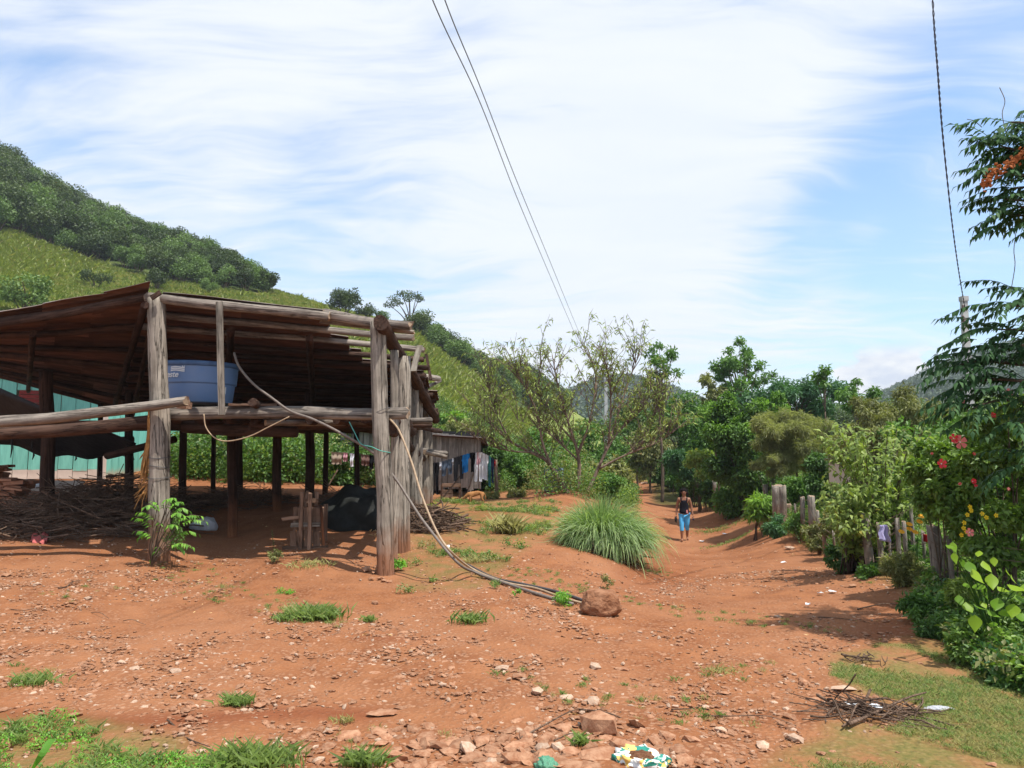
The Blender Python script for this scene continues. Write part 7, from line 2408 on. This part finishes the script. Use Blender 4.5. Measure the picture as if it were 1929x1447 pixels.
# ------------------------------------------------------------------ living things
def skinned(name, verts, edges, radii, mat, parent=None, world=None, sub=2, root=0):
    me = bpy.data.meshes.new(name)
    me.from_pydata([tuple(v) for v in verts], edges, [])
    o = bpy.data.objects.new(name, me)
    COL.objects.link(o)
    md = o.modifiers.new('skin', 'SKIN')
    sv = me.skin_vertices[0].data if me.skin_vertices else None
    if sv is None:
        me.skin_vertices.new() if hasattr(me.skin_vertices, 'new') else None
        bpy.context.view_layer.update()
        sv = me.skin_vertices[0].data
    for i, r in enumerate(radii):
        sv[i].radius = r if isinstance(r, tuple) else (r, r)
        sv[i].use_root = (i == root)
    md.use_smooth_shade = True
    sm = o.modifiers.new('sub', 'SUBSURF'); sm.levels = sub; sm.render_levels = sub
    dg = bpy.context.evaluated_depsgraph_get(); dg.update()
    res = bpy.data.meshes.new_from_object(o.evaluated_get(dg))
    bpy.data.objects.remove(o)
    res.materials.clear(); res.materials.append(MATS[mat])
    res.polygons.foreach_set('use_smooth', [True] * len(res.polygons))
    return link(bpy.data.objects.new(name, res), parent, world)


def ell(mb, c, r, mi=0, nu=12, nv=8, fn=None):
    vs = []; fs = []
    for j in range(nv + 1):
        th = math.pi * j / nv
        for i in range(nu):
            a = math.tau * i / nu
            p = Vector((r[0] * math.sin(th) * math.cos(a), r[1] * math.sin(th) * math.sin(a), r[2] * math.cos(th)))
            if fn: p = fn(p)
            vs.append(Vector(c) + p)
    for j in range(nv):
        for i in range(nu):
            fs.append((j * nu + i, (j + 1) * nu + i, (j + 1) * nu + (i + 1) % nu, j * nu + (i + 1) % nu))
    return mb.add(vs, fs, mi)


def local_build(mb, name, mat, parent, smooth=True):
    """mesh given in the parent's local frame"""
    return link(bpy.data.objects.new(name, mb.mesh(name, mat, smooth)), parent, WM[parent.name])


pf = gp(1290, 1019)
person = bpy.data.objects.new('person', None)
SCL = 97 * pf.y / FOC / 1.60
Wp = Matrix.Translation(pf) @ Matrix.Rotation(math.radians(-12), 4, 'Z') @ Matrix.Scale(SCL, 4)
link(person, None, Wp)
tag(person, 'woman walking down the lane in a black tank top and bright blue cropped leggings', 'person')
bv = [(0, 0, .88), (0, .005, 1.0), (0, 0, 1.12), (0, 0, 1.24), (0, 0, 1.325), (0, -.005, 1.39), (0, -.008, 1.47), (0, -.002, 1.545),       # 0-7 spine neck head
      (-.080, 0, .80), (-.082, -.08, .47), (-.082, -.085, .33), (-.082, -.09, .10), (-.082, -.10, .035), (-.088, -.225, .022),                      # 8-13 right leg (viewer left)
      (.080, .0, .80), (.080, .01, .48), (.080, .085, .35), (.080, .17, .13), (.090, .165, .07), (.098, .06, .022),                               # 14-19 left leg
      (-.155, .0, 1.27), (-.215, .03, 1.04), (-.235, -.01, .83), (-.238, -.025, .775),                                                               # 20-23 right arm
      (.155, .0, 1.27), (.215, .02, 1.04), (.245, -.04, .84), (.250, -.055, .785)]                                                                   # 24-27 left arm
be = [(0, 1), (1, 2), (2, 3), (3, 4), (4, 5), (5, 6), (6, 7), (0, 8), (8, 9), (9, 10), (10, 11), (11, 12), (12, 13), (0, 14), (14, 15), (15, 16), (16, 17), (17, 18), (18, 19),
      (3, 20), (20, 21), (21, 22), (22, 23), (3, 24), (24, 25), (25, 26), (26, 27)]
br = [(.135, .105), (.125, .09), (.115, .09), (.125, .09), (.05, .05), (.055, .06), (.078, .088), (.060, .066),
      (.088, .095), (.066, .066), (.060, .060), (.036, .036), (.040, .040), (.034, .020), (.088, .095), (.066, .066), (.060, .060), (.036, .036), (.038, .038), (.034, .020),
      (.058, .055), (.044, .044), (.030, .030), (.030, .020), (.058, .055), (.044, .044), (.030, .030), (.030, .020)]
skinned('body', bv, be, br, 'skin_brown', person, Wp)
tv = [(0, 0, .80), (0, 0, .90), (0, .005, 1.0), (0, 0, 1.12), (0, -.005, 1.20), (0, -.002, 1.245)]
skinned('tank_top', tv, [(i, i + 1) for i in range(5)], [(.165, .135), (.162, .130), (.145, .108), (.136, .108), (.140, .112), (.115, .085)], 'shirt_black', person, Wp)
mb = MB()
for s in (-1, 1):
    mb.tube(spline([(s * .085, -.085, 1.22), (s * .09, -.055, 1.30), (s * .09, .0, 1.325), (s * .09, .06, 1.28), (s * .08, .085, 1.22)], 4), .018, 6)
local_build(mb, 'strap', 'shirt_black', person)
lv = [(0, 0, .90), (-.075, 0, .79), (-.080, -.05, .62), (-.082, -.08, .47), (-.082, -.087, .33), (-.082, -.088, .30), (.075, 0, .79), (.080, .005, .62), (.080, .01, .48), (.080, .085, .35), (.080, .095, .32)]
skinned('leggings', lv, [(0, 1), (1, 2), (2, 3), (3, 4), (4, 5), (0, 6), (6, 7), (7, 8), (8, 9), (9, 10)], [(.150, .12), (.100, .112), (.090, .094), (.070, .072), (.064, .064), (.066, .066), (.100, .112), (.090, .094), (.070, .072), (.064, .064), (.066, .066)], 'leggings_blue', person, Wp)
mb = MB()
ell(mb, (0, .022, 1.515), (.096, .096, .092))
for s in (-1, 1):
    for k in range(5):
        mb.tube(spline([(s * (.05 + .008 * k), .03, 1.57), (s * (.088 + .004 * k), .02 + .01 * k, 1.46), (s * (.10 + .006 * k), .03, 1.36), (s * (.105 - .004 * k), .02 - .012 * k, 1.26)], 4), [.032, .032, .03, .03, .028, .028, .026, .025, .024, .022, .02, .016, .008], 6)
mb.tube(spline([(0, .08, 1.54), (0, .10, 1.42), (0, .10, 1.28)], 4), [.06, .06, .058, .055, .052, .048, .04, .03, .015], 8)
local_build(mb, 'hair', 'hair_black', person)
mb = MB(); mb.add([(-.011, -.092, 1.462), (.011, -.092, 1.462), (.014, -.088, 1.452), (0, -.108, 1.452), (-.014, -.088, 1.452), (0, -.090, 1.492)], [(0, 3, 5), (3, 1, 5), (0, 4, 3), (3, 2, 1)]); local_build(mb, 'nose', 'skin_brown', person)
for s in (-1, 1):
    mb = MB(); ell(mb, (s * .031, -.082, 1.488), (.013, .008, .007)); local_build(mb, 'eye', 'hair_black', person)
    mb = MB(); ell(mb, (s * .080, .0, 1.475), (.010, .016, .024)); local_build(mb, 'ear', 'skin_brown', person)
mb = MB(); ell(mb, (0, -.090, 1.428), (.024, .008, .007)); local_build(mb, 'mouth', 'cloth_brown', person)
mb = MB()
for x, z, w in ((.078, .93, .022), (.085, .905, .026), (.075, .88, .022), (.092, .865, .018)):
    y = -.128
    mb.add([(x - w, y, z - w * .8), (x + w, y + .012, z - w), (x + w * .8, y + .012, z + w), (x - w * .6, y, z + w * .7)], [(0, 1, 2, 3)])
local_build(mb, 'shirt_print', 'print_pink', person)
for s, hx, hy in ((-1, -.240, -.035), (1, .252, -.065)):
    mb = MB(); ell(mb, (hx, hy, .745), (.018, .036, .045))
    for k in range(4):
        y = hy - .026 + .018 * k; L_ = (.060, .070, .066, .052)[k]
        mb.tube([(hx, y, .715), (hx - s * .006, y, .715 - L_ * .5), (hx - s * .022, y, .715 - L_ * .9), (hx - s * .034, y, .715 - L_ * .80)], [.0095, .009, .008, .006], 6)
    mb.tube([(hx - s * .008, hy - .03, .76), (hx - s * .02, hy - .058, .735), (hx - s * .03, hy - .055, .705)], [.011, .010, .007], 6)
    local_build(mb, 'hand', 'skin_brown', person)


def held(name, label, cat, fn, mat, off):
    mb = MB(); fn(mb)
    o = bpy.data.objects.new(name, mb.mesh(name, mat, True)); link(o, None, Wp @ Matrix.Translation(off)); return tag(o, label, cat)


def sandal(mb):
    ell(mb, (0, -.01, -.02), (.022, .045, .10)); ell(mb, (-.03, .01, .0), (.018, .04, .09)); mb.tube(spline([(0, -.05, .05), (-.03, -.07, .0), (-.01, -.05, -.06)], 3), .009, 5)


held('sandals', 'pair of dark sandals carried in the hand of the walking woman', 'sandals', sandal, 'cloth_darkgrey', (-.245, -.04, .66))
held('dark_purse', 'small dark blue purse held low by the walking woman', 'purse', lambda mb: (ell(mb, (.0, 0, 0), (.030, .05, .028)), mb.tube(spline([(0, -.04, .0), (.01, -.02, .06), (0, .02, .0)], 3), .005, 5)), 'cloth_navy', (.262, -.075, .66))

# dog ------------------------------------------------------------------
df = gp(897, 950)
dog = bpy.data.objects.new('dog', None)
Wd_ = Matrix.Translation(df) @ Matrix.Rotation(math.radians(8), 4, 'Z') @ Matrix.Scale(43 * df.y / FOC / .66, 4)
link(dog, None, Wd_)
tag(dog, 'thin tan dog sniffing the ground by the washing line', 'dog')
dv_ = [(0, 0, .30), (-.09, 0, .285), (-.17, 0, .285), (-.23, 0, .29), (-.29, 0, .235), (-.335, 0, .19), (-.39, 0, .145), (.08, 0, .325), (.16, 0, .315), (.20, 0, .305),
       (-.17, -.05, .22), (-.175, -.055, .12), (-.165, -.055, .03), (-.19, -.055, .012),
       (-.16, .05, .22), (-.13, .055, .12), (-.15, .055, .03), (-.17, .055, .012),
       (.17, -.05, .25), (.145, -.06, .17), (.205, -.06, .10), (.185, -.06, .02), (.16, -.06, .010),
       (.17, .05, .25), (.165, .06, .17), (.235, .06, .10), (.225, .06, .02), (.20, .06, .010),
       (.245, 0, .27), (.275, 0, .19), (.27, 0, .12)]
de = [(0, 1), (1, 2), (2, 3), (3, 4), (4, 5), (5, 6), (0, 7), (7, 8), (8, 9), (2, 10), (10, 11), (11, 12), (12, 13), (2, 14), (14, 15), (15, 16), (16, 17), (8, 18), (18, 19), (19, 20), (20, 21), (21, 22), (8, 23), (23, 24), (24, 25), (25, 26), (26, 27), (9, 28), (28, 29), (29, 30)]
dr_ = [(.060, .078), (.070, .092), (.068, .088), (.048, .055), (.045, .05), (.042, .042), (.020, .020), (.052, .056), (.058, .062), (.045, .045),
       .040, .022, .017, .018, .040, .022, .017, .018, .055, .036, .020, .016, .018, .055, .036, .020, .016, .018, .016, .013, .008]
skinned('body', dv_, de, dr_, 'dog_tan', dog, Wd_)
for s in (-1, 1):
    mb = MB(); mb.add([(-.30, s * .03, .265), (-.33, s * .035, .25), (-.300, s * .065, .205), (-.295, s * .055, .215)], [(0, 1, 2), (0, 2, 3), (0, 3, 1), (1, 3, 2)]); local_build(mb, 'ear', 'dog_tan', dog)
    mb = MB(); ell(mb, (-.352, s * .030, .205), (.008, .006, .008)); local_build(mb, 'eye', 'dark_nose', dog)
mb = MB(); ell(mb, (-.412, 0, .138), (.012, .012, .011)); local_build(mb, 'nose', 'dark_nose', dog)

# ------------------------------------------------------------------ thin air haze over the valley
m, t, out = new_mat('air')
v = t.n('ShaderNodeVolumePrincipled')
v.inputs['Color'].default_value = (0.80, 0.88, 1.0, 1)
v.inputs['Density'].default_value = 0.00032
t.link(v.outputs[0], out.inputs['Volume'])
MATS['air'] = m
mb = MB()
gv = np.empty(len(bpy.data.meshes['ground'].vertices) * 3, dtype=np.float32); bpy.data.meshes['ground'].vertices.foreach_get('co', gv)
zlo, zhi = float(gv[2::3].min()) - 1.0, float(gv[2::3].max()) + 14.0
print('haze', zlo, zhi)
mb.box((0, 480, (zlo + zhi) / 2), (2600, 1000, zhi - zlo))
o = mb.build('haze', 'air')
tag(o, 'thin bluish haze softening the far hills', 'haze', kind='stuff')
